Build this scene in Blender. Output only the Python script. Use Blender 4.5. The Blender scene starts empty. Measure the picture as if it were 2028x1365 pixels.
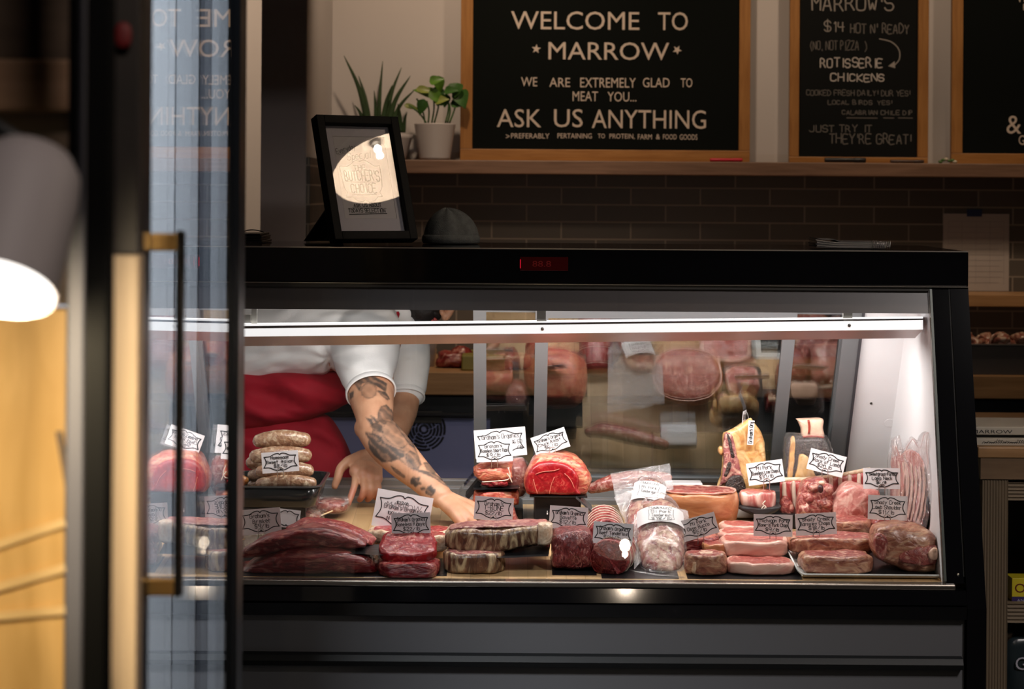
import bpy, bmesh, math, random
from mathutils import Vector, Matrix, noise
R = math.radians
V = Vector
sc = bpy.context.scene
COL = sc.collection

# ------------------------------------------------------------------ camera
F, CX, HY, CAMZ = 4250.0, 1014.0, 380.0, 1.45       # focal length in pixels, principal column, horizon row, eye height
ROLL = R(0.4)
cR, sR = math.cos(ROLL), math.sin(ROLL)
cam = bpy.data.cameras.new('camera')
cam.sensor_width = 36.0
cam.lens = F / 2028 * 36
cam.shift_y = -(682.5 - HY) / 2028
cam.clip_start = 0.05
cam.dof.use_dof = True
cam.dof.focus_distance = 5.12
cam.dof.aperture_fstop = (cam.lens / 1000) / 0.0115
camo = bpy.data.objects.new('camera', cam)
COL.objects.link(camo)
camo.matrix_world = Matrix(((cR, -sR, 0, 0), (0, 0, -1, 0), (sR, cR, 0, CAMZ), (0, 0, 0, 1)))
sc.camera = camo

# ------------------------------------------------------------------ world, exposure
w = bpy.data.worlds.new('world'); sc.world = w; w.use_nodes = True
w.node_tree.nodes['Background'].inputs[0].default_value = (1.0, 0.82, 0.68, 1)
w.node_tree.nodes['Background'].inputs[1].default_value = 0.006
sc.view_settings.view_transform = 'Standard'
sc.view_settings.look = 'None'
sc.view_settings.exposure = 0.0
sc.view_settings.gamma = 1.0
sc.view_settings.use_curve_mapping = False
sc.cycles.use_denoising = True
sc.cycles.transparent_max_bounces = 32
sc.cycles.max_bounces = 8
sc.cycles.caustics_reflective = False
sc.cycles.caustics_refractive = False

def lamp(name, kind, loc, aim, energy, color, size=0.1, size_y=None, angle=60, blend=0.5, spread=180):
    d = bpy.data.lights.new(name, kind); d.energy = energy; d.color = color
    if kind == 'AREA':
        d.shape = 'RECTANGLE'; d.size = size; d.size_y = size_y or size; d.spread = R(spread)
    else:
        d.shadow_soft_size = size
    if kind == 'SPOT': d.spot_size = R(angle); d.spot_blend = blend
    o = bpy.data.objects.new(name, d); COL.objects.link(o); o.location = loc
    if aim is not None:
        o.rotation_euler = (V(aim) - V(loc)).to_track_quat('-Z', 'Y').to_euler()
    return o

# case tube light (hangs in the case behind the white channel), cool white
cl = lamp('case_tube_light', 'AREA', (0.150, 5.284, 1.0825), None, 8.0, (1.0, 0.965, 0.93), 1.50, 0.035)
cl.rotation_euler = (R(5), -math.atan2(0.0150, 1.65), 0)
cl2 = lamp('case_tube_light', 'AREA', (0.150, 5.300, 1.0845), None, 4.8, (1.0, 0.965, 0.93), 1.50, 0.03)
cl2.rotation_euler = (R(68), -math.atan2(0.0150, 1.65), 0)
# warm downlights washing the sign wall, and the work counter under it
for i, (x, e) in enumerate(((-1.45, 48), (-0.25, 30), (0.55, 20), (1.45, 17), (2.3, 12))):
    lamp('wall_downlight', 'SPOT', (x, 7.35, 3.05), (x, 8.5, 1.72), e*1.5, (1.0, 0.74, 0.52), 0.05, angle=84, blend=0.9)
lamp('counter_downlight', 'SPOT', (1.75, 7.2, 3.05), (1.75, 7.9, 0.85), 26, (1.0, 0.74, 0.5), 0.06, angle=60, blend=0.9)
lamp('counter_downlight', 'SPOT', (0.1, 6.9, 3.05), (0.1, 7.8, 0.85), 62, (1.0, 0.78, 0.58), 0.06, angle=56, blend=0.9)
# added cool light, no source seen, brightening the upright cooler
lamp('cooler_fill_light', 'AREA', (-0.68, 2.55, 3.0), (-0.62, 3.6, 1.15), 13, (0.92, 0.96, 1.0), 0.4, 0.4, spread=52)
# unseen spots to the right of the camera, added to light the grey case front
lamp('shop_fill_light', 'SPOT', (1.9, 2.6, 3.05), (1.15, 5.0, 0.35), 62, (1.0, 0.9, 0.84), 0.15, angle=31, blend=1.0)

lamp('shop_fill_light', 'SPOT', (2.3, 2.2, 3.05), (0.95, 5.0, 0.75), 150, (1.0, 0.92, 0.88), 0.15, angle=46, blend=1.0)  # added front fill for the cards and the front row
lamp('shade_fill_light', 'SPOT', (0.25, 0.2, 2.9), (-0.47, 1.8, 1.46), 70, (1.0, 0.86, 0.76), 0.1, angle=36, blend=0.8)  # added spot without a fixture, brightening the grey task lamp shade

# ------------------------------------------------------------------ mapping from the photograph
def P(px, py, Y):
    dx, dy = px - CX, py - HY
    return V(((dx*cR + dy*sR) / F * Y, Y, CAMZ - (-dx*sR + dy*cR) / F * Y))
def PX(p):
    x0, y0 = p[0]/p[1]*F, (CAMZ - p[2])/p[1]*F
    return (CX + x0*cR - y0*sR, HY + x0*sR + y0*cR)
def S(n, Y): return n / F * Y
DZ0, DY0, DK = 0.545, 5.03, 0.086                    # sloping deck of the case
def deckz(Y): return DZ0 + DK*(Y - DY0)
def D(px, py):
    q = P(px, py, 1.0); v = q.z - CAMZ
    Y = (CAMZ - DZ0 + DK*DY0) / (DK - v)
    return P(px, py, Y)

# ------------------------------------------------------------------ materials
MATS = {}
def nodes(name):
    m = bpy.data.materials.new(name); m.use_nodes = True
    nt = m.node_tree; b = nt.nodes['Principled BSDF']
    return m, nt, b
def N(nt, t, **k):
    n = nt.nodes.new(t)
    for a, v in k.items():
        if a.startswith('i_'):
            key = a[2:]; key = int(key) if key.isdigit() else key.replace('_', ' ')
            n.inputs[key].default_value = v
        else: setattr(n, a, v)
    return n
def ramp(nt, pts, interp='LINEAR'):
    n = nt.nodes.new('ShaderNodeValToRGB'); n.color_ramp.interpolation = interp
    e = n.color_ramp.elements
    while len(e) < len(pts): e.new(0.5)
    for el, (p, c) in zip(e, pts):
        el.position = p; el.color = (*c, 1) if len(c) == 3 else c
    return n
def c4(c): return (*c, 1)
def srgb(r, g, b):
    return tuple(((v/255)/12.92 if v/255 <= 0.04045 else ((v/255+0.055)/1.055)**2.4) for v in (r, g, b))
def plain(name, col, rough=0.5, metal=0.0, spec=0.5, coat=0.0, var=0.0, vs=20, bump=0.0, bs=200, emis=None):
    if name in MATS: return MATS[name]
    m, nt, b = nodes(name); MATS[name] = m
    b.inputs['Base Color'].default_value = c4(col); b.inputs['Roughness'].default_value = rough
    b.inputs['Metallic'].default_value = metal; b.inputs['Specular IOR Level'].default_value = spec
    b.inputs['Coat Weight'].default_value = coat
    if var or bump: tc = N(nt, 'ShaderNodeTexCoord')
    if var:
        n = N(nt, 'ShaderNodeTexNoise', i_Scale=vs, i_Detail=5.0)
        nt.links.new(tc.outputs['Object'], n.inputs['Vector'])
        r = ramp(nt, ((0.3, tuple(x*(1-var) for x in col)), (0.7, tuple(min(1, x*(1+var)) for x in col))))
        nt.links.new(n.outputs[0], r.inputs[0]); nt.links.new(r.outputs[0], b.inputs['Base Color'])
    if bump:
        n2 = N(nt, 'ShaderNodeTexNoise', i_Scale=bs, i_Detail=3.0)
        nt.links.new(tc.outputs['Object'], n2.inputs['Vector'])
        bp = N(nt, 'ShaderNodeBump', i_Strength=bump, i_Distance=0.002)
        nt.links.new(n2.outputs[0], bp.inputs['Height']); nt.links.new(bp.outputs[0], b.inputs['Normal'])
    if emis:
        b.inputs['Emission Color'].default_value = c4(emis[0]); b.inputs['Emission Strength'].default_value = emis[1]
    return m
def glass(name, f0=0.04, tint=(1, 1, 1), rough=0.0, bump=0.0, bs=40, white=0.0, gl=(1, 1, 1)):
    """thin clear sheet: what it does not mirror (Schlick) it lets straight through"""
    if name in MATS: return MATS[name]
    m, nt, b = nodes(name); MATS[name] = m; nt.nodes.remove(b)
    out = nt.nodes['Material Output']
    lw = N(nt, 'ShaderNodeLayerWeight'); lw.inputs['Blend'].default_value = 0.5
    p = N(nt, 'ShaderNodeMath', operation='POWER'); p.inputs[1].default_value = 5.0
    nt.links.new(lw.outputs['Facing'], p.inputs[0])
    ml = N(nt, 'ShaderNodeMath', operation='MULTIPLY_ADD'); ml.inputs[1].default_value = 1 - f0; ml.inputs[2].default_value = f0
    nt.links.new(p.outputs[0], ml.inputs[0])
    tr = N(nt, 'ShaderNodeBsdfTransparent'); tr.inputs[0].default_value = c4(tint)
    g = N(nt, 'ShaderNodeBsdfGlossy'); g.inputs['Roughness'].default_value = rough; g.inputs['Color'].default_value = c4(gl)
    base = tr
    if white:
        d = N(nt, 'ShaderNodeBsdfDiffuse'); d.inputs[0].default_value = (0.9, 0.88, 0.88, 1)
        mm = N(nt, 'ShaderNodeMixShader'); mm.inputs[0].default_value = white
        nt.links.new(tr.outputs[0], mm.inputs[1]); nt.links.new(d.outputs[0], mm.inputs[2]); base = mm
    if bump:
        tc = N(nt, 'ShaderNodeTexCoord')
        n2 = N(nt, 'ShaderNodeTexNoise', i_Scale=bs, i_Detail=4.0, i_Distortion=1.5)
        nt.links.new(tc.outputs['Object'], n2.inputs['Vector'])
        bp = N(nt, 'ShaderNodeBump', i_Strength=bump, i_Distance=0.02)
        nt.links.new(n2.outputs[0], bp.inputs['Height'])
        nt.links.new(bp.outputs[0], g.inputs['Normal'])
    mx = N(nt, 'ShaderNodeMixShader')
    nt.links.new(ml.outputs[0], mx.inputs[0]); nt.links.new(base.outputs[0], mx.inputs[1]); nt.links.new(g.outputs[0], mx.inputs[2])
    nt.links.new(mx.outputs[0], out.inputs['Surface'])
    return m
def wood(name, c1, c2, axis=0, scale=8, stretch=14, rough=0.45, strips=0, sw=0.045, spec=0.4):
    if name in MATS: return MATS[name]
    m, nt, b = nodes(name); MATS[name] = m
    tc = N(nt, 'ShaderNodeTexCoord')
    mp = N(nt, 'ShaderNodeMapping'); s = [stretch]*3; s[axis] = 1.0
    mp.inputs['Scale'].default_value = s
    nt.links.new(tc.outputs['Object'], mp.inputs[0])
    n = N(nt, 'ShaderNodeTexNoise', i_Scale=scale, i_Detail=6.0, i_Distortion=0.6)
    nt.links.new(mp.outputs[0], n.inputs['Vector'])
    r = ramp(nt, ((0.3, c1), (0.7, c2)))
    nt.links.new(n.outputs[0], r.inputs[0])
    col = r.outputs[0]
    if strips:
        br = N(nt, 'ShaderNodeTexBrick')
        br.inputs['Color1'].default_value = (1, 1, 1, 1); br.inputs['Color2'].default_value = (0.72, 0.7, 0.66, 1)
        br.inputs['Mortar'].default_value = (0.55, 0.5, 0.45, 1)
        br.inputs['Scale'].default_value = 1.0; br.inputs['Mortar Size'].default_value = 0.0006
        br.inputs['Brick Width'].default_value = 0.5; br.inputs['Row Height'].default_value = sw
        mp2 = N(nt, 'ShaderNodeMapping')
        if strips == 2: mp2.inputs['Rotation'].default_value = (0, 0, R(90))
        nt.links.new(tc.outputs['Object'], mp2.inputs[0]); nt.links.new(mp2.outputs[0], br.inputs['Vector'])
        mx = N(nt, 'ShaderNodeMix', data_type='RGBA', blend_type='MULTIPLY'); mx.inputs[0].default_value = 1.0
        nt.links.new(col, mx.inputs[6]); nt.links.new(br.outputs[0], mx.inputs[7]); col = mx.outputs[2]
    nt.links.new(col, b.inputs['Base Color'])
    b.inputs['Roughness'].default_value = rough; b.inputs['Specular IOR Level'].default_value = spec
    bp = N(nt, 'ShaderNodeBump', i_Strength=0.15, i_Distance=0.002)
    nt.links.new(n.outputs[0], bp.inputs['Height']); nt.links.new(bp.outputs[0], b.inputs['Normal'])
    return m
def meat(name, lean, dark, fat, fa=0.4, sc=40, st=(1, 1, 1), rough=0.30, coat=0.22, bump=0.5, marb=0.5, ms=22, dist=1.0):
    """lean flesh, darker flesh, broad fat patches and thin marbling"""
    if name in MATS: return MATS[name]
    m, nt, b = nodes(name); MATS[name] = m
    tc = N(nt, 'ShaderNodeTexCoord'); mp = N(nt, 'ShaderNodeMapping'); mp.inputs['Scale'].default_value = st
    oi = N(nt, 'ShaderNodeObjectInfo'); sm = N(nt, 'ShaderNodeMath', operation='MULTIPLY'); sm.inputs[1].default_value = 7.0
    nt.links.new(oi.outputs['Random'], sm.inputs[0]); nt.links.new(sm.outputs[0], mp.inputs['Location'])
    nt.links.new(tc.outputs['Object'], mp.inputs[0])
    n1 = N(nt, 'ShaderNodeTexNoise', i_Scale=sc, i_Detail=6.0, i_Distortion=1.2*dist)
    n2 = N(nt, 'ShaderNodeTexNoise', i_Scale=sc*0.55, i_Detail=5.0, i_Distortion=2.2*dist)
    for n in (n1, n2): nt.links.new(mp.outputs[0], n.inputs['Vector'])
    r1 = ramp(nt, ((0.32, dark), (0.62, lean)))
    nt.links.new(n1.outputs[0], r1.inputs[0])
    t = 0.5 + (0.5 - fa)*0.45
    r2 = ramp(nt, ((t - 0.07, (0, 0, 0)), (t + 0.12, (1, 1, 1))))
    nt.links.new(n2.outputs[0], r2.inputs[0])
    mx = N(nt, 'ShaderNodeMix', data_type='RGBA')
    nt.links.new(r2.outputs[0], mx.inputs[0]); nt.links.new(r1.outputs[0], mx.inputs[6]); mx.inputs[7].default_value = c4(fat)
    col = mx.outputs[2]
    if marb:
        vo = N(nt, 'ShaderNodeTexVoronoi', feature='DISTANCE_TO_EDGE', i_Scale=ms)
        ad = N(nt, 'ShaderNodeMix', data_type='RGBA'); ad.inputs[0].default_value = 0.06
        nt.links.new(mp.outputs[0], ad.inputs[6]); nt.links.new(n2.outputs['Color'], ad.inputs[7])
        nt.links.new(ad.outputs[2], vo.inputs['Vector'])
        r3 = ramp(nt, ((0.0, (marb,)*3), (0.06, (0, 0, 0))))
        nt.links.new(vo.outputs[0], r3.inputs[0])
        mk = N(nt, 'ShaderNodeMath', operation='MULTIPLY')
        r4 = ramp(nt, ((0.45, (0, 0, 0)), (0.6, (1, 1, 1)))); nt.links.new(n1.outputs[0], r4.inputs[0])
        nt.links.new(r3.outputs[0], mk.inputs[0]); nt.links.new(r4.outputs[0], mk.inputs[1])
        mx2 = N(nt, 'ShaderNodeMix', data_type='RGBA')
        nt.links.new(mk.outputs[0], mx2.inputs[0]); nt.links.new(col, mx2.inputs[6]); mx2.inputs[7].default_value = c4(fat)
        col = mx2.outputs[2]
    nt.links.new(col, b.inputs['Base Color'])
    b.inputs['Roughness'].default_value = rough; b.inputs['Coat Weight'].default_value = coat; b.inputs['Coat Roughness'].default_value = 0.18
    bp = N(nt, 'ShaderNodeBump', i_Strength=min(1.0, bump*1.35), i_Distance=0.006)
    nt.links.new(n1.outputs[0], bp.inputs['Height']); nt.links.new(bp.outputs[0], b.inputs['Normal'])
    return m

# ------------------------------------------------------------------ object helpers
W = {}
def mk(name, vf, mat, parent=None, smooth=False, mids=None, origin=None):
    """one mesh object from world-space verts and faces"""
    v, f = vf[0], vf[1]
    if mids is None and len(vf) > 2: mids = vf[2]
    v = [V(p) for p in v]
    if origin is None:
        if parent is not None:
            origin = sum(v, V((0, 0, 0))) / len(v)
        else:
            lo = min(p.z for p in v); c = sum(v, V((0, 0, 0))) / len(v); origin = V((c.x, c.y, lo))
    me = bpy.data.meshes.new(name)
    me.from_pydata([tuple(p - origin) for p in v], [], f)
    mats = mat if isinstance(mat, (list, tuple)) else [mat]
    for m in mats: me.materials.append(m)
    if mids is not None:
        me.polygons.foreach_set('material_index', mids)
    if smooth: me.polygons.foreach_set('use_smooth', [True]*len(me.polygons))
    bm = bmesh.new(); bm.from_mesh(me); bmesh.ops.recalc_face_normals(bm, faces=bm.faces); bm.to_mesh(me); bm.free()
    me.update()
    o = bpy.data.objects.new(name, me); COL.objects.link(o)
    W[o] = origin
    if parent is not None:
        o.parent = parent; o.location = origin - W[parent]
    else: o.location = origin
    return o
def thing(name, label, cat, loc, group=None):
    o = bpy.data.objects.new(name, None); COL.objects.link(o); o.empty_display_size = 0.05
    o.location = loc; W[o] = V(loc); tag(o, label, cat, group); return o
def tag(o, label, cat, group=None, kind=None):
    o['label'] = label; o['category'] = cat
    if group: o['group'] = group
    if kind: o['kind'] = kind
    return o
def struct(o, label=None, cat=None):
    o['kind'] = 'structure'
    if label: o['label'] = label; o['category'] = cat
    return o
def merge(*parts):
    vs, fs, ms = [], [], []
    for p in parts:
        k = len(vs); vs += [V(q) for q in p[0]]; fs += [tuple(i + k for i in f) for f in p[1]]
        ms += list(p[2]) if len(p) > 2 else [0]*len(p[1])
    return vs, fs, ms
def xf(vf, M):
    return ([M @ V(p) for p in vf[0]],) + tuple(vf[1:])
def box(x0, x1, y0, y1, z0, z1, bev=0.0, seg=2):
    if not bev:
        v = [V((x, y, z)) for x in (x0, x1) for y in (y0, y1) for z in (z0, z1)]
        return v, [(0, 1, 3, 2), (4, 6, 7, 5), (0, 4, 5, 1), (2, 3, 7, 6), (0, 2, 6, 4), (1, 5, 7, 3)]
    bm = bmesh.new(); bmesh.ops.create_cube(bm, size=1.0)
    for q in bm.verts:
        q.co = V(((x0+x1)/2 + q.co.x*(x1-x0), (y0+y1)/2 + q.co.y*(y1-y0), (z0+z1)/2 + q.co.z*(z1-z0)))
    bmesh.ops.bevel(bm, geom=bm.edges[:], offset=bev, segments=seg, profile=0.5, affect='EDGES')
    bm.verts.index_update()
    r = ([q.co.copy() for q in bm.verts], [tuple(q.index for q in f.verts) for f in bm.faces]); bm.free()
    return r
def obox(c, ax, ay, az, hx, hy, hz, bev=0.0):
    """box about centre c with half sizes along three axes"""
    M = Matrix(((ax.x, ay.x, az.x, c.x), (ax.y, ay.y, az.y, c.y), (ax.z, ay.z, az.z, c.z), (0, 0, 0, 1)))
    return xf(box(-hx, hx, -hy, hy, -hz, hz, bev), M)
def extrude_x(prof, x0, x1):
    """(Y, z) outline swept along X"""
    n = len(prof)
    v = [V((x0, y, z)) for y, z in prof] + [V((x1, y, z)) for y, z in prof]
    f = [(i, (i+1) % n, n + (i+1) % n, n + i) for i in range(n)] + [tuple(range(n)), tuple(range(2*n-1, n-1, -1))]
    return v, f
def extrude_dir(poly, d):
    n = len(poly); d = V(d)
    v = [V(p) for p in poly] + [V(p) + d for p in poly]
    f = [(i, (i+1) % n, n + (i+1) % n, n + i) for i in range(n)] + [tuple(range(n)), tuple(range(2*n-1, n-1, -1))]
    return v, f
def loft(rings, cap0=True, cap1=True):
    n = len(rings[0]); v = [V(p) for r in rings for p in r]; f = []
    for k in range(len(rings)-1):
        for i in range(n):
            j = (i+1) % n; f.append((k*n+i, k*n+j, (k+1)*n+j, (k+1)*n+i))
    if cap0:
        v.append(sum((V(p) for p in rings[0]), V())/n); c = len(v)-1
        f += [((i+1) % n, i, c) for i in range(n)]
    if cap1:
        v.append(sum((V(p) for p in rings[-1]), V())/n); c = len(v)-1; k = (len(rings)-1)*n
        f += [(k+i, k+(i+1) % n, c) for i in range(n)]
    return v, f
def catmull(pts, m=6):
    pts = [V(p) for p in pts]
    if len(pts) < 3: return [pts[0].lerp(pts[-1], i/m) for i in range(m+1)]
    q = [pts[0]*2 - pts[1]] + pts + [pts[-1]*2 - pts[-2]]; out = []
    for i in range(1, len(q)-2):
        a, b, c, d = q[i-1], q[i], q[i+1], q[i+2]
        for k in range(m):
            t = k/m
            out.append(0.5*((2*b) + (c-a)*t + (2*a-5*b+4*c-d)*t*t + (3*b-a-3*c+d)*t**3))
    out.append(pts[-1]); return out
def tube(pts, r, n=10, ref=None, flat=1.0, ends=True):
    """tube along points; r a number or a list; flat squashes it across ref"""
    pts = [V(p) for p in pts]; m = len(pts)
    rr = r if isinstance(r, (list, tuple)) else [r]*m
    rings = []; up = V(ref) if ref is not None else None
    for i, p in enumerate(pts):
        t = (pts[min(i+1, m-1)] - pts[max(i-1, 0)])
        t = t.normalized() if t.length > 1e-9 else V((0, 0, 1))
        if up is None: up = V((0, 0, 1)) if abs(t.z) < 0.9 else V((1, 0, 0))
        a = up - t*up.dot(t)
        a = a.normalized() if a.length > 1e-6 else t.orthogonal().normalized()
        if ref is None: up = a
        b = t.cross(a)
        rings.append([p + a*(rr[i]*flat*math.cos(2*math.pi*k/n)) + b*(rr[i]*math.sin(2*math.pi*k/n)) for k in range(n)])
    return loft(rings, ends, ends)
def limb(pts, rad, m=6, n=16, ref=None, flat=1.0):
    """smooth tapering tube with rounded ends, radii interpolated along a spline"""
    C4 = catmull([V(p) for p in pts], m)
    rs = catmull([V((r, 0, 0)) for r in rad], m) if len(rad) > 2 else [V((rad[0] + (rad[-1]-rad[0])*i/m, 0, 0)) for i in range(m+1)]
    rr = [max(1e-4, q.x) for q in rs]
    d0 = (C4[0]-C4[1]).normalized(); d1 = (C4[-1]-C4[-2]).normalized()
    pre = [(C4[0] + d0*rr[0]*math.sin(a), rr[0]*math.cos(a)) for a in (1.45, 1.0, 0.5)]
    post = [(C4[-1] + d1*rr[-1]*math.sin(a), rr[-1]*math.cos(a)) for a in (0.5, 1.0, 1.45)]
    return tube([p for p, _ in pre] + C4 + [p for p, _ in post], [q for _, q in pre] + rr + [q for _, q in post], n, ref, flat)
def ellipsoid(c, r, M=None, nu=24, nv=14, e=1.0, amp=0.0, fr=20, seed=0, flatten=None):
    """superellipsoid with lumpy skin; flatten clips it below that local height"""
    rings = []; sp = lambda x, p: math.copysign(abs(x)**p, x)
    off = V((seed*3.17, seed*1.71, seed*0.63))
    for j in range(nv+1):
        ph = -math.pi/2 + math.pi*(j+0.02)/(nv+0.04); ring = []
        for i in range(nu):
            th = 2*math.pi*i/nu
            q = V((r[0]*sp(math.cos(ph), e)*sp(math.cos(th), e), r[1]*sp(math.cos(ph), e)*sp(math.sin(th), e), r[2]*sp(math.sin(ph), e)))
            if amp: q = q*(1 + amp*(noise.noise(q*fr + off) + 0.5*noise.noise(q*fr*2.3 + off)))
            if flatten is not None and q.z < flatten: q.z = flatten + 0.1*(q.z-flatten)
            ring.append((M @ q if M else q) + V(c))
        rings.append(ring)
    return loft(rings)
def lathe(prof, c, n=32, cap=True):
    rings = [[V((c[0]+r*math.cos(2*math.pi*k/n), c[1]+r*math.sin(2*math.pi*k/n), c[2]+z)) for k in range(n)] for r, z in prof]
    return loft(rings, cap, cap)
def ribbon(pts, wd, nrm, off=0.0, th=0.0):
    """flat stroke along points in a plane of normal nrm"""
    pts = [V(p) for p in pts]; n = len(pts); L = []; Rr = []
    for i, p in enumerate(pts):
        t = pts[min(i+1, n-1)] - pts[max(i-1, 0)]
        s = nrm.cross(t).normalized()*(wd/2) if t.length > 1e-9 else V()
        if i == 0: p = p - t.normalized()*wd*0.4
        if i == n-1: p = p + t.normalized()*wd*0.4
        L.append(p + s + nrm*off); Rr.append(p - s + nrm*off)
    v = L + Rr; f = [(i, i+1, n+i+1, n+i) for i in range(n-1)]
    return v, f
def rot2(a): return Matrix.Rotation(a, 4, 'Z')

# ------------------------------------------------------------------ lettering
def print_text(s, o, ex, ey, wd, ht, nrm, depth=0.0015):
    """set type fitted into a wd x ht rectangle whose lower left corner is o"""
    cu = bpy.data.curves.new('t', 'FONT'); cu.body = s; cu.size = 1.0; cu.resolution_u = 3; cu.extrude = 0.0
    ob = bpy.data.objects.new('t', cu); COL.objects.link(ob)
    me = bpy.data.meshes.new_from_object(ob.evaluated_get(bpy.context.evaluated_depsgraph_get()))
    vs = [q.co.copy() for q in me.vertices]; fs = [tuple(p.vertices) for p in me.polygons]
    bpy.data.objects.remove(ob); bpy.data.curves.remove(cu); bpy.data.meshes.remove(me)
    x0, x1 = min(q.x for q in vs), max(q.x for q in vs)
    y0, y1 = min(q.y for q in vs), max(q.y for q in vs)
    out = [o + ex*((q.x-x0)/(x1-x0)*wd) + ey*((q.y-y0)/(y1-y0)*ht) + nrm*depth for q in vs]
    return out, fs
GL = {  # single-stroke hand on a grid, x 0..4, y 0..6, below the line a = -1, b = -2
'A':'002640|1232','B':'00062635342303|2332413000','C':'4536160501103041','D':'00062644422000','E':'46060040|0333','F':'460600|0333','G':'45361605011030414323','H':'0006|4046|0343','I':'2026','J':'4641301001',
'K':'0006|4603|0340','L':'060040','M':'0006234640','N':'00064046','O':'160501103041453616','P':'00062635342303','Q':'160501103041453616|2240','R':'00062635342303|2340','S':'4536160504133342413010' '01','T':'0646|2620',
'U':'060110304146','V':'062046','W':'0610233046','X':'0046|0640','Y':'0623|462320','Z':'06460040',
'a':'34140301103032|3430','b':'0600|031434313010','c':'341403011030','d':'3630|341403011030','e':'0232331403011030','f':'36261510|0434','g':'34140301103033|343a2b0b','h':'0600|03143330','i':'1410|1515','j':'242a1b|2525',
'k':'0600|3402|0230','l':'1610','m':'0400|03142320|23344340','n':'0400|03143330','o':'140301102031332414','p':'040b|03142433312001','q':'343b|341403011031','r':'0400|03142434','s':'3414031222312000','t':'161120|0434',
'u':'04011031|3430','v':'042044','w':'0410233044','x':'0034|0430','y':'0421|440b','z':'04340030',
'0':'160501103041453616','1':'152620','2':'05163645440040','3':'051636453423|233241301001','4':'060343|3630','5':'460603334241301001','6':'360501103041321201','7':'064610','8':'2305163645230110304123','9':'4536160504133344|4530',
'$':'453616050413334241301001|2720','/':'0046','.':'1010','-':'0333','!':'1612|1010',"'":'1614',',':'101a','&':'40051626351301102042','(':'261503112a',')':'061523210a','#':'1016|3036|0242|0444','>':'053301','%':'0046|0605|4140'}
def gl_decode(s):
    out = []
    for st in s.split('|'):
        pts = []
        for i in range(0, len(st)-1, 2):
            a, b = st[i], st[i+1]
            y = {'a': -1, 'b': -2}.get(b); y = int(b) if y is None else y
            x = {'a': -1, 'b': -2}.get(a); x = int(a) if x is None else x
            pts.append((x, y))
        if len(pts) == 1: pts.append((pts[0][0]+0.2, pts[0][1]+0.2))
        out.append(pts)
    return out
GLD = {k: gl_decode(s) for k, s in GL.items()}
def hand(s, o, ex, ey, wd, ht, nrm, pen, off=0.0006, seed=1, fit=True, slant=0.0):
    """hand lettering: a line of strokes of cap height ht fitted to width wd, lower left corner o"""
    rnd = random.Random(seed); x = 0; strokes = []
    for ch in s:
        if ch == ' ': x += 3.2; continue
        g = GLD.get(ch)
        if g is None: continue
        mxx = max(p[0] for st in g for p in st); jx, jy, js = rnd.uniform(-.2, .2), rnd.uniform(-.35, .35), rnd.uniform(.92, 1.08)
        for st in g:
            strokes.append([(x + (p[0]*js + jx), p[1]*js + jy) for p in st])
        x += mxx + 1.5
    tot = max(1, x - 1.5); k = wd/tot if fit else ht/6
    parts = []
    for st in strokes:
        pts = [o + ex*(px*k + slant*py*ht/6) + ey*(py*ht/6) for px, py in st]
        if len(pts) > 2: pts = catmull(pts, 3)
        parts.append(ribbon(pts, pen, nrm, off))
    return merge(*parts)
# ================================================================== palette
M_black = plain('black_gloss', (0.004, 0.004, 0.005), 0.07, spec=0.5)
M_blackm = plain('black_matte', (0.012, 0.012, 0.013), 0.45)
M_alu = plain('aluminium', (0.50, 0.51, 0.53), 0.38, 0.85)
M_chrome = plain('bright_metal', (0.8, 0.78, 0.75), 0.12, 1.0)
M_white = plain('white_liner', (0.80, 0.79, 0.80), 0.42, var=0.03, vs=3)
M_grey = plain('grey_panel', (0.125, 0.125, 0.133), 0.5, spec=0.2)
M_paper = plain('paper', (0.82, 0.79, 0.80), 0.75)
M_ink = plain('black_ink', (0.012, 0.011, 0.012), 0.6)
M_glass = glass('clear_glass', 0.045)
M_rear = glass('door_glass', 0.14, (0.86, 0.88, 0.88))
M_pane = glass('grazed_glass', 0.045, (0.93, 0.95, 0.97))
M_block = wood('butcher_block', (0.60, 0.38, 0.18), (0.76, 0.52, 0.28), axis=1, scale=3, stretch=9, rough=0.4, strips=2, sw=0.045)
M_oak = wood('oak', (0.27, 0.12, 0.038), (0.40, 0.19, 0.068), axis=0, scale=5, stretch=16)
M_oakv = wood('oak_upright', (0.27, 0.12, 0.038), (0.40, 0.19, 0.068), axis=2, scale=5, stretch=16)
M_shelf = wood('walnut_shelf', (0.15, 0.085, 0.055), (0.23, 0.135, 0.09), axis=0, scale=5, stretch=18)
M_bench = wood('bench_wood', (0.32, 0.17, 0.07), (0.46, 0.26, 0.12), axis=0, scale=4, stretch=14)
M_darkwood = wood('dark_wood', (0.045, 0.028, 0.018), (0.085, 0.055, 0.036), axis=0, scale=5, stretch=12)

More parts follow.
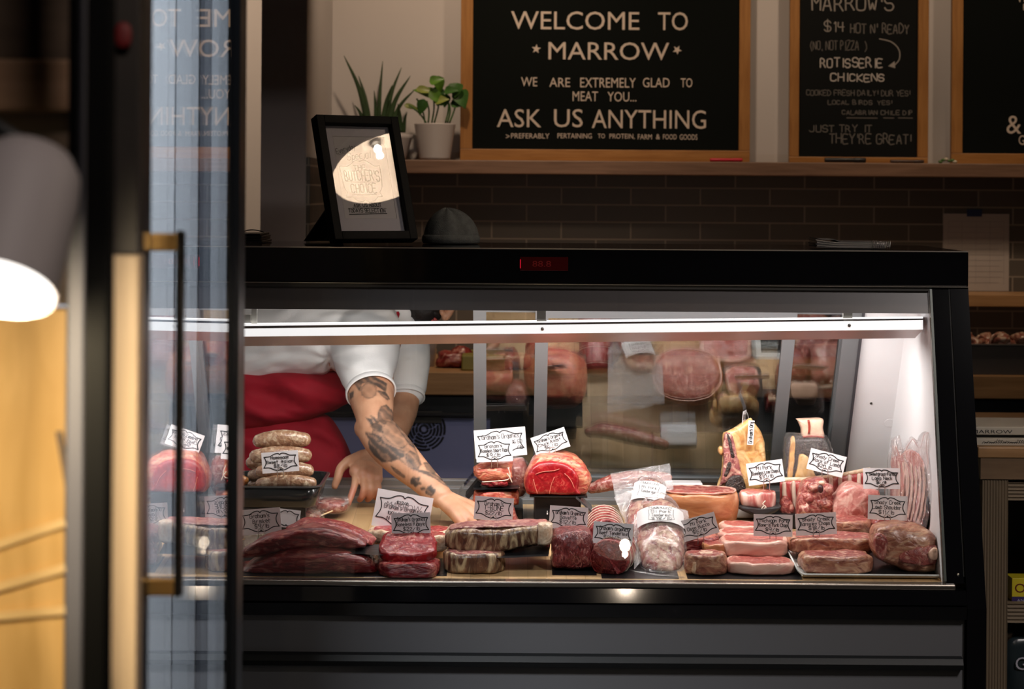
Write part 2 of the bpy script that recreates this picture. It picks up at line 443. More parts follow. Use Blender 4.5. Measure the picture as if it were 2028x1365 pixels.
# ================================================================== room shell
ceil_m = plain('ceiling_paint', (0.10, 0.09, 0.085), 0.9)
struct(mk('floor', box(-4, 5, -1.5, 9.2, -0.1, 0), plain('concrete_floor', (0.10, 0.095, 0.09), 0.45, var=0.15, vs=3)))
struct(mk('ceiling', box(-4, 5, -1.5, 9.2, 3.2, 3.3), ceil_m))
M_wall = plain('wall_paint', (0.60, 0.56, 0.54), 0.8, var=0.02, vs=2)
struct(mk('wall_back', box(-4, 5, 8.5, 8.7, 0, 3.2), M_wall))
struct(mk('wall_right', box(4.8, 5, -1.5, 8.5, 0, 3.2), plain('side_wall', (0.12, 0.11, 0.10), 0.8)))
colx1, colx0, colY = -0.716, -0.872, 7.46
struct(mk('wall_partition', box(colx0, colx1, colY, 8.5, 0, 3.2), M_wall))
struct(mk('wall_partition_face', box(colx0-0.001, colx1-0.0015, colY-0.012, colY-0.0005, 0, 3.2), plain('shaded_paint', (0.42, 0.35, 0.33), 0.75)))  # unlit end face, its shade put into the darker colour

def tile_mat():
    m, nt, b = nodes('subway_tile')
    tc = N(nt, 'ShaderNodeTexCoord'); se = N(nt, 'ShaderNodeSeparateXYZ'); co = N(nt, 'ShaderNodeCombineXYZ')
    nt.links.new(tc.outputs['Object'], se.inputs[0])
    ad = N(nt, 'ShaderNodeMath', operation='ADD')
    nt.links.new(se.outputs[0], ad.inputs[0]); nt.links.new(se.outputs[1], ad.inputs[1])
    nt.links.new(ad.outputs[0], co.inputs[0]); nt.links.new(se.outputs[2], co.inputs[1])
    br = N(nt, 'ShaderNodeTexBrick'); br.inputs['Scale'].default_value = 1.0
    br.inputs['Color1'].default_value = (0.088, 0.074, 0.062, 1); br.inputs['Color2'].default_value = (0.108, 0.092, 0.077, 1)
    br.inputs['Mortar'].default_value = (0.26, 0.215, 0.175, 1); br.inputs['Mortar Size'].default_value = 0.0032
    br.inputs['Mortar Smooth'].default_value = 0.1
    br.inputs['Brick Width'].default_value = 0.2745; br.inputs['Row Height'].default_value = 0.0682
    nt.links.new(co.outputs[0], br.inputs['Vector']); nt.links.new(br.outputs[0], b.inputs['Base Color'])
    b.inputs['Roughness'].default_value = 0.42; b.inputs['Specular IOR Level'].default_value = 0.3
    iv = N(nt, 'ShaderNodeMath', operation='SUBTRACT'); iv.inputs[0].default_value = 1.0; nt.links.new(br.outputs['Fac'], iv.inputs[1])
    bp = N(nt, 'ShaderNodeBump', i_Strength=0.6, i_Distance=0.003); nt.links.new(iv.outputs[0], bp.inputs['Height']); nt.links.new(bp.outputs[0], b.inputs['Normal'])
    return m
M_tile = tile_mat()
tz = P(1112, 371, 8.48)                              # a joint of the bond in the photograph
struct(mk('wall_tiling', box(colx1, 4.8, 8.478, 8.5, 0.6, 1.53), M_tile, origin=V((tz.x, 8.478, tz.z - 0.0682*12))))
struct(mk('wall_tiling_partition', box(colx1-0.0005, colx1+0.014, colY, 8.478, 0.6, 1.565), M_tile, origin=V((tz.x, 8.478, tz.z - 0.0682*12))))
# ledge under the boards
sh = mk('picture_ledge', box(colx1+0.016, 4.0, 8.29, 8.4775, 1.519, 1.5715, 0.003), M_shelf)
tag(sh, 'long brown wooden ledge on the wall carrying the boards and plants', 'shelf')

# ================================================================== display case
GY = lambda z: 5.0 + (z-0.545)/0.677*0.2             # leaning front glass
BY = lambda z: 5.82 - (z-0.663)*0.6723               # leaning rear doors
XL, XR, XO, XLO = -0.745, 1.012, 1.106, -0.84
case = thing('display_case', 'long black refrigerated meat case with leaning glass front and lit interior', 'display case', (0.175, 5.4, 0))
ztop, zf0 = 1.3135, 1.2265
mk('hood', merge(box(XLO, XO, 5.192, 5.76, zf0, ztop, 0.004)), M_black, case)
mk('hood_edge', merge(box(XLO, XO-0.002, 5.1885, 5.1925, ztop-0.0022, ztop+0.0006), box(XLO, XO, 5.1885, 5.193, zf0-0.0005, zf0+0.0012)), plain('edge_metal', (0.62, 0.55, 0.48), 0.3, 0.9), case)
mk('top_trim', box(XL, XR, 5.196, 5.206, 1.2165, 1.2262), plain('dark_trim', (0.10, 0.095, 0.09), 0.35, 0.4), case)
# red temperature display
a, b_ = P(1030, 509, 5.19), P(1125, 537, 5.19)
dsp = mk('temperature_display', box(a.x, b_.x, 5.1895, 5.1935, b_.z, a.z, 0.001), plain('red_screen', (0.05, 0.003, 0.004), 0.1, emis=((1, 0.01, 0.02), 0.004)), case)
mk('display_glint', merge(box(a.x, a.x+0.002, 5.1885, 5.1894, b_.z+0.006, a.z-0.006)), plain('red_glint', (0.3, 0.0, 0.01), 0.2, emis=((1, 0.01, 0.04), 0.5)), dsp)  # glowing strip paints in a red glint at the display's left edge
mk('display_digits', print_text('88.8', V((a.x+0.03, 5.1893, b_.z+0.010)), V((1, 0, 0)), V((0, 0, 1)), 0.045, 0.014, V((0, -1, 0)), 0.0), plain('red_digits', (0.2, 0, 0), 0.4, emis=((1, 0.02, 0.03), 0.014)), dsp)
# glass front: pane plus the grey painted band along its top
g0, g1 = 0.549, 1.2215
mk('front_glass', extrude_x([(GY(g0), g0), (GY(g1), g1), (GY(g1)+0.006, g1), (GY(g0)+0.006, g0)], XL-0.004, XR), M_glass, case)
mk('header_band', extrude_x([(GY(1.1625)+0.0075, 1.1625), (GY(1.2195)+0.0075, 1.2195), (GY(1.2195)+0.010, 1.2195), (GY(1.1625)+0.010, 1.1625)], XL, XR-0.001), plain('band_grey', (0.16, 0.145, 0.146), 0.3, var=0.05, vs=4), case)
# front rail, bumper panel, lower body
mk('front_rail', box(XL-0.06, XR+0.025, 4.982, 5.022, 0.531, 0.5445, 0.003), plain('rail_metal', (0.34, 0.30, 0.26), 0.25, 0.9), case)
mk('front_bumper', merge(extrude_x([(4.978, 0.5305), (4.968, 0.499), (4.975, 0.497), (4.968, 0.494), (4.972, 0.4655), (5.03, 0.4655), (5.03, 0.5305)], XLO+0.06, XR+0.048)), M_black, case)
mk('lower_body', box(XLO+0.04, XR+0.047, 4.99, 5.78, 0.02, 0.465), M_grey, case)
bz0, bz1 = P(1014, 1326, 4.96).z, P(1014, 1299, 4.96).z
mk('bumper_strip', extrude_x([(4.989, bz0), (4.97, bz0+0.003), (4.962, (bz0+bz1)/2), (4.97, bz1-0.003), (4.989, bz1)], XLO+0.04, XR+0.040), plain('rubber', (0.010, 0.011, 0.012), 0.5, spec=0.3), case)
mk('toe_base', box(XLO+0.08, XR, 5.06, 5.7, 0.0, 0.02), M_blackm, case)
# end panels: black frame on the outside, white liner inside
def end_panel(x0, x1, xi, name):
    pr = [(GY(0.49)-0.012, 0.49), (GY(zf0)-0.006, zf0-0.001), (5.74, zf0-0.001), (5.80, 0.70), (5.80, 0.0), (GY(0.49)-0.010, 0.0)]
    e = mk(name, extrude_x(pr, x0, x1), M_black, case)
    return e
er = end_panel(XR+0.05, XO+0.0, XR, 'end_panel')
el = end_panel(XLO, XL-0.05, XL, 'end_panel')
def inner_post(x0, x1):
    pr = [(GY(0.5445)-0.002, 0.5445), (GY(1.2262)-0.002, 1.2262), (5.47, 1.2262), (5.86, 0.66), (5.86, 0.5445)]
    return extrude_x(pr, x0, x1)
mk('glass_post', inner_post(XR+0.006, XR+0.0475), M_black, case)
mk('glass_post', inner_post(XL-0.0475, XL-0.006), M_black, case)
for s, x in ((1, XR+0.0465), (-1, XL-0.0505)):
    mk('post_groove', extrude_x([(GY(0.56)-0.0035, 0.56), (GY(1.225)-0.0035, 1.225), (GY(1.225)+0.004, 1.225), (GY(0.56)+0.004, 0.56)], x, x+0.004), plain('groove_grey', (0.022, 0.022, 0.023), 0.6, spec=0.2), case)
mk('post_seal', extrude_x([(GY(0.55)-0.004, 0.55), (GY(1.222)-0.004, 1.222), (GY(1.222)-0.001, 1.222), (GY(0.55)-0.001, 0.55)], XR+0.001, XR+0.0065), plain('seal_metal', (0.05, 0.06, 0.05), 0.3, 0.2), case)
sp = P(1900, 1141, 4.99)
mk('post_screw', ellipsoid((sp.x, GY(sp.z)-0.003, sp.z), (0.0035, 0.002, 0.0035)), M_chrome, case, True)
def liner(x0, x1):
    pr = [(GY(0.55)+0.012, 0.545), (GY(1.215)+0.012, 1.216), (BY(1.216), 1.216), (BY(0.66), 0.66), (5.82, 0.55)]
    return extrude_x(pr, x0, x1)
mk('side_liner', liner(XR, XR+0.006), M_white, case)
mk('side_liner', liner(XL-0.006, XL), M_white, case)
mk('inner_ceiling', box(XL, XR, 5.22, 5.44, 1.217, 1.222), M_white, case)
# sloping deck
dk = [(5.022, deckz(5.022)-0.012), (5.022, deckz(5.022)), (5.775, deckz(5.775)), (5.775, deckz(5.775)-0.012)]
deck = mk('deck_board', extrude_x(dk, XL, XR), M_block, case)
# rear sill and sliding door tracks
zs = deckz(5.775)
mk('rear_sill', merge(box(XL, XR, 5.776, 5.83, zs-0.03, zs+0.012), box(XL, XR, 5.786, 5.83, zs+0.012, zs+0.038), box(XL, XR, 5.80, 5.84, zs+0.038, zs+0.058)), plain('sill_metal', (0.30, 0.32, 0.33), 0.35, 0.7), case)
mk('track_rail', merge(box(XL, XR, 5.782, 5.7855, zs+0.012, zs+0.018), box(XL, XR, 5.7965, 5.80, zs+0.038, zs+0.045), box(XL, XR, 5.808, 5.813, zs+0.058, zs+0.064)), M_alu, case)
# sliding doors lie in the leaning rear plane: local frame a (along X), t (down the slope)
tdir = V((0, 5.82-BY(1.139), 0.663-1.139)); tl = tdir.length; tdir.normalize(); bn = V((1, 0, 0)).cross(tdir)
if bn.y > 0: bn = -bn                                # towards the camera
def rear(x, z, off=0.0): return V((x, BY(z), z)) + bn*off
def rear_box(x0, x1, z0, z1, o0, o1):
    c = (rear(x0, z0, (o0+o1)/2) + rear(x1, z1, (o0+o1)/2))/2
    h = (rear(x0, z1)-rear(x0, z0)).length/2
    return obox(c, V((1, 0, 0)), bn, tdir, (x1-x0)/2, (o1-o0)/2, h)
M_stile = plain('stile_metal', (0.17, 0.18, 0.187), 0.45, 0.3)
def rx(px, py):
    """X on the rear plane under pixel (px, py)"""
    q = P(px, py, 1.0); v = q.z - CAMZ
    Y = (5.82 + 0.6723*0.663 - 0.6723*CAMZ) / (1 + 0.6723*v)
    return q.x*Y
zb, zt = 0.682, 1.17
sa0, sa1 = rx(1058, 780), rx(1083, 780); sa2, sa3 = rx(1545, 690), rx(1570, 690)
sb0, sb1 = rx(938, 780), rx(963, 780); sj0, sj1 = rx(1663, 690), rx(1696, 690)
da = mk('sliding_door', merge(rear_box(sa0, sa1, zb, zt, 0.006, 0.022), rear_box(sa2, sa3, zb, zt, 0.006, 0.022), rear_box(sa1, sa2, zt-0.03, zt, 0.006, 0.022), rear_box(sa1, sa2, zb, zb+0.012, 0.006, 0.022)), M_stile, case)
mk('door_pane', rear_box(sa1, sa2, zb+0.012, zt-0.03, 0.011, 0.016), M_rear, da)
db = mk('sliding_door', merge(rear_box(sb0, sb1, zb, zt, -0.018, -0.002), rear_box(sj0-0.003, sj0+0.025, zb, zt, -0.018, -0.002), rear_box(sb1, sj0-0.003, zt-0.03, zt, -0.018, -0.002), rear_box(sb1, sj0-0.003, zb, zb+0.012, -0.018, -0.002)), M_stile, case)
mk('door_pane', rear_box(sb1, sj0-0.003, zb+0.012, zt-0.03, -0.012, -0.008), M_rear, db)
mk('door_jamb', rear_box(sj0, sj1, zs+0.02, 1.216, -0.03, 0.024), M_stile, case)
mk('door_jamb', rear_box(XL, XL+0.014, zs+0.02, 1.216, -0.03, 0.024), M_stile, case)
mk('jamb_seal', rear_box(sj1-0.001, sj1+0.006, zs+0.02, 1.216, -0.01, 0.027), plain('seal_dark', (0.04, 0.04, 0.045), 0.5), case)
mk('head_rail', rear_box(XL, XR, 1.165, 1.216, -0.02, 0.026), plain('white_rail', (0.62, 0.62, 0.63), 0.4), case)
rp = mk('rear_panel', rear_box(sj1+0.006, XR, zs-0.03, 1.216, -0.01, 0.012), M_white, case)
for px, py, r, m in ((1724, 793, 0.0035, plain('dark_screw', (0.05, 0.04, 0.03), 0.4, 0.6)),):
    x = rx(px, py); q = P(px, py, 1); Yq = x/q.x
    c = P(px, py, Yq) + bn*0.0125
    mk('screw', ellipsoid(c, (r, r*0.5, r)), m, rp, True)
x = rx(1760, 832); q = P(1760, 832, 1); c = P(1760, 832, x/q.x) + bn*0.0125
mk('plug', xf(lathe([(0.0, 0), (0.0135, 0.0), (0.0135, 0.0005), (0.0125, 0.0008), (0.0118, 0.0005), (0.0, 0.0005)], (0, 0, 0), 32), Matrix.Translation(c) @ bn.to_track_quat('Z', 'X').to_matrix().to_4x4()), M_white, rp)
# light channel: white housing, its lit front put in as glow, bright tube behind it
M_hglow = plain('housing_glow', (0.9, 0.9, 0.9), 0.4, emis=((1.0, 0.985, 0.975), 0.95))
M_refl = plain('channel_underside', (0.52, 0.44, 0.43), 0.28, 0.35)
def chan(px, y0, y1, y2, y3, y4, sx=0):
    pts = [P(px, y0, 5.30), P(px, y0+2, 5.222), P(px, y1, 5.218), P(px, y1, 5.228), P(px, y2, 5.228), P(px, y2, 5.220), P(px, y3, 5.220), P(px+sx, y4, 5.262), P(px+sx, y4-10, 5.30)]
    return pts
ra = chan(473, 640, 646, 651, 667, 686); rb = chan(1828, 627, 631, 634, 653, 670, -16)
v, f, = loft([ra, rb])[0:2]
n = len(ra); ids = []
for fc in f:
    e = sorted(i % n for i in fc[:2]); ids.append(0)
vf = (v, f)
ch = mk('light_channel', vf, [M_hglow, M_refl], case)
for p in ch.data.polygons:
    ix = set(i % n for i in p.vertices)
    if ix == {6, 7} or ix == {7, 8} or len(p.vertices) == 3: p.material_index = 1
    if ix in ({2, 3}, {3, 4}, {4, 5}): p.material_index = 1
mk('lamp_tube', tube([P(490, 674, 5.292), P(1800, 656, 5.292)], 0.006, 12), plain('lit_tube', (0.9, 0.9, 0.9), 0.5, emis=((1, 0.98, 0.95), 2.0)), ch, True)
for px, py in ((1074, 652), (1682, 645)):
    mk('screw', ellipsoid(P(px, py, 5.2185), (0.0048, 0.003, 0.0048)), M_chrome, ch, True)
for px, py in ((1072, 628), (1678, 626)):
    c = P(px, py, 5.235)
    mk('bracket', merge(box(c.x-0.011, c.x+0.011, 5.225, 5.24, c.z-0.008, c.z+0.03), box(c.x-0.011, c.x+0.013, 5.222, 5.26, c.z-0.011, c.z-0.007)), plain('bracket_cream', (0.75, 0.73, 0.66), 0.4), ch)
c = P(487, 628, 5.235)
bk = mk('bracket', merge(box(c.x-0.012, c.x+0.012, 5.23, 5.25, c.z-0.012, c.z+0.006), box(c.x+0.013, c.x+0.026, 5.24, 5.25, c.z-0.02, c.z+0.05)), plain('bracket_cream', (0.7, 0.7, 0.7), 0.4), ch)

# ================================================================== work counter behind the case
wc = thing('work_counter', 'thick butcher block work counter along the tiled wall behind the case', 'counter', (0.6, 8.0, 0))
cz = P(1014, 738, 7.6).z
mk('counter_top', box(colx1+0.02, 3.2, 7.6, 8.45, cz-0.082, cz, 0.004), M_bench, wc)
mk('cabinet_body', box(colx1+0.02, 3.2, 7.72, 8.45, 0.0, cz-0.083), M_blackm, wc)
a, b_ = P(688, 828, 7.7), P(948, 955, 7.7)
ov = thing('undercounter_fridge', 'blue grey metal appliance front with round vent under the work counter', 'appliance', ((a.x+b_.x)/2, 7.6, 0.1))
mk('front_panel', box(a.x-0.25, b_.x+0.04, 7.66, 7.715, 0.1, a.z, 0.003), plain('blue_steel', (0.34, 0.36, 0.64), 0.5), ov)
fa = V((P(840, 860, 7.655).x, 7.655, P(840, 850, 7.655).z)); arcs = []
for r in (0.014, 0.026, 0.038, 0.050, 0.062, 0.074):
    for k in range(7 if r > 0.02 else 3):
        nseg = 7 if r > 0.02 else 3
        a0 = 2*math.pi*k/nseg + r*9; a1 = a0 + 2*math.pi/nseg - 0.006/r - 0.10
        arcs.append(ribbon([fa + V((r*math.cos(a0+(a1-a0)*i/8), 0, r*math.sin(a0+(a1-a0)*i/8))) for i in range(9)], 0.007, V((0, -1, 0)), 0.002))
mk('vent_slots', merge(*arcs), plain('slot_black', (0.006, 0.006, 0.012), 0.6), ov)
mk('warm_plate', box(fa.x-0.062, fa.x+0.062, 7.645, 7.652, fa.z+0.022, fa.z+0.065), plain('brown_plate', (0.07, 0.06, 0.05), 0.5), ov)
mk('door_handle', box(a.x-0.2, b_.x, 7.60, 7.622, a.z+0.018, a.z+0.030, 0.003), plain('dark_steel', (0.05, 0.05, 0.055), 0.3, 0.8), ov)
# yellowish cabinet doors and a grey box standing in for a glass reflection below the right part of the counter
M_olive = wood('olive_wood', (0.27, 0.22, 0.11), (0.36, 0.30, 0.16), axis=2, scale=3, stretch=10)
cb = thing('base_cabinet', 'olive wood cabinet with two doors under the work counter', 'cabinet', (P(1320, 900, 7.66).x, 7.66, 0))
xa = [P(px, 900, 7.66).x for px in (1168, 1292, 1440, 1600)]
for i in range(3):
    d = mk('door', box(xa[i]+0.003, xa[i+1]-0.003, 7.66, 7.71, 0.08, P(1300, 858, 7.66).z, 0.002), M_olive, cb)
    mk('door_inset', box(xa[i]+0.045, xa[i+1]-0.05, 7.654, 7.6595, 0.1, P(1300, 866, 7.66).z), wood('olive_light', (0.36, 0.31, 0.18), (0.44, 0.38, 0.23), axis=2, scale=3, stretch=10), d)
dr = mk('reflection_box', box(P(1083, 830, 7.64).x, P(1360, 830, 7.64).x, 7.63, 7.715, P(1200, 846, 7.63).z, P(1200, 803, 7.63).z, 0.002), plain('reflection_grey', (0.10, 0.10, 0.095), 0.5))
tag(dr, 'flat grey box under the work counter standing in for a reflection on the sliding glass', 'drawer')
# things on the work counter
M_red = meat('tray_meat', (0.30, 0.04, 0.03), (0.14, 0.015, 0.014), (0.5, 0.25, 0.18), 0.25, 30)
M_tub = glass('tub_plastic', 0.08, (0.75, 0.72, 0.72), 0.1, white=0.14)
def c_on(px, Y): return V((P(px, 730, Y).x, Y, cz))
t = c_on(830, 7.85)
tub = mk('plastic_tub', lathe([(0.0, 0.001), (0.058, 0.001), (0.072, 0.13), (0.070, 0.13), (0.055, 0.006), (0.0, 0.006)], t, 28), M_tub, smooth=True)
tag(tub, 'clear plastic tub standing on the work counter behind the butcher', 'tub')
t = c_on(905, 7.8)
o = mk('meat_pile', merge(ellipsoid((t.x-0.02, t.y, cz+0.03), (0.055, 0.05, 0.035), amp=0.3, fr=30, seed=3), ellipsoid((t.x+0.015, t.y+0.01, cz+0.05), (0.045, 0.04, 0.025), amp=0.3, fr=30, seed=5)), M_red, smooth=True)
tag(o, 'dark red trimmed meat in a heap beside the clear tub on the work counter', 'meat', kind='stuff')
t = c_on(945, 7.74)
o = mk('cutting_board', box(t.x-0.055, t.x+0.10, 7.66, 7.95, cz, cz+0.055, 0.006), plain('yellow_board', (0.24, 0.20, 0.045), 0.5)); tag(o, 'thick yellow green block board on the work counter behind the first door post', 'board')
for i, (px, wpx, hpx, Y, mname) in enumerate(((1010, 88, 34, 7.74, 0), (1130, 90, 60, 7.8, 1), (1195, 70, 86, 7.85, 1))):
    t = c_on(px, Y)
    o = mk('wrapped_meat', ellipsoid((t.x, Y, cz+S(hpx, Y)/2), (S(wpx, Y)/2, 0.06, S(hpx, Y)/2), amp=0.12, fr=25, seed=i+11, e=0.7), M_red if mname else meat('pink_cut', (0.42, 0.13, 0.08), (0.28, 0.07, 0.05), (0.6, 0.35, 0.25), 0.4, 30), smooth=True)
    tag(o, ('pink orange cut of meat on the counter between the two door posts', 'low red joint on the counter seen through the sliding glass', 'tall dark red joint on the counter right of the low red one')[i], 'meat')
# right hand end of the counter: back ledge, pan of trimmings
lz0, lz1 = P(1975, 607, 8.25).z, P(1975, 583, 8.25).z
o = mk('wall_ledge', box(0.95, 3.2, 8.22, 8.4775, lz0, lz1, 0.003), M_bench); tag(o, 'pale wooden ledge at the foot of the tiles behind the case end', 'shelf')
pn = thing('steel_pan', 'long grey steel pan of trimmings on the counter right of the case', 'pan', (P(2000, 740, 7.7).x, 7.72, cz))
px0, px1 = P(1895, 700, 7.64).x, P(2120, 700, 7.64).x; pz = P(1975, 684, 7.64).z
mk('pan_body', merge(box(px0, px1, 7.645, 7.65, cz+0.001, pz), box(px0, px0+0.005, 7.65, 7.94, cz+0.001, pz), box(px1-0.005, px1, 7.65, 7.94, cz+0.001, pz), box(px0, px1, 7.935, 7.94, cz+0.001, pz), box(px0, px1, 7.65, 7.94, cz+0.001, cz+0.006)), plain('pan_grey', (0.085, 0.078, 0.075), 0.5, 0.3), pn)
mk('rim', merge(box(px0-0.01, px1+0.01, 7.635, 7.652, pz, pz+0.004), box(px0-0.01, px1+0.01, 7.933, 7.95, pz, pz+0.004), box(px0-0.01, px0+0.006, 7.652, 7.933, pz, pz+0.004), box(px1-0.006, px1+0.01, 7.652, 7.933, pz, pz+0.004)), plain('pan_rim', (0.45, 0.41, 0.38), 0.3, 0.8), pn)
tr = [ellipsoid((px0+0.03+0.03*k+0.008*math.sin(k*3), 7.78+0.04*math.sin(k*2), pz+0.004+0.012*math.sin(k*1.7)), (0.035, 0.04, 0.022), amp=0.5, fr=40, seed=k) for k in range(11)]
tr += [limb([(px0+0.04+0.05*k, 7.74, pz), (px0+0.05+0.05*k, 7.74, pz+0.025), (px0+0.075+0.05*k, 7.75, pz+0.035-0.02*(k % 2))], [0.006, 0.006, 0.003], 4, 8) for k in range(4)]
o = mk('trimmings', merge(*tr), meat('trim_meat', (0.40, 0.14, 0.09), (0.24, 0.06, 0.045), (0.6, 0.42, 0.3), 0.5, 40), smooth=True)
tag(o, 'ragged pink and tan trimmings filling the steel pan', 'trimmings', kind='stuff')

# ================================================================== retail bench on the right
bf = 5.6
bt = P(1975, 886, bf).z
rb_ = thing('retail_bench', 'wooden retail bench with ribbed posts and shelves right of the case', 'bench', (1.6, 6.0, 0))
bx0 = P(1937, 886, bf).x
mk('bench_top', box(bx0, 2.6, bf, 6.5, bt-0.028, bt, 0.003), M_bench, rb_)
mk('apron', box(bx0+0.008, 2.6, bf+0.004, bf+0.05, P(1975, 950, bf).z, bt-0.029), wood('apron_wood', (0.15, 0.09, 0.05), (0.22, 0.14, 0.08), axis=0, scale=4, stretch=14), rb_)
M_rib = plain('corrugated_board', (0.21, 0.155, 0.10), 0.7)
def ribbed(x0, x1, z0, z1, y, nr, vertical=True):
    pts = []; m = nr*8
    L = (x1-x0) if vertical else (z1-z0)
    for i in range(m+1):
        u = i/m; pts.append((u*L, 0.004*(0.5+0.5*math.cos(2*math.pi*u*nr))))
    if vertical:
        poly = [V((x0+a_, y-b2, z0)) for a_, b2 in pts] + [V((x1, y+0.03, z0)), V((x0, y+0.03, z0))]
        return extrude_dir(poly, (0, 0, z1-z0))
    poly = [V((x0, y-b2, z0+a_)) for a_, b2 in pts] + [V((x0, y+0.03, z1)), V((x0, y+0.03, z0))]
    return extrude_dir(poly, (x1-x0, 0, 0))
p0, p1 = P(1946, 1100, bf).x, P(1997, 1100, bf).x
za = P(1975, 952, bf).z
mk('ribbed_post', ribbed(p0, p1, 0.0, za, bf+0.01, 9), M_rib, rb_)
for ya, yb in ((957, 992), (1197, 1235)):
    mk('ribbed_rail', ribbed(p1+0.001, 2.6, P(1990, yb, bf).z, P(1990, ya, bf).z, bf+0.012, 5, False), M_rib, rb_)
shz = P(2010, 1197, bf).z
mk('shelf_board', box(p1+0.001, 2.6, bf+0.045, 6.45, shz-0.03, shz-0.004), M_darkwood, rb_)
mk('back_panel', box(bx0+0.01, 2.6, 6.46, 6.49, 0.0, bt-0.03), plain('bench_back', (0.03, 0.02, 0.015), 0.7), rb_)
# printed packets on the bench top
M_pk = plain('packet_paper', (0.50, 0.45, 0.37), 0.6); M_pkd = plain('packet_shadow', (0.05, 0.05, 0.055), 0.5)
for i, (ya, yb) in enumerate(((846, 862), (868, 886))):
    q1, q0 = P(1990, ya, bf+0.04+0.02*i*0).z, P(1990, yb, bf+0.04).z
    if i == 1: q0 = bt + 0.0005
    o = mk('printed_packet', box(P(1933, 870, bf+0.03).x, 1.75, bf+0.03+0.012*(1-i), bf+0.28, q0, q1, 0.002), M_pk)
    tag(o, ('upper cream printed packet stacked on the retail bench', 'lower cream printed packet lying on the retail bench, with a vine pattern')[i], 'packet', 'printed packets on the bench')
    yy = bf+0.03+0.012*(1-i)
    if i == 0:
        mk('lettering', print_text('MARROW', V((P(1925, 856, yy).x, yy-0.0006, q0+0.004)), V((1, 0, 0)), V((0, 0, 1)), S(80, yy), q1-q0-0.012, V((0, -1, 0)), 0), M_ink, o)
    else:
        rn = random.Random(4); st = []
        for k in range(26):
            x = P(1945, 870, yy).x + k*0.006; st.append(ribbon([(x, yy-0.0006, q0+0.006), (x+0.004, yy-0.0006, q0+0.006+rn.uniform(.002, .011)), (x+0.010, yy-0.0006, q0+0.008)], 0.0016, V((0, -1, 0))))
        mk('vine_print', merge(*st), M_ink, o)
o = mk('packet_gap_shade', box(P(1934, 866, bf+0.05).x, 1.74, bf+0.06, bf+0.27, P(1990, 868, bf+0.04).z+0.0002, P(1990, 862, bf+0.04).z-0.0002), M_pkd); tag(o, 'thin dark slab standing in for the shade between the two cream printed packets', 'tray')  # dark slab paints the shaded gap between the packets
# yellow box and a bag on the shelves
q0, q1 = P(2004, 1196, bf+0.06), P(2085, 1146, bf+0.06)
yb_ = thing('food_box', 'small yellow and purple food box on the bench shelf', 'box', ((q0.x+q1.x)/2, bf+0.08, shz-0.004))
mk('carton', box(q0.x, q1.x, bf+0.06, bf+0.13, shz-0.0035, q1.z, 0.001), plain('yellow_card', (0.62, 0.50, 0.02), 0.5), yb_)
mk('purple_band', box(q0.x-0.0004, q1.x+0.0004, bf+0.0585, bf+0.06, shz-0.003, P(2004, 1182, bf+0.06).z), plain('purple_print', (0.035, 0.02, 0.12), 0.5), yb_)
mk('lettering', merge(print_text('OLD', V((P(2010, 1172, bf+0.058).x, bf+0.0592, P(2010, 1174, bf+0.06).z)), V((1, 0, 0)), V((0, 0, 1)), 0.075, 0.024, V((0, -1, 0)), 0)), plain('maroon_ink', (0.12, 0.005, 0.005), 0.5), yb_)
mk('small_lettering', print_text('AND', V((P(2014, 1192, bf+0.058).x, bf+0.0578, P(2014, 1192, bf+0.06).z)), V((1, 0, 0)), V((0, 0, 1)), 0.03, 0.007, V((0, -1, 0)), 0), plain('pale_ink', (0.5, 0.48, 0.55), 0.5), yb_)
q0, q1 = P(1998, 1380, bf+0.05), P(2090, 1268, bf+0.05)
bg = thing('plastic_bag_of_food', 'dark glossy bag with a white letter on the lowest bench shelf', 'bag', ((q0.x+q1.x)/2, bf+0.12, q0.z-0.05))
mk('bag', ellipsoid(((q0.x+q1.x)/2, bf+0.12, (q0.z+q1.z)/2-0.02), (0.075, 0.06, 0.11), e=0.6, amp=0.15, fr=30), plain('bag_plastic', (0.02, 0.03, 0.035), 0.25), bg, True)
mk('letter', print_text('G', V((P(2012, 1328, bf+0.05).x, bf+0.0538, P(2012, 1328, bf+0.05).z)), V((1, 0, 0)), V((0, 0, 1)), 0.03, 0.034, V((0, -1, 0)), 0), plain('pale_ink', (0.5, 0.48, 0.55), 0.5), bg)
mk('lower_shelf_board', box(p1+0.001, 2.6, bf+0.045, 6.45, q0.z-0.075, q0.z-0.05), M_darkwood, rb_)
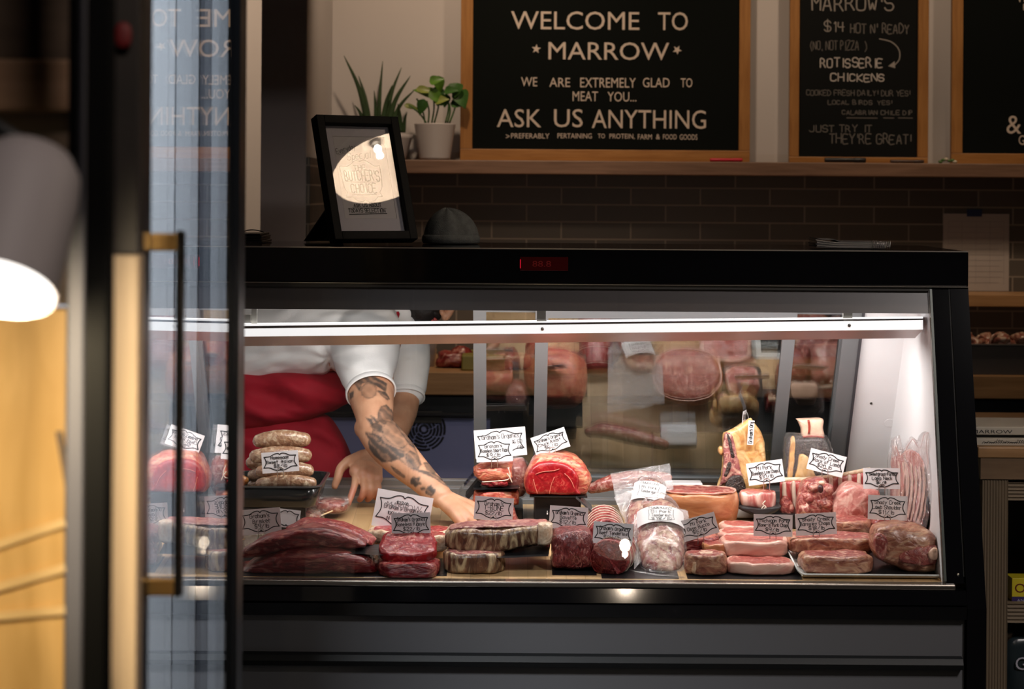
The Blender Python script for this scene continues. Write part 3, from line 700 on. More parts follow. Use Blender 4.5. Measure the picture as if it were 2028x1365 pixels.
# ================================================================== boards on the ledge
NF = V((0, -1, 0)); EX, EZ = V((1, 0, 0)), V((0, 0, 1))
M_felt = plain('black_felt', (0.0045, 0.006, 0.0055), 0.9, spec=0.1)
M_slate = plain('chalkboard', (0.0045, 0.0055, 0.0055), 0.7, spec=0.15)
M_let = plain('cream_letters', (0.62, 0.52, 0.44), 0.6)
M_frame = wood('board_frame_wood', (0.30, 0.13, 0.035), (0.42, 0.20, 0.06), axis=2, scale=6, stretch=12)
M_frameh = wood('board_frame_wood_across', (0.30, 0.13, 0.035), (0.42, 0.20, 0.06), axis=0, scale=6, stretch=12)
LZ = 1.572
def board(name, label, cat, px0, px1, fl, fr, fb, H, Y, face):
    x0, x1 = P(px0, 312, Y).x, P(px1, 312, Y).x
    t = thing(name, label, cat, ((x0+x1)/2, Y, LZ))
    wl, wr, wb = S(fl, Y), S(fr, Y), S(fb, Y)
    for a_, b2 in ((x0, x0+wl), (x1-wr, x1)):
        mk('frame_side', box(a_, b2, Y, Y+0.03, LZ+wb, LZ+H-wb, 0.002), M_frame, t)
    mk('frame_rail', box(x0, x1, Y, Y+0.03, LZ, LZ+wb-0.0003, 0.002), M_frameh, t)
    mk('frame_rail', box(x0, x1, Y, Y+0.03, LZ+H-wb+0.0003, LZ+H, 0.002), M_frameh, t)
    mk('board_face', box(x0+wl, x1-wr, Y+0.012, Y+0.022, LZ+wb, LZ+H-wb), face, t)
    return t, Y+0.012
def words(par, name, lst, Yt, mat):
    parts = []
    for s, a_, b2, yt, yb2 in lst:
        o_ = P(a_, yb2, Yt); mk(name, print_text(s, o_, EX, EZ, S(b2-a_, Yt), S(yb2-yt, Yt), NF, 0.003), mat, par)
t, Yt = board('letter_board', 'large black felt letter board in an oak frame, welcome message in cream letters', 'letter board', 911, 1485, 24, 22, 23, 0.86, 8.40, M_felt)
words(t, 'lettering', (('WELCOME', 1012, 1266, 22, 58), ('TO', 1303, 1362, 24, 60)), Yt, M_let)
words(t, 'lettering', (('MARROW', 1086, 1325, 83, 118),), Yt, M_let)
words(t, 'lettering', (('WE', 1032, 1064, 153, 171), ('ARE', 1088, 1129, 154, 172), ('EXTREMELY', 1149, 1259, 154, 173), ('GLAD', 1273, 1326, 154, 173), ('TO', 1348, 1371, 155, 173)), Yt, M_let)
words(t, 'lettering', (('MEAT', 1134, 1184, 181, 200), ('YOU...', 1203, 1260, 182, 201)), Yt, M_let)
words(t, 'lettering', (('ASK', 984, 1072, 216, 252), ('US', 1097, 1154, 216, 252), ('ANYTHING', 1172, 1398, 217, 254)), Yt, M_let)
words(t, 'lettering', (('>', 1002, 1009, 266, 274), ('PREFERABLY', 1012, 1088, 264, 274), ('PERTAINING', 1104, 1172, 264, 274), ('TO', 1184, 1198, 265, 274), ('PROTEIN,', 1207, 1257, 265, 276), ('FARM', 1263, 1291, 266, 276), ('&', 1299, 1307, 266, 276), ('FOOD', 1313, 1340, 266, 276), ('GOODS', 1346, 1381, 266, 277)), Yt, M_let)
for px, py, ro in ((1062, 97, 0.1), (1341, 99, 0.5)):
    c = P(px, py, Yt-0.002); r0, r1 = S(9.5, Yt), S(3.9, Yt)
    st = [c + V(((r0 if k % 2 == 0 else r1)*math.sin(ro+k*math.pi/5), 0, (r0 if k % 2 == 0 else r1)*math.cos(ro+k*math.pi/5))) for k in range(10)]
    mk('star', extrude_dir(st, (0, -0.002, 0)), M_let, t)
t, Yt = board('chalk_board', 'narrow chalkboard in a wooden frame with handwritten chicken special', 'chalkboard', 1563, 1838, 19, 21, 12, 0.86, 8.40, M_slate)
M_chalk = plain('chalk', (0.34, 0.31, 0.28), 0.9); M_chalkd = plain('faint_chalk', (0.17, 0.155, 0.14), 0.9); M_chalkb = plain('bright_chalk', (0.55, 0.50, 0.46), 0.9)
CH = (("MARROW'S", 1608, 1768, -8, 22, 3.2, M_chalk), ("$14", 1633, 1672, 42, 64, 2.2, M_chalk), ("HOT N' READY", 1684, 1800, 46, 67, 2.3, M_chalkd), ("(NO, NOT PIZZA...)", 1605, 1716, 80, 100, 1.6, M_chalkd),
      ("ROTISSERIE", 1625, 1747, 114, 134, 2.7, M_chalkb), ("CHICKENS", 1645, 1751, 145, 162, 2.7, M_chalkb), ("COOKED FRESH DAILY! DUR YES!", 1597, 1802, 177, 190, 1.5, M_chalkd), ("LOCAL BIRDS. YES!", 1640, 1766, 197, 208, 1.5, M_chalkd),
      ("CALABRIAN CHILE DIP", 1668, 1806, 217, 228, 1.5, M_chalkd), ("JUST TRY IT.", 1603, 1732, 246, 262, 2.0, M_chalkd), ("THEY'RE GREAT!", 1643, 1804, 264, 285, 2.2, M_chalkd))
for i, (s, a_, b2, yt, yb2, pen, m) in enumerate(CH):
    yt, yb2, pen = yt+1.5, yb2-1.5, pen*.85
    mk('chalk_writing', hand(s, P(a_, yb2, Yt), EX, EZ, S(b2-a_, Yt), S(yb2-yt, Yt), NF, S(pen, Yt), 0.001, seed=i), m, t)
cv = [P(px, py, Yt) for px, py in ((1742, 77), (1765, 83), (1780, 98), (1781, 117), (1771, 130))]
ah = [P(1772, 121, Yt-0.001), P(1759, 131, Yt-0.001), P(1773, 135, Yt-0.001)]
mk('chalk_arrow', merge(ribbon(catmull(cv, 5), S(2, Yt), NF, 0.001), (ah, [(0, 1, 2)])), M_chalk, t)
mk('chalk_underline', merge(*[ribbon([P(a_, 233.5, Yt), P(b2, 234, Yt)], S(1.6, Yt), NF, 0.001) for a_, b2 in ((1677, 1737), (1750, 1770), (1779, 1807))]), M_chalkd, t)
t, Yt = board('letter_board', 'black letter board with an ampersand, cut by the right edge of the view', 'letter board', 1884, 2460, 22, 22, 21, 0.86, 8.40, M_felt)
words(t, 'lettering', (('&', 1993, 2022, 229, 265), ('GO', 2017, 2046, 268, 287), ('TH', 2013, 2040, -14, 4), ('R', 2026, 2036, 8, 20)), Yt, M_let)
# pens and small things on the ledge
def pen(name, label, px0, px1, py, r, mat, Y=8.33, tip=None):
    a_, b2 = P(px0, py, Y), P(px1, py, Y); a_.z = b2.z = LZ + r*1.15
    t = thing(name, label, 'marker', ((a_.x+b2.x)/2, Y, LZ))
    mk('barrel', tube([a_, a_.lerp(b2, .02), a_.lerp(b2, .98), b2], [r*.8, r, r, r*.8], 14), mat, t, True)
    mk('cap', tube([a_.lerp(b2, 0.72), a_.lerp(b2, 0.73), a_.lerp(b2, .99), b2 + (b2-a_)*0.01], [r*1.05, r*1.12, r*1.1, r*.8], 14), tip or mat, t, True)
pen('chalk_marker', 'bright red marker lying on the ledge under the welcome board', 1406, 1470, 316, 0.0065, plain('red_plastic', (0.5, 0.008, 0.03), 0.4))
pen('chalk_marker', 'thick black marker on the ledge under the chalkboard', 1633, 1714, 318, 0.009, plain('black_plastic', (0.012, 0.012, 0.013), 0.4))
pen('chalk_marker', 'thin brown pen with pale end on the ledge right of the black marker', 1763, 1829, 320, 0.006, plain('brown_plastic', (0.06, 0.03, 0.02), 0.4), tip=plain('brown_dark', (0.04, 0.02, 0.015), 0.4))
g = thing('succulent_sprig', 'tiny green succulent sprig on the ledge between chalkboard and right board', 'plant', P(1877, 328, 8.33)); M_gr = plain('leaf_green', (0.06, 0.13, 0.03), 0.5, var=0.3)
M_grp = plain('pale_bud', (0.5, 0.45, 0.35), 0.5)
for k, (px, dz) in enumerate(((1862, .006), (1868, .013), (1874, .016), (1880, .010), (1886, .012), (1890, .006))):
    c = P(px, 320, 8.33); c.z = LZ+dz; mk('leaf', ellipsoid(c, (0.009, 0.008, 0.006), amp=.2, seed=k), M_grp if k in (2, 5) else M_gr, g, True)
# taped note on the tiles
q0, q1 = P(1867, 576, 8.474), P(1999, 424, 8.474)
nt_ = thing('taped_note', 'grey ruled paper note taped to the dark tiles with blue tape', 'note', ((q0.x+q1.x)/2, 8.474, q0.z))
mk('note_paper', box(q0.x, q1.x, 8.474, 8.4755, q0.z, q1.z), plain('note_grey', (0.42, 0.37, 0.34), 0.8, var=0.06, vs=8), nt_)
mk('ruled_lines', merge(*[ribbon([(q0.x+0.02, 8.4735, q1.z-0.03-0.022*k), (q1.x-0.02-0.01*(k % 3), 8.4735, q1.z-0.03-0.022*k)], 0.0016, NF) for k in range(12)] + [ribbon([(q0.x+0.02+0.055*k, 8.4735, q1.z-0.03), (q0.x+0.02+0.055*k, 8.4735, q1.z-0.28)], 0.0014, NF) for k in range(5)]), plain('note_line', (0.30, 0.26, 0.24), 0.8), nt_)
a_, b2 = P(1915, 429, 8.47), P(1945, 415, 8.47)
mk('blue_tape', box(a_.x, b2.x, 8.4715, 8.473, a_.z, b2.z), plain('blue_tape', (0.015, 0.03, 0.10), 0.6), nt_)

# ================================================================== plants on the ledge
M_aloe = plain('aloe_green', (0.030, 0.060, 0.018), 0.45, var=0.35, vs=25)
M_pot = plain('white_pot', (0.52, 0.48, 0.47), 0.4)
M_soil = plain('soil', (0.03, 0.02, 0.015), 0.9)
def pot(par, c, r0, r1, h, ribs=0):
    prof = [(0.0, 0.0), (r0*.95, 0.0), (r0, 0.004)]
    k = 14 if ribs else 3
    for i in range(1, k*2+1):
        u = i/(k*2); prof.append((r0+(r1-r0)*u + (0.0008 if ribs and i % 2 else 0), h*u))
    prof += [(r1-.004, h), (r1-.006, h-.02), (0.0, h-.02)]
    mk('pot', lathe(prof, c, 40), M_pot, par, True)
    mk('soil', lathe([(0, 0), (r1-.007, 0), (r1-.012, .005), (0, .006)], (c[0], c[1], c[2]+h-.019), 24), M_soil, par, True)
ac = P(752, 312, 8.39); ac.z = LZ
al = thing('aloe_plant', 'spiky aloe plant in a white pot behind the framed sign', 'potted plant', ac)
pot(al, ac, S(52, 8.39), S(66, 8.39), S(50, 8.39))
base = ac + V((0, 0, S(46, 8.39)))
for tx, ty, bx, by, wd, dy in ((681, 110, 730, 250, 11, -.02), (710, 150, 732, 250, 9, 0.02), (758, 121, 749, 255, 8, .03), (741, 179, 745, 255, 7, -.02), (795, 134, 762, 250, 9, .02), (813, 150, 765, 255, 11, -.01), (822, 177, 772, 255, 9, -.03), (777, 168, 757, 250, 10, -.04), (702, 208, 722, 255, 8, -.03), (788, 205, 793, 262, 10, -.06), (806, 222, 799, 262, 7, -.05)):
    b0 = P(bx, by, 8.39+dy*.3); e0 = P(tx, ty, 8.39+dy)
    mid = b0.lerp(e0, .5) + V(((bx-tx)*0.0002, 0, 0.012))
    C4 = catmull([b0, mid, e0], 8); L = len(C4)-1
    rr = [S(wd, 8.39)*0.62*(1-(i/L))**0.75 + 0.0008 for i in range(L+1)]
    mk('leaf', tube(C4, rr, 10, ref=(0, 1, 0), flat=0.45), M_aloe, al, True)
pc = P(861, 312, 8.36); pc.z = LZ
po = thing('pothos_plant', 'bushy green leafy plant in a ribbed white pot beside the welcome board', 'potted plant', pc)
pot(po, pc, S(30, 8.36), S(41, 8.36), S(72, 8.36), 1)
M_leafs = [plain('pothos_bright', (0.085, 0.20, 0.018), 0.4, var=0.35, vs=30), plain('pothos_mid', (0.04, 0.12, 0.02), 0.4, var=0.3, vs=30), plain('pothos_yellow', (0.22, 0.26, 0.05), 0.4, var=0.3, vs=30)]
def leaf(c, d, nrm, L, wd, fold=0.25):
    d = d.normalized(); s = nrm.cross(d).normalized(); nn = d.cross(s).normalized(); v, f = [], []
    m = 8
    for i in range(m+1):
        u = i/m; hw = wd/2*math.sin(math.pi*min(1, u**0.62))**0.9*(1-0.15*u) if 0 < u < 1 else 0.0004
        p = c + d*(L*u) - nn*(0.25*L*u*u)
        v += [p - s*hw + nn*hw*fold, p - s*hw*.5 + nn*hw*fold*.35, p, p + s*hw*.5 + nn*hw*fold*.35, p + s*hw + nn*hw*fold]
    for i in range(m):
        for k in range(4): f.append((i*5+k, i*5+k+1, (i+1)*5+k+1, (i+1)*5+k))
    lo = [p - nn*0.0008 for p in v]; n = len(v)
    return v+lo, f + [tuple(reversed([i+n for i in q])) for q in f]
rn = random.Random(5)
for k, (px, py, dx, dz, L, wd, mi) in enumerate(((868, 190, -1.4, .5, 52, 26, 0), (862, 172, .2, -1, 38, 34, 1), (850, 162, .7, .2, 30, 22, 0), (868, 150, 0.1, -1, 34, 26, 0), (824, 176, 1, -.1, 40, 18, 2), (880, 180, .8, .1, 30, 20, 1), (840, 196, -.3, -1, 34, 24, 1), (850, 180, .8, -.6, 40, 26, 0), (905, 164, -.2, -1, 30, 34, 1), (908, 178, .3, -.8, 40, 36, 1), (885, 186, -.2, -.8, 28, 22, 1), (892, 205, .8, .0, 30, 22, 1), (880, 206, -.5, .2, 18, 16, 1), (800, 208, 1, -.2, 34, 12, 2), (860, 200, .9, .2, 30, 22, 2))):
    c = P(px, py, 8.34 + rn.uniform(-.03, .02))
    mk('leaf', leaf(c, V((dx, rn.uniform(-.5, .1), dz)), V((rn.uniform(-.3, .3), -1, .5)), S(L, 8.34), S(wd, 8.34)), M_leafs[mi], po, True)
for x0, y0, x1, y1 in ((842, 238, 825, 195), (848, 238, 845, 200), (855, 238, 858, 190), (860, 238, 870, 185), (882, 238, 888, 195), (886, 238, 890, 205), (890, 238, 905, 190), (846, 240, 810, 208)):
    a_, b2 = P(x0, y0+6, 8.36), P(x1, y1, 8.35)
    mk('stem', tube(catmull([a_, a_.lerp(b2, .5)+V((0.006, 0, 0.004)), b2], 4), 0.0032, 8), M_leafs[1], po, True)

# ================================================================== things on top of the case
ZT = ztop + 0.001
# framed sign: leans back on a card strut and is turned to the right
th, ph = R(31), R(20)
e1 = V((math.cos(th), math.sin(th), 0)); bk_ = V((-math.sin(th), math.cos(th), 0))
e2 = (bk_*math.sin(ph) + V((0, 0, 1))*math.cos(ph)); en = -(bk_*math.cos(ph)) + V((0, 0, 1))*math.sin(ph)
FB = P(664, 478, 5.34); FB.z = ZT + 0.0145
def solve_e(px, py, base=None):
    """point of the sign's face seen at a pixel, as (a, b) along e1, e2 from its lower left corner"""
    q = P(px, py, 1.0); d = q - V((0, 0, CAMZ)); o_ = V((0, 0, CAMZ)); b0 = base or FB
    s = (b0 - o_).dot(en) / d.dot(en); p = o_ + d*s - b0
    return p.dot(e1), p.dot(e2)
fs = thing('framed_sign', 'black framed hand lettered sign leaning back on top of the case', 'sign', FB)
FWd = solve_e(828, 470)[0]; FH = solve_e(613, 226)[1]
fw = 0.022
def fbox(a0, a1, b0, b1, n0, n1, bev=0.0):
    return obox(FB + e1*((a0+a1)/2) + e2*((b0+b1)/2) + en*((n0+n1)/2), e1, e2, en, (a1-a0)/2, (b1-b0)/2, (n1-n0)/2, bev)
M_fr = plain('frame_black', (0.008, 0.0075, 0.007), 0.6, spec=0.12, bump=0.1)
for a0, a1, b0, b1 in ((0, fw, 0, FH), (FWd-fw, FWd, 0, FH)): mk('frame_side', fbox(a0, a1, b0, b1, -0.034, 0.0, 0.0015), M_fr, fs)
for b0, b1 in ((0, fw), (FH-fw, FH)): mk('frame_rail', fbox(fw, FWd-fw, b0, b1, -0.034, 0.0, 0.0015), M_fr, fs)
mt = mk('paper_mat', fbox(fw, FWd-fw, fw, FH-fw, -0.026, -0.022), plain('mat_lilac', (0.78, 0.74, 0.80), 0.7), fs)
pin = -0.0215
pr0, pr1 = solve_e(650, 279, FB+en*pin), solve_e(776, 430, FB+en*pin)
a0, a1, b0, b1 = 0.048, FWd-0.040, 0.062, FH-0.050
card_ = mk('sign_print', fbox(a0, a1, b0, b1, -0.0218, -0.0214), plain('sign_paper', (0.84, 0.80, 0.82), 0.7), fs)
mk('print_edge', merge(fbox(a0, a1, b1-0.0008, b1, -0.0214, -0.0212), fbox(a1-0.0008, a1, b0, b1, -0.0214, -0.0212)), plain('edge_brown', (0.10, 0.08, 0.07), 0.7), fs)
mk('sign_glass', fbox(fw-0.002, FWd-fw+0.002, fw-0.002, FH-fw+0.002, -0.0135, -0.0115), glass('sign_glazing', 0.09), fs)
mk('backing', fbox(0.006, FWd-0.006, 0.006, FH-0.006, -0.0385, -0.0345), M_blackm, fs)
bm_ = FB + e1*(FWd/2) - en*0.039
st = [bm_ + e2*0.20, bm_ + e2*0.02]
foot = V((bm_.x + bk_.x*0.27, bm_.y + bk_.y*0.27, ZT+0.001))
wv = e1*0.035
mk('strut', extrude_dir([bm_ + e2*0.19 - wv*.7, bm_ + e2*0.19 + wv*.7, foot + wv*1.6 + V((0, 0, 0.001)), foot - wv*1.6 + V((0, 0, .001))], bk_*0.006), M_blackm, fs)
sd = [P(590, 474, 5.50), P(641, 476, 5.42), P(655, 372, 5.46), P(612, 398, 5.50)]
def fpt(px, py):
    a_, b_3 = solve_e(px, py, FB+en*pin); return FB + e1*a_ + e2*b_3 + en*pin
def fline(pts, pen): return ribbon([fpt(*p) for p in pts], pen, en, 0.0006)
sh_ = [(674, 329), (686, 330), (696, 324), (704, 318), (712, 320), (720, 317), (730, 322), (742, 329), (751, 328)]
mk('emblem', merge(fline(catmull([V((x, y, 0)) for x, y in sh_], 4) and [(q.x, q.y) for q in catmull([V((x, y, 0)) for x, y in sh_], 4)], 0.0016),
    fline([(672, 329), (677, 352), (683, 374), (688, 381), (686, 390)], 0.0014), fline([(751, 328), (755, 352), (756, 373), (752, 381), (757, 389)], 0.0014),
    fline([(686, 390), (699, 390), (708, 398), (718, 400), (724, 396), (732, 401), (742, 398), (748, 390), (757, 389)], 0.0026),
    fline([(671, 334), (681, 372)], 0.0008), fline([(753, 334), (758, 371)], 0.0008),
    ([fpt(718, 399), fpt(723, 393), fpt(729, 398), fpt(724, 403)], [(0, 1, 2, 3)])), M_ink, fs)
mk('underlines', merge(fline([(692, 339), (737, 338)], .001), fline([(685, 360), (749, 361)], .0012), fline([(695, 362), (736, 362)], .0008), fline([(698, 386), (745, 385)], .0022), fline([(707, 388), (733, 388)], .0008), fline([(698, 411), (755, 410)], .0008), fline([(690, 413), (765, 413)], .0010), fline([(692, 425), (766, 423)], .0024), fline([(670, 307), (684, 303)], .0006)), M_ink, fs)
for s, (x0, y0), (x1, y1), h, pw, sl in (('Everyday', (667, 305), (704, 296), 10, .0010, .1), ('Special', (688, 318), (733, 313), 14, .0016, .25), ('THE', (701, 337), (725, 336), 9, .0022, 0), ("BUTCHER'S", (684, 358), (752, 358), 19, .0030, 0), ('CHOICE', (697, 382), (746, 382), 17, .0030, 0), ('ASK US ABOUT', (701, 410), (755, 409), 6, .0016, 0), ('TODAYS SELECTION', (691, 421), (763, 421), 7, .0016, 0)):
    a_, b2, u_ = fpt(x0, y0), fpt(x1, y1), fpt(x0-h*0.15, y0-h)
    dx = (b2-a_); ll = dx.length; dx.normalize(); dy = (u_-a_); dy = dy - dx*dy.dot(dx); hh = dy.length; dy.normalize()
    mk('lettering', hand(s, a_, dx, dy, ll, hh, en, pw, 0.0007, seed=3, slant=sl), M_ink, fs)
# pendant lamp over the case, mirrored in the sign's glass; a second one out in the shop
def pendant(label, c, rr, aim_h, energy, lining, watts, br, bh):
    t = thing('pendant_lamp', label, 'lamp', c)
    h = rr*0.62
    prof_o = [(rr, 0.0), (rr*.97, h*.25), (rr*.85, h*.55), (rr*.6, h*.82), (rr*.3, h*.97), (0.03, h)]
    prof_i = [(r_*.975 if r_ > .03 else .028, z_-0.003) for r_, z_ in prof_o]
    mk('shade', loft([[V((c[0]+r_*math.cos(2*math.pi*k/40), c[1]+r_*math.sin(2*math.pi*k/40), c[2]+z_)) for k in range(40)] for r_, z_ in prof_o], False, False), plain('shade_black', (0.012, 0.012, 0.012), 0.4), t, True)
    mk('shade_lining', loft([[V((c[0]+r_*math.cos(2*math.pi*k/40), c[1]+r_*math.sin(2*math.pi*k/40), c[2]+z_)) for k in range(40)] for r_, z_ in prof_i], False, True), lining, t, True)
    mk('cord', tube([(c[0], c[1], c[2]+h), (c[0], c[1], aim_h)], 0.004, 8), M_blackm, t)
    mk('socket', tube([(c[0], c[1], c[2]+h*.86), (c[0], c[1], c[2]+h-0.003)], 0.018, 12), M_blackm, t)
    mk('bulb', ellipsoid((c[0], c[1], c[2]+h*bh), (br, br, br*1.25)), plain('lit_bulb', (1, 1, 1), 0.5, emis=((1.0, 0.82, 0.62), energy)), t, True)
    lamp('pendant_bulb_light', 'POINT', (c[0], c[1], c[2]+h*bh-br*1.25-0.013), None, watts, (1.0, 0.80, 0.60), 0.010)
p0 = fpt(752, 322); d0 = (p0 - V((0, 0, CAMZ))).normalized(); r_ = d0 - en*(2*d0.dot(en))
LPOS = p0 + r_*1.55 - V((0, 0, 0.03))
pendant('black dome pendant lamp over the case, mirrored in the framed sign', LPOS, 0.185, 3.2, 60, plain('shade_white', (0.55, 0.51, 0.47), 0.6), 9.5, 0.012, .70)
pendant('small black dome pendant lamp, its bulb mirrored in the case glass', V((0.445, 2.0, 1.935)), 0.12, 3.2, 28, plain('shade_inner_black', (0.02, 0.018, 0.016), 0.6), 3, 0.020, .12)
# beanie
hb = P(893, 480, 5.58); hb.z = ZT
hm = plain('knit_grey', (0.12, 0.125, 0.118), 0.95, bump=0.9, bs=420, var=0.2, vs=60)
def hat_pt(u, v):
    a_ = 2*math.pi*u; r_ = 0.072*max(0, math.cos(v*math.pi/2))**1.0; z = 0.088*math.sin(v*math.pi/2)**0.9 if v > 0 else 0
    fold = 0.016*noise.noise(V((math.cos(a_)*1.8, math.sin(a_)*1.8, v*1.2+4)))*v**.5 - 0.014*math.exp(-((a_-5.1)/.22)**2)*v*(1-v)*3
    r_ = max(0.0005, r_ + fold*(1-v*.6))
    return V((hb.x + r_*math.cos(a_) - 0.012*v*v, hb.y + r_*0.9*math.sin(a_), ZT + 0.004 + z + 0.4*fold*v))
ht = thing('knit_beanie', 'dark grey knitted beanie lying on the case top beside the framed sign', 'hat', hb)
mk('crown', loft([[hat_pt(k/48, j/20*0.985) for k in range(48)] for j in range(21)]), hm, ht, True)
mk('brim', loft([[V((hb.x + (0.0705+0.0055*math.cos(b_4))*math.cos(2*math.pi*k/48), hb.y + (0.0635+0.0055*math.cos(b_4))*math.sin(2*math.pi*k/48), ZT + 0.0115 + 0.0112*math.sin(b_4))) for k in range(48)] for b_4 in [2*math.pi*j/12 for j in range(13)]], False, False), hm, ht, True)
# spiral notebook and papers
nb = thing('spiral_notebook', 'spiral bound notebook with curled pages on the right of the case top', 'notebook', V((P(1690, 487, 5.4).x, 5.42, ZT)))
xA, xB = P(1616, 487, 5.35).x, P(1752, 487, 5.35).x
for k in range(7):
    z0 = ZT + 0.0008 + k*0.0024; dx = 0.002*math.sin(k*2.3)
    gr = []
    for i in range(13):
        u = i/12; lift = 0.0055*max(0, 1-u*2.2)**2*(0.4+0.2*k) + (0.006*math.exp(-((u-0.22)/0.05)**2) if k == 6 else 0)
        gr.append((u, lift))
    top = [V((xA+dx+(xB-xA)*u, 5.34, z0+0.002+l)) for u, l in gr]; bot = [V((xA+dx+(xB-xA)*u, 5.34, z0+l)) for u, l in reversed(gr)]
    mk('page_block' if k < 6 else 'curled_page', extrude_dir(top+bot, (0, 0.14, 0)), plain('page_grey%d' % (k % 2), (0.05, 0.045, 0.045) if k % 2 == 0 and k < 6 else (0.24, 0.22, 0.20), 0.7), nb)
for k in range(11):
    x = P(1726+3.6*k, 487, 5.35).x
    mk('wire_ring', tube([V((x+0.001*math.cos(a_), 5.345+0.011*math.cos(a_), ZT+0.0105+0.0098*math.sin(a_))) for a_ in [2*math.pi*i/14 for i in range(15)]], 0.0007, 6), M_chrome, nb, True)
fo = thing('black_folder_stack', 'short stack of black folders on the left end of the case top', 'folder', V((P(480, 480, 5.5).x, 5.55, ZT)))
for k in range(4):
    xa_, xb_ = -0.80, P(521-2*(k % 2)-k, 480, 5.5).x
    mk('folder', box(xa_, xb_, 5.48+0.004*k, 5.70, ZT+0.0005+k*0.0062, ZT+0.0058+k*0.0062, 0.001), plain('folder_black', (0.015, 0.014, 0.014), 0.4), fo)
mk('cable_loop', tube([V((P(475+46*i/16, 462, 5.5).x, 5.52, ZT+0.0268+0.006*math.sin(i/16*math.pi))) for i in range(17)], 0.0014, 6), M_blackm, fo, True)

# ================================================================== glass door and cooler in the left foreground
PXX = -0.370
d1 = struct(mk('door_1', merge(box(PXX-0.006, PXX+0.010, 2.835, 2.90, 0, 2.6), box(PXX+0.0045, PXX+0.0085, 2.09, 2.15, 0, 2.6), box(PXX-0.004, PXX+0.006, 2.15, 2.835, 2.5, 2.6), box(PXX-0.004, PXX+0.006, 2.15, 2.835, 0, 0.12)), plain('door_frame_navy', (0.010, 0.012, 0.016), 0.3)))
mk('door_glass', box(PXX-0.003, PXX+0.003, 2.15, 2.835, 0.12, 2.5), M_pane, d1)
# pull handle: upright bar on two flat brackets
M_hd = plain('handle_black', (0.02, 0.018, 0.016), 0.22, 0.4)
hX = PXX + 0.040; hY = 2.16
zA, zB = P(365, 478, hY).z, P(365, 1160, hY).z
xh0, xh1 = P(286, 478, hY).x, P(352, 478, hY).x
hd = mk('door_handle', merge(box(P(350, 478, hY).x, P(366, 478, hY).x, hY-0.008, hY+0.008, zB-0.011, zA+0.011, 0.003)), M_hd, d1)
M_bracket_lit = plain('bracket_warm_lit', (0.55, 0.32, 0.10), 0.25, 0.7)  # orange of the warm light the black brackets mirror, put into the colour
mk('handle_bracket', merge(box(PXX+0.0035, xh1, hY-0.006, hY+0.006, zA-0.010, zA+0.008, 0.002)), M_bracket_lit, hd)
mk('handle_bracket', merge(box(PXX+0.0035, xh1, hY-0.006, hY+0.006, zB-0.010, zB+0.008, 0.002)), M_bracket_lit, hd)
# blue grey cooler side with upright ribs behind the glass
xc0, xc1 = P(250, 700, 3.6).x, P(457, 700, 3.6).x
cl_ = thing('upright_cooler', 'tall blue grey upright cooler side with vertical ribs behind the glass door', 'cooler', V(((xc0+xc1)/2, 3.8, 0)))
mk('cabinet', extrude_dir([V((xc0-0.2, 3.62, 0)), V((xc1, 3.62, 0)), V((xc1*4.25/3.6, 4.25, 0)), V((xc0-0.2, 4.25, 0))], (0, 0, 2.5)), plain('cooler_blue', (0.33, 0.35, 0.38), 0.5), cl_)
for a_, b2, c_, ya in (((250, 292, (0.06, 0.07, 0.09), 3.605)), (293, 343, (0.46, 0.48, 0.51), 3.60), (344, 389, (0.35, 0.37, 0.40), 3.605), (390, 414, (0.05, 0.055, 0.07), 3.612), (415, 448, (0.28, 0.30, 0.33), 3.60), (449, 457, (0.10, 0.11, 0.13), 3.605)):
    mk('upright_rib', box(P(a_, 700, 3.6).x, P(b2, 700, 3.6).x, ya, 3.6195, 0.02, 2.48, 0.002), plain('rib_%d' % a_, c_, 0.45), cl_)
# dark jamb posts nearer the camera
def post(name, px0, px1, Y, z0, z1, mat, dep=0.03):
    return struct(mk(name, box(P(px0, 700, Y).x, P(px1, 700, Y).x, Y, Y+dep, z0, z1, 0.002), mat))
post('trim_1', 166, 212, 1.70, 0, 2.6, plain('post_black', (0.004, 0.004, 0.004), 0.9, spec=0.05))
post('trim_2', 212, 273, 1.98, 0, P(240, 505, 1.98).z, wood('jamb_lit', (0.52, 0.38, 0.24), (0.62, 0.47, 0.31), axis=2, scale=5, stretch=20))  # lower jamb, the light on it put into the pale wood
post('trim_3', 212, 273, 1.98, P(240, 504, 1.98).z, 2.6, plain('jamb_shaded', (0.020, 0.015, 0.012), 0.5, var=0.3, vs=10))  # same jamb above the light, shade put into the dark colour
post('trim_4', 131, 165, 1.86, 0, 2.6, plain('jamb_steel', (0.12, 0.12, 0.145), 0.5, 0.2))
q0 = P(244, 70, 1.972); o = mk('red_tag', ellipsoid(q0, (S(17, 1.97), 0.004, S(26, 1.97)), e=.8), plain('tag_red', (0.13, 0.003, 0.004), 0.6), smooth=True); tag(o, 'blurred red tag on the dark door jamb at upper left', 'tag')
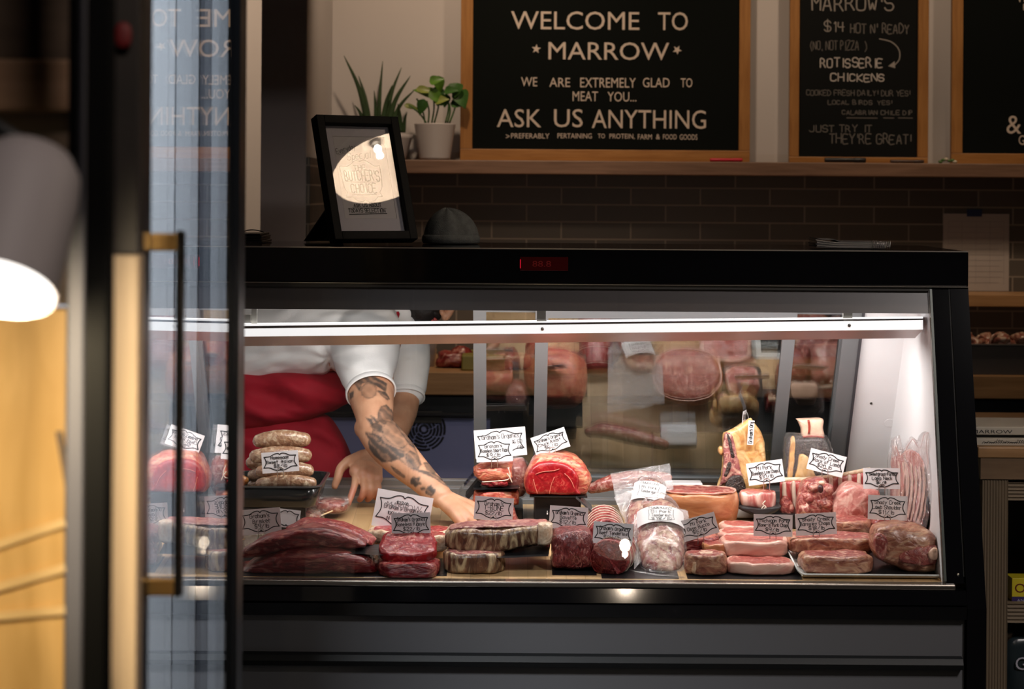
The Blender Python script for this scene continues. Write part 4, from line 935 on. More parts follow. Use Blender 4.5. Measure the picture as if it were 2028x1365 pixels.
# lamp lit wooden cupboard at the far left
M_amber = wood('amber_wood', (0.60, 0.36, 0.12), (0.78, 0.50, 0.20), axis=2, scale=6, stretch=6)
cu = thing('lit_cupboard', 'amber wooden cupboard glowing under the small lamp at the left edge', 'cupboard', V((-0.55, 2.1, 0)))
zc = P(60, 612, 2.05).z
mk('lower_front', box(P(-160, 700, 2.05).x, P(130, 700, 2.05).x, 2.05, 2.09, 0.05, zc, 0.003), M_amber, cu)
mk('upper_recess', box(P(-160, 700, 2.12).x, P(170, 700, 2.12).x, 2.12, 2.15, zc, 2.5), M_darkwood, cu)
mk('cross_beam', box(P(-160, 700, 2.10).x, P(150, 700, 2.10).x, 2.09, 2.115, P(60, 222, 2.1).z, P(60, 118, 2.1).z, 0.004), wood('beam_wood', (0.16, 0.09, 0.05), (0.22, 0.13, 0.08), axis=0, scale=5, stretch=10), cu)
mk('panel_edge', obox((P(165, 1130, 1.9)), V((1, 0, 0)), V((0, 1, 0)), (P(205, 1365, 1.9)-P(122, 890, 1.9)).normalized(), 0.0025, 0.003, 0.125), plain('edge_dark', (0.10, 0.07, 0.05), 0.4), cu)
for k, (ya, yb2, sl) in enumerate(((1040, 1075, .35), (1130, 1160, .3), (1190, 1240, .1))):
    c = P(60, (ya+yb2)/2, 2.045); mk('pale_streak', obox(c, V((1, 0, sl)).normalized(), V((0, 1, 0)), V((-sl, 0, 1)).normalized(), 0.035, 0.0012, 0.004), plain('streak_pale', (0.78, 0.54, 0.25), 0.5), cu)  # pale slanted streaks across the amber front
# the small lamp with a grey shade
Ls = 1.62
lc = P(-6, 572, Ls); ax = V((0.10, 0.52, 0.84)).normalized()
sl_ = thing('task_lamp', 'small grey domed lamp with glowing white underside at the left edge', 'lamp', lc)
Ml = Matrix.Translation(lc) @ ax.to_track_quat('Z', 'X').to_matrix().to_4x4()
k_ = S(1, Ls)
mk('lamp_shade', xf(loft([[V((r_*k_*math.cos(2*math.pi*i/40), r_*k_*math.sin(2*math.pi*i/40), z_*k_)) for i in range(40)] for r_, z_ in ((118, 0), (119, 60), (118, 140), (116, 220), (108, 275), (85, 310), (40, 328), (8, 332))], False, True), Ml), plain('shade_grey', (0.30, 0.27, 0.28), 0.6), sl_, True)
mk('lamp_diffuser', xf(lathe([(0, 0), (112*k_, 0), (114*k_, 3*k_), (60*k_, -6*k_), (0, -8*k_)], (0, 0, 0), 40), Ml), plain('lit_diffuser', (1, 1, 1), 0.5, emis=((1.0, 0.95, 0.88), 3.0)), sl_, True)
mk('lamp_arm', tube([Ml @ V((0, 0, 330*k_)), Ml @ V((0, 0, 330*k_)) + V((-0.10, 0.1, 0.05)), V((-0.75, 2.12, 1.6))], 0.006, 8), M_blackm, sl_, True)
lamp('task_lamp_light', 'SPOT', tuple(lc - ax*0.012), tuple(P(40, 1050, 2.04)), 15, (1.0, 0.80, 0.50), 0.03, angle=150, blend=0.6)
lamp('jamb_fill_light', 'SPOT', (-0.10, 1.35, 1.42), tuple(P(245, 900, 1.98)), 10, (1.0, 0.84, 0.64), 0.03, angle=40, blend=0.8)  # added warm spot brightening the pale jamb, no lamp stands there
# ================================================================== meat in the case
T_beef = meat('beef_dark', (0.25, 0.012, 0.017), (0.10, 0.005, 0.008), (0.50, 0.17, 0.13), 0.34, 52, (0.5, 1, 1.6), marb=0.35, ms=38)
T_beefb = meat('beef_bright', (0.37, 0.006, 0.012), (0.23, 0.003, 0.007), (0.66, 0.15, 0.10), 0.10, 48, marb=0.55, ms=33, bump=0.3)
T_ribeye = meat('beef_ribeye', (0.38, 0.022, 0.030), (0.20, 0.008, 0.013), (0.72, 0.32, 0.25), 0.3, 68, marb=0.5, ms=62)
T_coarse = meat('beef_coarse', (0.25, 0.032, 0.032), (0.09, 0.008, 0.010), (0.60, 0.25, 0.2), 0.25, 120, (1, 1, 0.5), bump=1.0, marb=0.3, ms=96)
T_loin = meat('beef_tied', (0.33, 0.038, 0.038), (0.18, 0.014, 0.017), (0.62, 0.28, 0.24), 0.25, 80, (1, 0.5, 1), marb=0.3, ms=52)
T_loincut = meat('beef_cut', (0.17, 0.010, 0.012), (0.09, 0.005, 0.007), (0.5, 0.12, 0.1), 0.15, 90, marb=0.3, ms=62)
T_orange = meat('beef_fatty', (0.56, 0.13, 0.075), (0.36, 0.035, 0.030), (0.66, 0.29, 0.16), 0.44, 68, (0.6, 1, 1.3), marb=0.4)
T_pork = meat('pork_lean', (0.50, 0.13, 0.105), (0.32, 0.065, 0.058), (0.70, 0.36, 0.28), 0.25, 60, marb=0.3, ms=57, bump=0.25)
T_porkfat = meat('pork_fat', (0.70, 0.38, 0.30), (0.56, 0.24, 0.19), (0.78, 0.50, 0.40), 0.5, 28, (0.4, 1, 1), marb=0, bump=0.2)
T_lamb = meat('lamb_flesh', (0.38, 0.085, 0.07), (0.19, 0.032, 0.032), (0.66, 0.36, 0.27), 0.34, 64, marb=0.4, ms=48)
T_lambfat = meat('lamb_fat', (0.43, 0.175, 0.105), (0.19, 0.05, 0.036), (0.58, 0.34, 0.21), 0.40, 52, (0.7, 1, 1.3), marb=0.25, ms=43, bump=0.4)
T_lambpale = meat('lamb_pale', (0.60, 0.245, 0.205), (0.40, 0.11, 0.095), (0.74, 0.46, 0.38), 0.4, 36, marb=0.3, ms=33, bump=0.4)
T_aged = meat('aged_crust', (0.20, 0.085, 0.045), (0.065, 0.025, 0.016), (0.60, 0.44, 0.25), 0.42, 42, (1.3, 1, 0.45), marb=0.3, ms=48, bump=0.8)
T_agedcut = meat('aged_cut', (0.40, 0.13, 0.12), (0.20, 0.05, 0.06), (0.68, 0.40, 0.30), 0.4, 72, marb=0.4)
T_yfat = meat('yellow_fat', (0.70, 0.40, 0.135), (0.46, 0.19, 0.065), (0.80, 0.55, 0.27), 0.45, 32, marb=0.2, ms=28, bump=0.3)
T_cream = meat('cream_fat', (0.78, 0.56, 0.38), (0.60, 0.36, 0.22), (0.85, 0.68, 0.50), 0.5, 48, marb=0)
T_crust = meat('black_crust', (0.05, 0.035, 0.03), (0.015, 0.010, 0.010), (0.16, 0.10, 0.08), 0.25, 120, marb=0.2, bump=1.0)
T_skin = meat('pork_rind', (0.55, 0.235, 0.105), (0.42, 0.15, 0.065), (0.70, 0.38, 0.20), 0.3, 24, (0.5, 1, 1.6), marb=0, bump=0.2)
T_sausage = meat('sausage_mix', (0.33, 0.185, 0.10), (0.22, 0.105, 0.06), (0.66, 0.52, 0.36), 0.34, 120, rough=0.25, coat=0.6, bump=0.4, marb=0.35, ms=168, dist=.25)
T_sausred = meat('sausage_red', (0.40, 0.10, 0.075), (0.26, 0.045, 0.04), (0.70, 0.42, 0.34), 0.36, 120, rough=0.25, coat=0.6, bump=0.4, marb=0.35, ms=168, dist=.25)
T_vac = meat('packed_pork', (0.34, 0.085, 0.066), (0.15, 0.026, 0.024), (0.50, 0.33, 0.23), 0.52, 52, (1, 1, 0.6), rough=0.2, coat=0.8, bump=0.6, marb=0.4, ms=43)
T_rib = meat('rib_flesh', (0.50, 0.075, 0.07), (0.32, 0.03, 0.035), (0.75, 0.40, 0.32), 0.3, 60, (1, 1, .4), marb=0.3)
T_bone = plain('rib_bone', (0.78, 0.62, 0.50), 0.4, coat=0.3, var=0.15, vs=30)
T_bonecut = plain('bone_cut', (0.80, 0.52, 0.38), 0.45, var=0.15, vs=60)
T_hole = plain('dark_cavity', (0.05, 0.012, 0.012), 0.4)
M_string = plain('butcher_string', (0.72, 0.62, 0.50), 0.8)
M_sheet = plain('black_sheet', (0.012, 0.012, 0.013), 0.28)
M_bag = glass('vacuum_bag', 0.07, (0.97, 0.96, 0.96), 0.07, bump=0.9, bs=60, white=0.025)
M_bagw = glass('bag_flap', 0.10, (0.96, 0.95, 0.95), 0.06, bump=1.0, bs=45, white=0.13)
M_clear = glass('clear_acrylic', 0.06, (0.95, 0.96, 0.96), 0.02)
M_wire = plain('card_wire', (0.62, 0.60, 0.58), 0.3, 0.8)

def jitter(vf, amp, fr, seed, st=(1, 1, 1)):
    off = V((seed*2.7, seed*1.3, seed*4.1)); c = sum((V(p) for p in vf[0]), V())/len(vf[0]); out = []
    for p in vf[0]:
        q = V(p) - c; s = V((q.x*st[0], q.y*st[1], q.z*st[2]))*fr + off
        d = V((noise.noise(s), noise.noise(s+V((9, 3, 1))), noise.noise(s+V((2, 8, 5)))))
        d2 = V((noise.noise(s*2.6), noise.noise(s*2.6+V((9, 3, 1))), noise.noise(s*2.6+V((2, 8, 5)))))
        s3 = s*5.3; d3 = V((noise.noise(s3), noise.noise(s3+V((9, 3, 1))), noise.noise(s3+V((2, 8, 5)))))
        out.append(V(p) + d*amp + d2*(amp*0.5) + d3*(amp*0.28))
    return (out,) + tuple(vf[1:])
def meat_obj(name, label, cat, vf, mat, group=None, amp=0.003, fr=28, seed=1, st=(1, 1, 1)):
    """a cut without separate parts: one mesh"""
    o = mk(name, jitter(vf, amp, fr, seed, st), mat, smooth=True); return tag(o, label, cat, group)
def part(par, name, vf, mat, amp=0.0, fr=28, seed=1, smooth=True, st=(1, 1, 1)):
    return mk(name, jitter(vf, amp, fr, seed, st) if amp else vf, mat, par, smooth)
def base_of(vf):
    lo = min(V(p).z for p in vf[0]); c = sum((V(p) for p in vf[0]), V())/len(vf[0]); return V((c.x, c.y, lo))
def steak_geo(px0, px1, ytop, ybase, depth, Yf=None, tilt=0.0, e=0.62, seed=1, N_=56, yaw=0.0, lump=0.06):
    pm = (px0+px1)/2
    if Yf is None: Yf = D(pm, ybase).y
    b = P(pm, ybase, Yf); tp = P(pm, ytop, Yf); h = tp.z - b.z; wd = S(px1-px0, Yf)
    sp = lambda x: math.copysign(abs(x)**e, x)
    rings = []; mid = []
    Mx = Matrix.Translation(b) @ Matrix.Rotation(R(tilt), 4, 'X') @ Matrix.Translation(V((0, depth/2, 0))) @ Matrix.Rotation(R(yaw), 4, 'Z') @ Matrix.Translation(V((0, 0, 0)))
    for s, z in ((.35, 0), (.90, 0), (.97, .07), (1, .2), (1.01, .5), (1, .78), (.975, .9), (.93, .97), (.86, 1), (.7, 1.01), (.5, 1.02), (.28, 1.02), (.1, 1.02)):
        ring = []
        for k in range(N_):
            a_ = 2*math.pi*k/N_
            l = 1 + lump*noise.noise(V((math.cos(a_)*1.6 + seed*3.1, math.sin(a_)*1.6, seed*1.7))) + lump*0.5*noise.noise(V((math.cos(a_)*4 + seed, math.sin(a_)*4, 2)))
            q = V((wd/2*sp(math.cos(a_))*s*l, depth/2*sp(math.sin(a_))*s*l, h*z))
            ring.append(Mx @ q)
        rings.append(ring)
    v, f = loft(rings)
    ids = []
    for q in f[:len(f)-2*N_]: ids.append(0 if q[0]//N_ >= 8 else 1)
    ids += [1]*N_ + [0]*N_
    return v, f, ids
def steak(name, label, cat, px0, px1, ytop, ybase, depth, top, side, group=None, seed=1, amp=0.0042, bone=None, par=None, **k):
    g = steak_geo(px0, px1, ytop, ybase, depth, seed=seed, **k)
    g = jitter(g, amp, 30, seed)
    t = thing(name, label, cat, base_of(g), group)
    nf = len(g[1]); ids = g[2]
    def sub(w_):
        fs = [f for f, i in zip(g[1], ids) if i == w_]; used = sorted({i for f in fs for i in f}); mp = {o_: n_ for n_, o_ in enumerate(used)}
        return [g[0][i] for i in used], [tuple(mp[i] for i in f) for f in fs]
    mk('cut_face', sub(0), top, t, True); mk('outer_rim', sub(1), side, t, True)
    return t
def slab_geo(pts, Yf, depth, n=40, e=0.75, m=9, shear=0.0):
    """long cut lying across the view: (px, ytop, ybottom) stations at depth Yf"""
    tops = catmull([V(p) for p in pts], m); rings = []
    sp = lambda x: math.copysign(abs(x)**e, x)
    for i, q in enumerate(tops):
        a_, b2 = P(q.x, q.y, Yf), P(q.x, q.z, Yf); c = (a_+b2)/2; hz = max(0.0015, (a_.z-b2.z)/2)
        u = i/(len(tops)-1); dd = depth*(0.35+0.65*math.sin(math.pi*min(1, max(0.0, u*0.96+.02)))**0.5)
        rings.append([V((c.x, Yf+depth/2 + dd/2*sp(math.cos(2*math.pi*k/n)), c.z + hz*sp(math.sin(2*math.pi*k/n)) + shear*dd*math.cos(2*math.pi*k/n))) for k in range(n)])
    return loft(rings)
def outline(pts, m=4):
    n = len(pts); out = []
    for i in range(n):
        a_, b2, c, d = [V((*pts[(i+j) % n], 0)) for j in (-1, 0, 1, 2)]
        for k in range(m):
            t = k/m; q = 0.5*((2*b2)+(c-a_)*t+(2*a_-5*b2+4*c-d)*t*t+(3*b2-a_-3*c+d)*t**3); out.append((q.x, q.y))
    return out
def puff_geo(pts, Y, depth, bulge=0.25, m=4, back=0.85):
    """solid whose front silhouette is the given pixel outline, standing from Y back to Y+depth"""
    o_ = outline(pts, m); w3 = [P(x, y, Y) for x, y in o_]; c = sum(w3, V())/len(w3); rings = []
    for s, t in ((.06, -bulge*.0), (.3, -bulge*0.02), (.55, 0.0), (.75, .015), (.88, .04), (.95, .10), (1, .22), (1.0, .45), (.97, .7), (back, .9), (back*.8, 1), (back*.4, 1.02), (.05, 1.02)):
        tt = t + (0 if t > .05 else 0)
        rings.append([V((c.x+(p.x-c.x)*s, Y + depth*(tt - (bulge*0.2*(1-s) if t < .1 else 0)), c.z+(p.z-c.z)*s)) for p in w3])
    return loft(rings)
def roll_geo(p0, r0, p1, r1, n=32, m=14, cap=True, flat=1.0, ref=None):
    p0, p1 = V(p0), V(p1); pts, rr = [], []
    for i in range(m+1):
        u = i/m; pts.append(p0.lerp(p1, u)); rr.append(r0+(r1-r0)*u)
    d = (p1-p0).normalized()
    pts = [p0 - d*0.0005, p0] + pts[1:] + [p1 + d*r1*.35, p1 + d*r1*.5]; rr = [r0*.9, r0*.985] + rr[1:] + [r1*.72, r1*.15]
    return tube(pts, rr, n, ref, flat)
def disc_geo(c, d, r, n=32, th=0.0015, flat=1.0, ref=None):
    c, d = V(c), V(d).normalized()
    return tube([c, c + d*th], r, n, ref, flat)
def ring_string(p0, p1, u, r, n=28, pen=0.0012, flat=1.0, ref=None):
    d = (p1-p0).normalized(); c = p0.lerp(p1, u); a_ = (ref or V((0, 0, 1))); a_ = (a_ - d*a_.dot(d)).normalized(); b2 = d.cross(a_)
    return tube([c + a_*(r*flat*math.cos(2*math.pi*k/n)) + b2*(r*math.sin(2*math.pi*k/n)) for k in range(n+1)], pen, 6)
def sheet_geo(pts, Y0, Y1, lift=0.0, th=0.0008, wav=0.003, seed=1):
    """thin wavy sheet: left and right pixel limits on the deck"""
    (xa, xb) = pts; nx, ny = 16, 8; v = []
    for j in range(ny+1):
        for i in range(nx+1):
            Y = Y0 + (Y1-Y0)*j/ny; px = xa + (xb-xa)*i/nx
            x = P(px, 1100, Y0).x; z = deckz(Y) + lift + wav*max(0, noise.noise(V((i*.35, j*.4, seed)))) + 0.0006
            v.append(V((x, Y, z)))
    f = [(j*(nx+1)+i, j*(nx+1)+i+1, (j+1)*(nx+1)+i+1, (j+1)*(nx+1)+i) for j in range(ny) for i in range(nx)]
    n = len(v); v2 = [p - V((0, 0, th)) for p in v]
    bd = [(i, i+1) for i in range(nx)]
    fs = f + [tuple(reversed([i+n for i in q])) for q in f]
    for i in range(nx):
        fs.append((i, i+n, i+1+n, i+1)); a_ = ny*(nx+1); fs.append((a_+i, a_+i+1, a_+i+1+n, a_+i+n))
    for j in range(ny):
        a_, b2 = j*(nx+1), (j+1)*(nx+1); fs.append((a_, b2, b2+n, a_+n)); a_ += nx; b2 += nx; fs.append((a_, a_+n, b2+n, b2))
    return v+v2, fs
def flap_geo(quad, nx=14, ny=12, wav=0.006, seed=1, th=0.0006):
    """crumpled plastic film spanned over four 3-D corners (tl, tr, br, bl)"""
    tl, tr, br, bl = [V(q) for q in quad]; v = []
    for j in range(ny+1):
        for i in range(nx+1):
            u, w_ = i/nx, j/ny; p = (tl*(1-u)+tr*u)*(1-w_) + (bl*(1-u)+br*u)*w_
            k = noise.noise(V((u*4+seed*3, w_*4, seed))) + .5*noise.noise(V((u*9, w_*9+seed, 3)))
            v.append(p + V((0.3*k*wav, k*wav, 0.2*k*wav)))
    f = [(j*(nx+1)+i, j*(nx+1)+i+1, (j+1)*(nx+1)+i+1, (j+1)*(nx+1)+i) for j in range(ny) for i in range(nx)]
    n = len(v)
    return v + [p + V((0, th, 0)) for p in v], f + [tuple(reversed([i+n for i in q])) for q in f]

def slant(vf, Y0, xa, Ya, xb, Yb):
    """turn a piece built face on at Y0 so that its left side stands at Ya and its right side at Yb"""
    o_ = V((0, 0, CAMZ)); out = []
    for p in vf[0]:
        p = V(p); u = max(0, min(1, (PX(p)[0]-xa)/(xb-xa))); ny = p.y - Y0 + Ya + (Yb-Ya)*u
        out.append(o_ + (p-o_)*(ny/p.y))
    return (out,) + tuple(vf[1:])
# ------------------------------------------------------------------ briskets, ribeyes and strip steaks on the left
tag(mk('black_sheet', sheet_geo((462, 765), 5.026, 5.30, 0, seed=2), M_sheet), 'black tray sheet on the deck under the briskets', 'sheet')
g = slab_geo([(468, 1138, 1147), (500, 1119, 1148), (556, 1096, 1148), (618, 1090, 1148), (690, 1096, 1147), (728, 1104, 1146), (747, 1126, 1142)], 5.035, 0.15, e=0.7)
meat_obj('brisket', 'lower of the two dark red briskets stacked behind the glass at left', 'meat', g, T_beef, 'briskets', 0.006, 16, 3, (0.5, 1, 1.5))
o = mk('black_sheet', flap_geo((P(640, 1080, 5.12), P(768, 1078, 5.16), P(764, 1100, 5.06), P(640, 1094, 5.05)), seed=4), M_sheet); tag(o, 'black sheet curling out between the two stacked briskets', 'sheet')
g = slab_geo([(468, 1098, 1107), (502, 1078, 1106), (552, 1056, 1102), (604, 1044, 1094), (660, 1052, 1092), (700, 1064, 1092), (722, 1078, 1090)], 5.06, 0.10, e=0.8)
g2 = slab_geo([(560, 1050, 1075), (600, 1033, 1078), (650, 1037, 1078), (700, 1051, 1080), (728, 1066, 1085), (739, 1076, 1084)], 5.12, 0.10, e=0.8)
b0 = thing('brisket', 'upper of the two dark red briskets, folded over with a pale seam', 'meat', base_of(g), 'briskets')
part(b0, 'flat_muscle', g, T_beef, 0.006, 16, 5, st=(0.5, 1, 1.5)); part(b0, 'folded_muscle', g2, T_ribeye, 0.006, 18, 8, st=(0.5, 1, 1.5))
steak('strip_steak', 'long strip steak behind the ribeyes, pale fat edge showing either side of their card', 'meat', 728, 900, 1053, 1078, 0.11, T_ribeye, T_cream, 'strip steaks', 4, Yf=5.27)
steak('strip_steak', 'shorter strip steak whose cream fat shows just right of the upper ribeye', 'meat', 800, 888, 1064, 1092, 0.10, T_ribeye, T_cream, 'strip steaks', 9, Yf=5.20)
steak('ribeye_steak', 'lower boneless ribeye standing on the deck near the glass', 'meat', 746, 868, 1119, 1148, 0.13, T_ribeye, T_beef, 'ribeye steaks', 6)
tag(mk('black_sheet', sheet_geo((748, 885), 5.04, 5.2, seed=6), M_sheet), 'black tray sheet under the two boneless ribeyes', 'sheet')
steak('ribeye_steak', 'upper boneless ribeye, bright red and tipped forward under its price card', 'meat', 748, 862, 1097, 1119, 0.125, T_ribeye, T_beefb, 'ribeye steaks', 7, Yf=5.055, tilt=19)
# t-bones
ag = steak('t_bone_steak', 'lower dry aged t-bone with dark crust on the bare wood', 'meat', 878, 1000, 1098, 1139, 0.13, T_agedcut, T_aged, 't-bone steaks', 8)
o = mk('black_sheet', flap_geo((P(884, 1088, 5.22), P(1092, 1068, 5.24), P(1086, 1102, 5.06), P(905, 1108, 5.06)), wav=0.004, seed=9), M_sheet); tag(o, 'black sheet folded between the two t-bone steaks', 'sheet')
g = slab_geo([(880, 1062, 1088), (905, 1049, 1098), (960, 1048, 1104), (1000, 1047, 1096), (1050, 1043, 1086), (1080, 1042, 1082), (1093, 1044, 1080)], 5.10, 0.13, e=0.5)
tb = thing('t_bone_steak', 'long upper t-bone with cream fat edge and dark dry crust', 'meat', base_of(g), 't-bone steaks')
part(tb, 'crusted_side', g, T_aged, 0.003, 30, 4)
part(tb, 'cut_face', slab_geo([(890, 1048, 1056), (930, 1042, 1050), (1000, 1041, 1048), (1070, 1038, 1045), (1084, 1039, 1043)], 5.115, 0.10, e=0.7), T_agedcut, 0.002, 30, 5)
part(tb, 'fat_edge', slab_geo([(882, 1058, 1064), (896, 1044, 1049), (960, 1039, 1043), (1030, 1037, 1041), (1092, 1036, 1043)], 5.195, 0.04, e=0.8), T_cream, 0.002, 30, 6)
part(tb, 'bone', slab_geo([(1066, 1040, 1082), (1080, 1038, 1084), (1095, 1040, 1078)], 5.092, 0.05, e=0.6), T_cream, 0.002, 30, 9)
# bavette
tag(mk('black_sheet', sheet_geo((1094, 1182), 5.055, 5.2, seed=16), M_sheet), 'black tray sheet under the coarse bavette', 'sheet')
meat_obj('bavette', 'coarse dark red bavette folded upright beside the bare wood', 'meat', puff_geo([(1094, 1128), (1092, 1095), (1096, 1062), (1112, 1053), (1140, 1050), (1165, 1054), (1174, 1075), (1180, 1105), (1184, 1126), (1150, 1131), (1120, 1130)], 5.085, 0.12, 0.5), T_coarse, None, 0.005, 30, 12, (1, 1, .6))
# tied tenderloins
p0, p1 = P(1200, 1068, 5.20), P(1196, 1038, 5.46)
tl = thing('tied_tenderloin', 'rear beef tenderloin roll tied with white string beside the riser', 'meat', V((p0.x, p0.y+.1, deckz(5.25))), 'tied tenderloins')
part(tl, 'roll', roll_geo(p0, 0.047, p1, 0.047), T_loin, 0.003, 26, 3)
for k in range(6): part(tl, 'string', ring_string(p0, p1, .08+.18*k, 0.0485), M_string)
p0, p1 = P(1206, 1107, 5.065), P(1232, 1090, 5.235)
tl = thing('tied_tenderloin', 'front beef tenderloin roll with dark cut end tied with white string', 'meat', V((p0.x, p0.y+.1, deckz(5.1))), 'tied tenderloins')
part(tl, 'roll', roll_geo(p0, 0.046, p1, 0.046), T_loin, 0.003, 26, 5)
part(tl, 'cut_face', disc_geo(p0 + (p0-p1).normalized()*0.002, p1-p0, 0.0425, th=0.004), T_loincut, 0.002, 40, 5)
for k in range(4): part(tl, 'string', ring_string(p0, p1, .16+.25*k, 0.0478), M_string)

# ------------------------------------------------------------------ vacuum packed pork in the middle
M_lab = plain('white_label', (0.68, 0.66, 0.66), 0.5)
def vac_pack(label, pb, pt, wpx, lab, bag_quad, Yb, Yt, lines, seed):
    a_, b2 = P(*pb, Yb), P(*pt, Yt); ax = (b2-a_).normalized(); r_ = S(wpx/2, Yb)
    t = thing('vacuum_pack', label, 'meat pack', V((a_.x, a_.y, a_.z-0.01)), 'vacuum packed pork')
    nrm = V((1, 0, 0)).cross(ax).normalized(); nrm = nrm if nrm.y < 0 else -nrm
    part(t, 'packed_pork', limb([a_, a_.lerp(b2, .3), a_.lerp(b2, .65), b2], [r_*.78, r_*.93, r_*.92, r_*.72], 6, 28, nrm, 0.62), T_vac, 0.005, 24, seed)
    bagm = limb([a_ - ax*0.012, a_.lerp(b2, .3), a_.lerp(b2, .65), b2 + ax*0.01], [r_*.86, r_*1.0, r_*1.0, r_*.84], 6, 32, nrm, 0.68)
    part(t, 'film', bagm, M_bag, 0.003, 40, seed+2)
    for q in bag_quad: part(t, 'film_flap', flap_geo([P(*c) for c in q], seed=seed+len(q)), M_bagw)
    # wrapped label
    (u0, u1, half) = lab; pts = []; nn = 10; sx = V((1, 0, 0)) - ax*ax.x; sx.normalize(); rows = []
    for uu in (u0, u1):
        c = a_.lerp(b2, uu); rows.append([c + sx*(r_*1.03*math.sin(th_)) + nrm*(r_*.66*1.06*math.cos(th_)+0.001) for th_ in [half*(-1+2*i/nn) for i in range(nn+1)]])
    v = rows[0] + rows[1]; f = [(i, i+1, nn+2+i, nn+1+i) for i in range(nn)]
    v2 = v + [p + nrm*0.0006 for p in v]; f2 = f + [tuple(reversed([i+2*(nn+1) for i in q])) for q in f]
    lb = mk('label', (v2, f2), M_lab, t, True)
    o_ = a_.lerp(b2, u0) + nrm*(r_*.70+0.0012); wd = r_*1.15; up = (a_.lerp(b2, u1) - a_.lerp(b2, u0)); L = up.length; up.normalize()
    txt = [print_text('MARROW', o_ - sx*(wd*.42) + up*(L*.78), sx, up, wd*.84, L*.14, nrm, 0.0006)]
    for k, s in enumerate(lines):
        txt.append(hand(s, o_ - sx*(wd*.34) + up*(L*(.54-.22*k)), sx, up, wd*.68, L*.15, nrm, 0.0011, 0.0008, seed=k))
    fr = [(-.45, .72), (-.42, .40), (-.46, .10), (-.1, .06), (0, .03), (.1, .06), (.46, .10), (.42, .40), (.45, .72)]
    txt.append(ribbon([o_ + sx*(wd*x) + up*(L*y) for x, y in fr], 0.0011, nrm, 0.0007))
    mk('label_print', merge(*txt), M_ink, lb)
    return t
vac_pack('rear vacuum packed pork leaning up, its clear bag top rising behind', (1272, 1045), (1288, 972), 78, (.5, .98, .95),
         [[(1209, 938, 5.62), (1326, 918, 5.60), (1336, 985, 5.44), (1222, 1000, 5.42)], [(1216, 985, 5.44), (1262, 965, 5.44), (1265, 1030, 5.38), (1238, 1035, 5.38)]], 5.36, 5.47, ('MI Pork', 'Tenderloin'), 3)
vac_pack('front vacuum packed pork tenderloin standing against the glass with a white label', (1312, 1124), (1306, 1018), 100, (.62, .92, 1.15),
         [[(1335, 1004, 5.30), (1362, 1012, 5.28), (1366, 1036, 5.24), (1346, 1060, 5.22)], [(1242, 1132, 5.10), (1300, 1142, 5.05), (1358, 1144, 5.04), (1352, 1153, 5.035)], [(1256, 1020, 5.28), (1272, 1014, 5.28), (1272, 1110, 5.14), (1256, 1128, 5.10)]], 5.13, 5.27, ('MI Pork', 'Tenderloin', '$18/lb'), 7)
tag(mk('black_sheet', sheet_geo((1192, 1345), 5.028, 5.36, seed=11, wav=0.002), M_sheet), 'black sheet under the vacuum packed pork with a turned up corner', 'sheet')
meat_obj('sausage_link', 'red sausage link in a bag lying behind the rear vacuum pack', 'sausage', limb([P(1172, 968, 5.66), P(1205, 958, 5.66), P(1260, 948, 5.68), P(1320, 946, 5.70)], [0.014, 0.021, 0.022, 0.014], 6, 18), T_sausred, None, 0.002, 40, 3)

# ------------------------------------------------------------------ osso bucco, pork chops, lamb chops, shoulder on the right
tag(mk('black_sheet', sheet_geo((1362, 1590), 5.03, 5.36, seed=21, wav=0.002), M_sheet), 'black sheet under the pork chops and cut shanks', 'sheet')
steak('shank_slice', 'dark shank slice at the back under the osso bucco card', 'meat', 1346, 1424, 1066, 1100, 0.09, T_lamb, T_beef, 'osso bucco slices', 31, Yf=5.22)
steak('shank_slice', 'small orange pink shank slice between the others and the pork chops', 'meat', 1395, 1446, 1080, 1103, 0.07, T_lamb, T_skin, 'osso bucco slices', 32, Yf=5.17, e=.8)
sk = steak('shank_slice', 'front shank slice with a round pale bone on top near the glass', 'meat', 1358, 1442, 1100, 1143, 0.085, T_lamb, T_lambfat, 'osso bucco slices', 33, e=.85)
bp = P(1398, 1097, 5.09)
part(sk, 'marrow_bone', lathe([(0.0, -.02), (.020, -.02), (.021, 0.003), (.015, 0.006), (.012, 0.004), (0, .002)], (bp.x, bp.y, bp.z), 24), T_bonecut, 0.0015, 40, 3)
part(sk, 'fat_lump', ellipsoid(P(1385, 1122, 5.065), (0.018, 0.012, 0.022), amp=.3, fr=50, seed=2), T_cream)
PK = 'pork chops'
steak('pork_chop', 'hindmost pale pork chop at the top of the leaning row', 'meat', 1431, 1545, 1043, 1056, 0.10, T_pork, T_porkfat, PK, 41, Yf=5.34)
steak('pork_chop', 'second pork chop from the back, half hidden behind its price card', 'meat', 1426, 1550, 1058, 1072, 0.10, T_pork, T_porkfat, PK, 42, Yf=5.27)
steak('pork_chop', 'thick pork chop with a broad white fat edge, under the pork chop card', 'meat', 1430, 1566, 1074, 1103, 0.11, T_pork, T_porkfat, PK, 43, Yf=5.16, e=.55)
steak('pork_chop', 'front pork chop lying by the glass with smooth fat edge', 'meat', 1441, 1577, 1117, 1142, 0.12, T_pork, T_porkfat, PK, 44, e=.6)
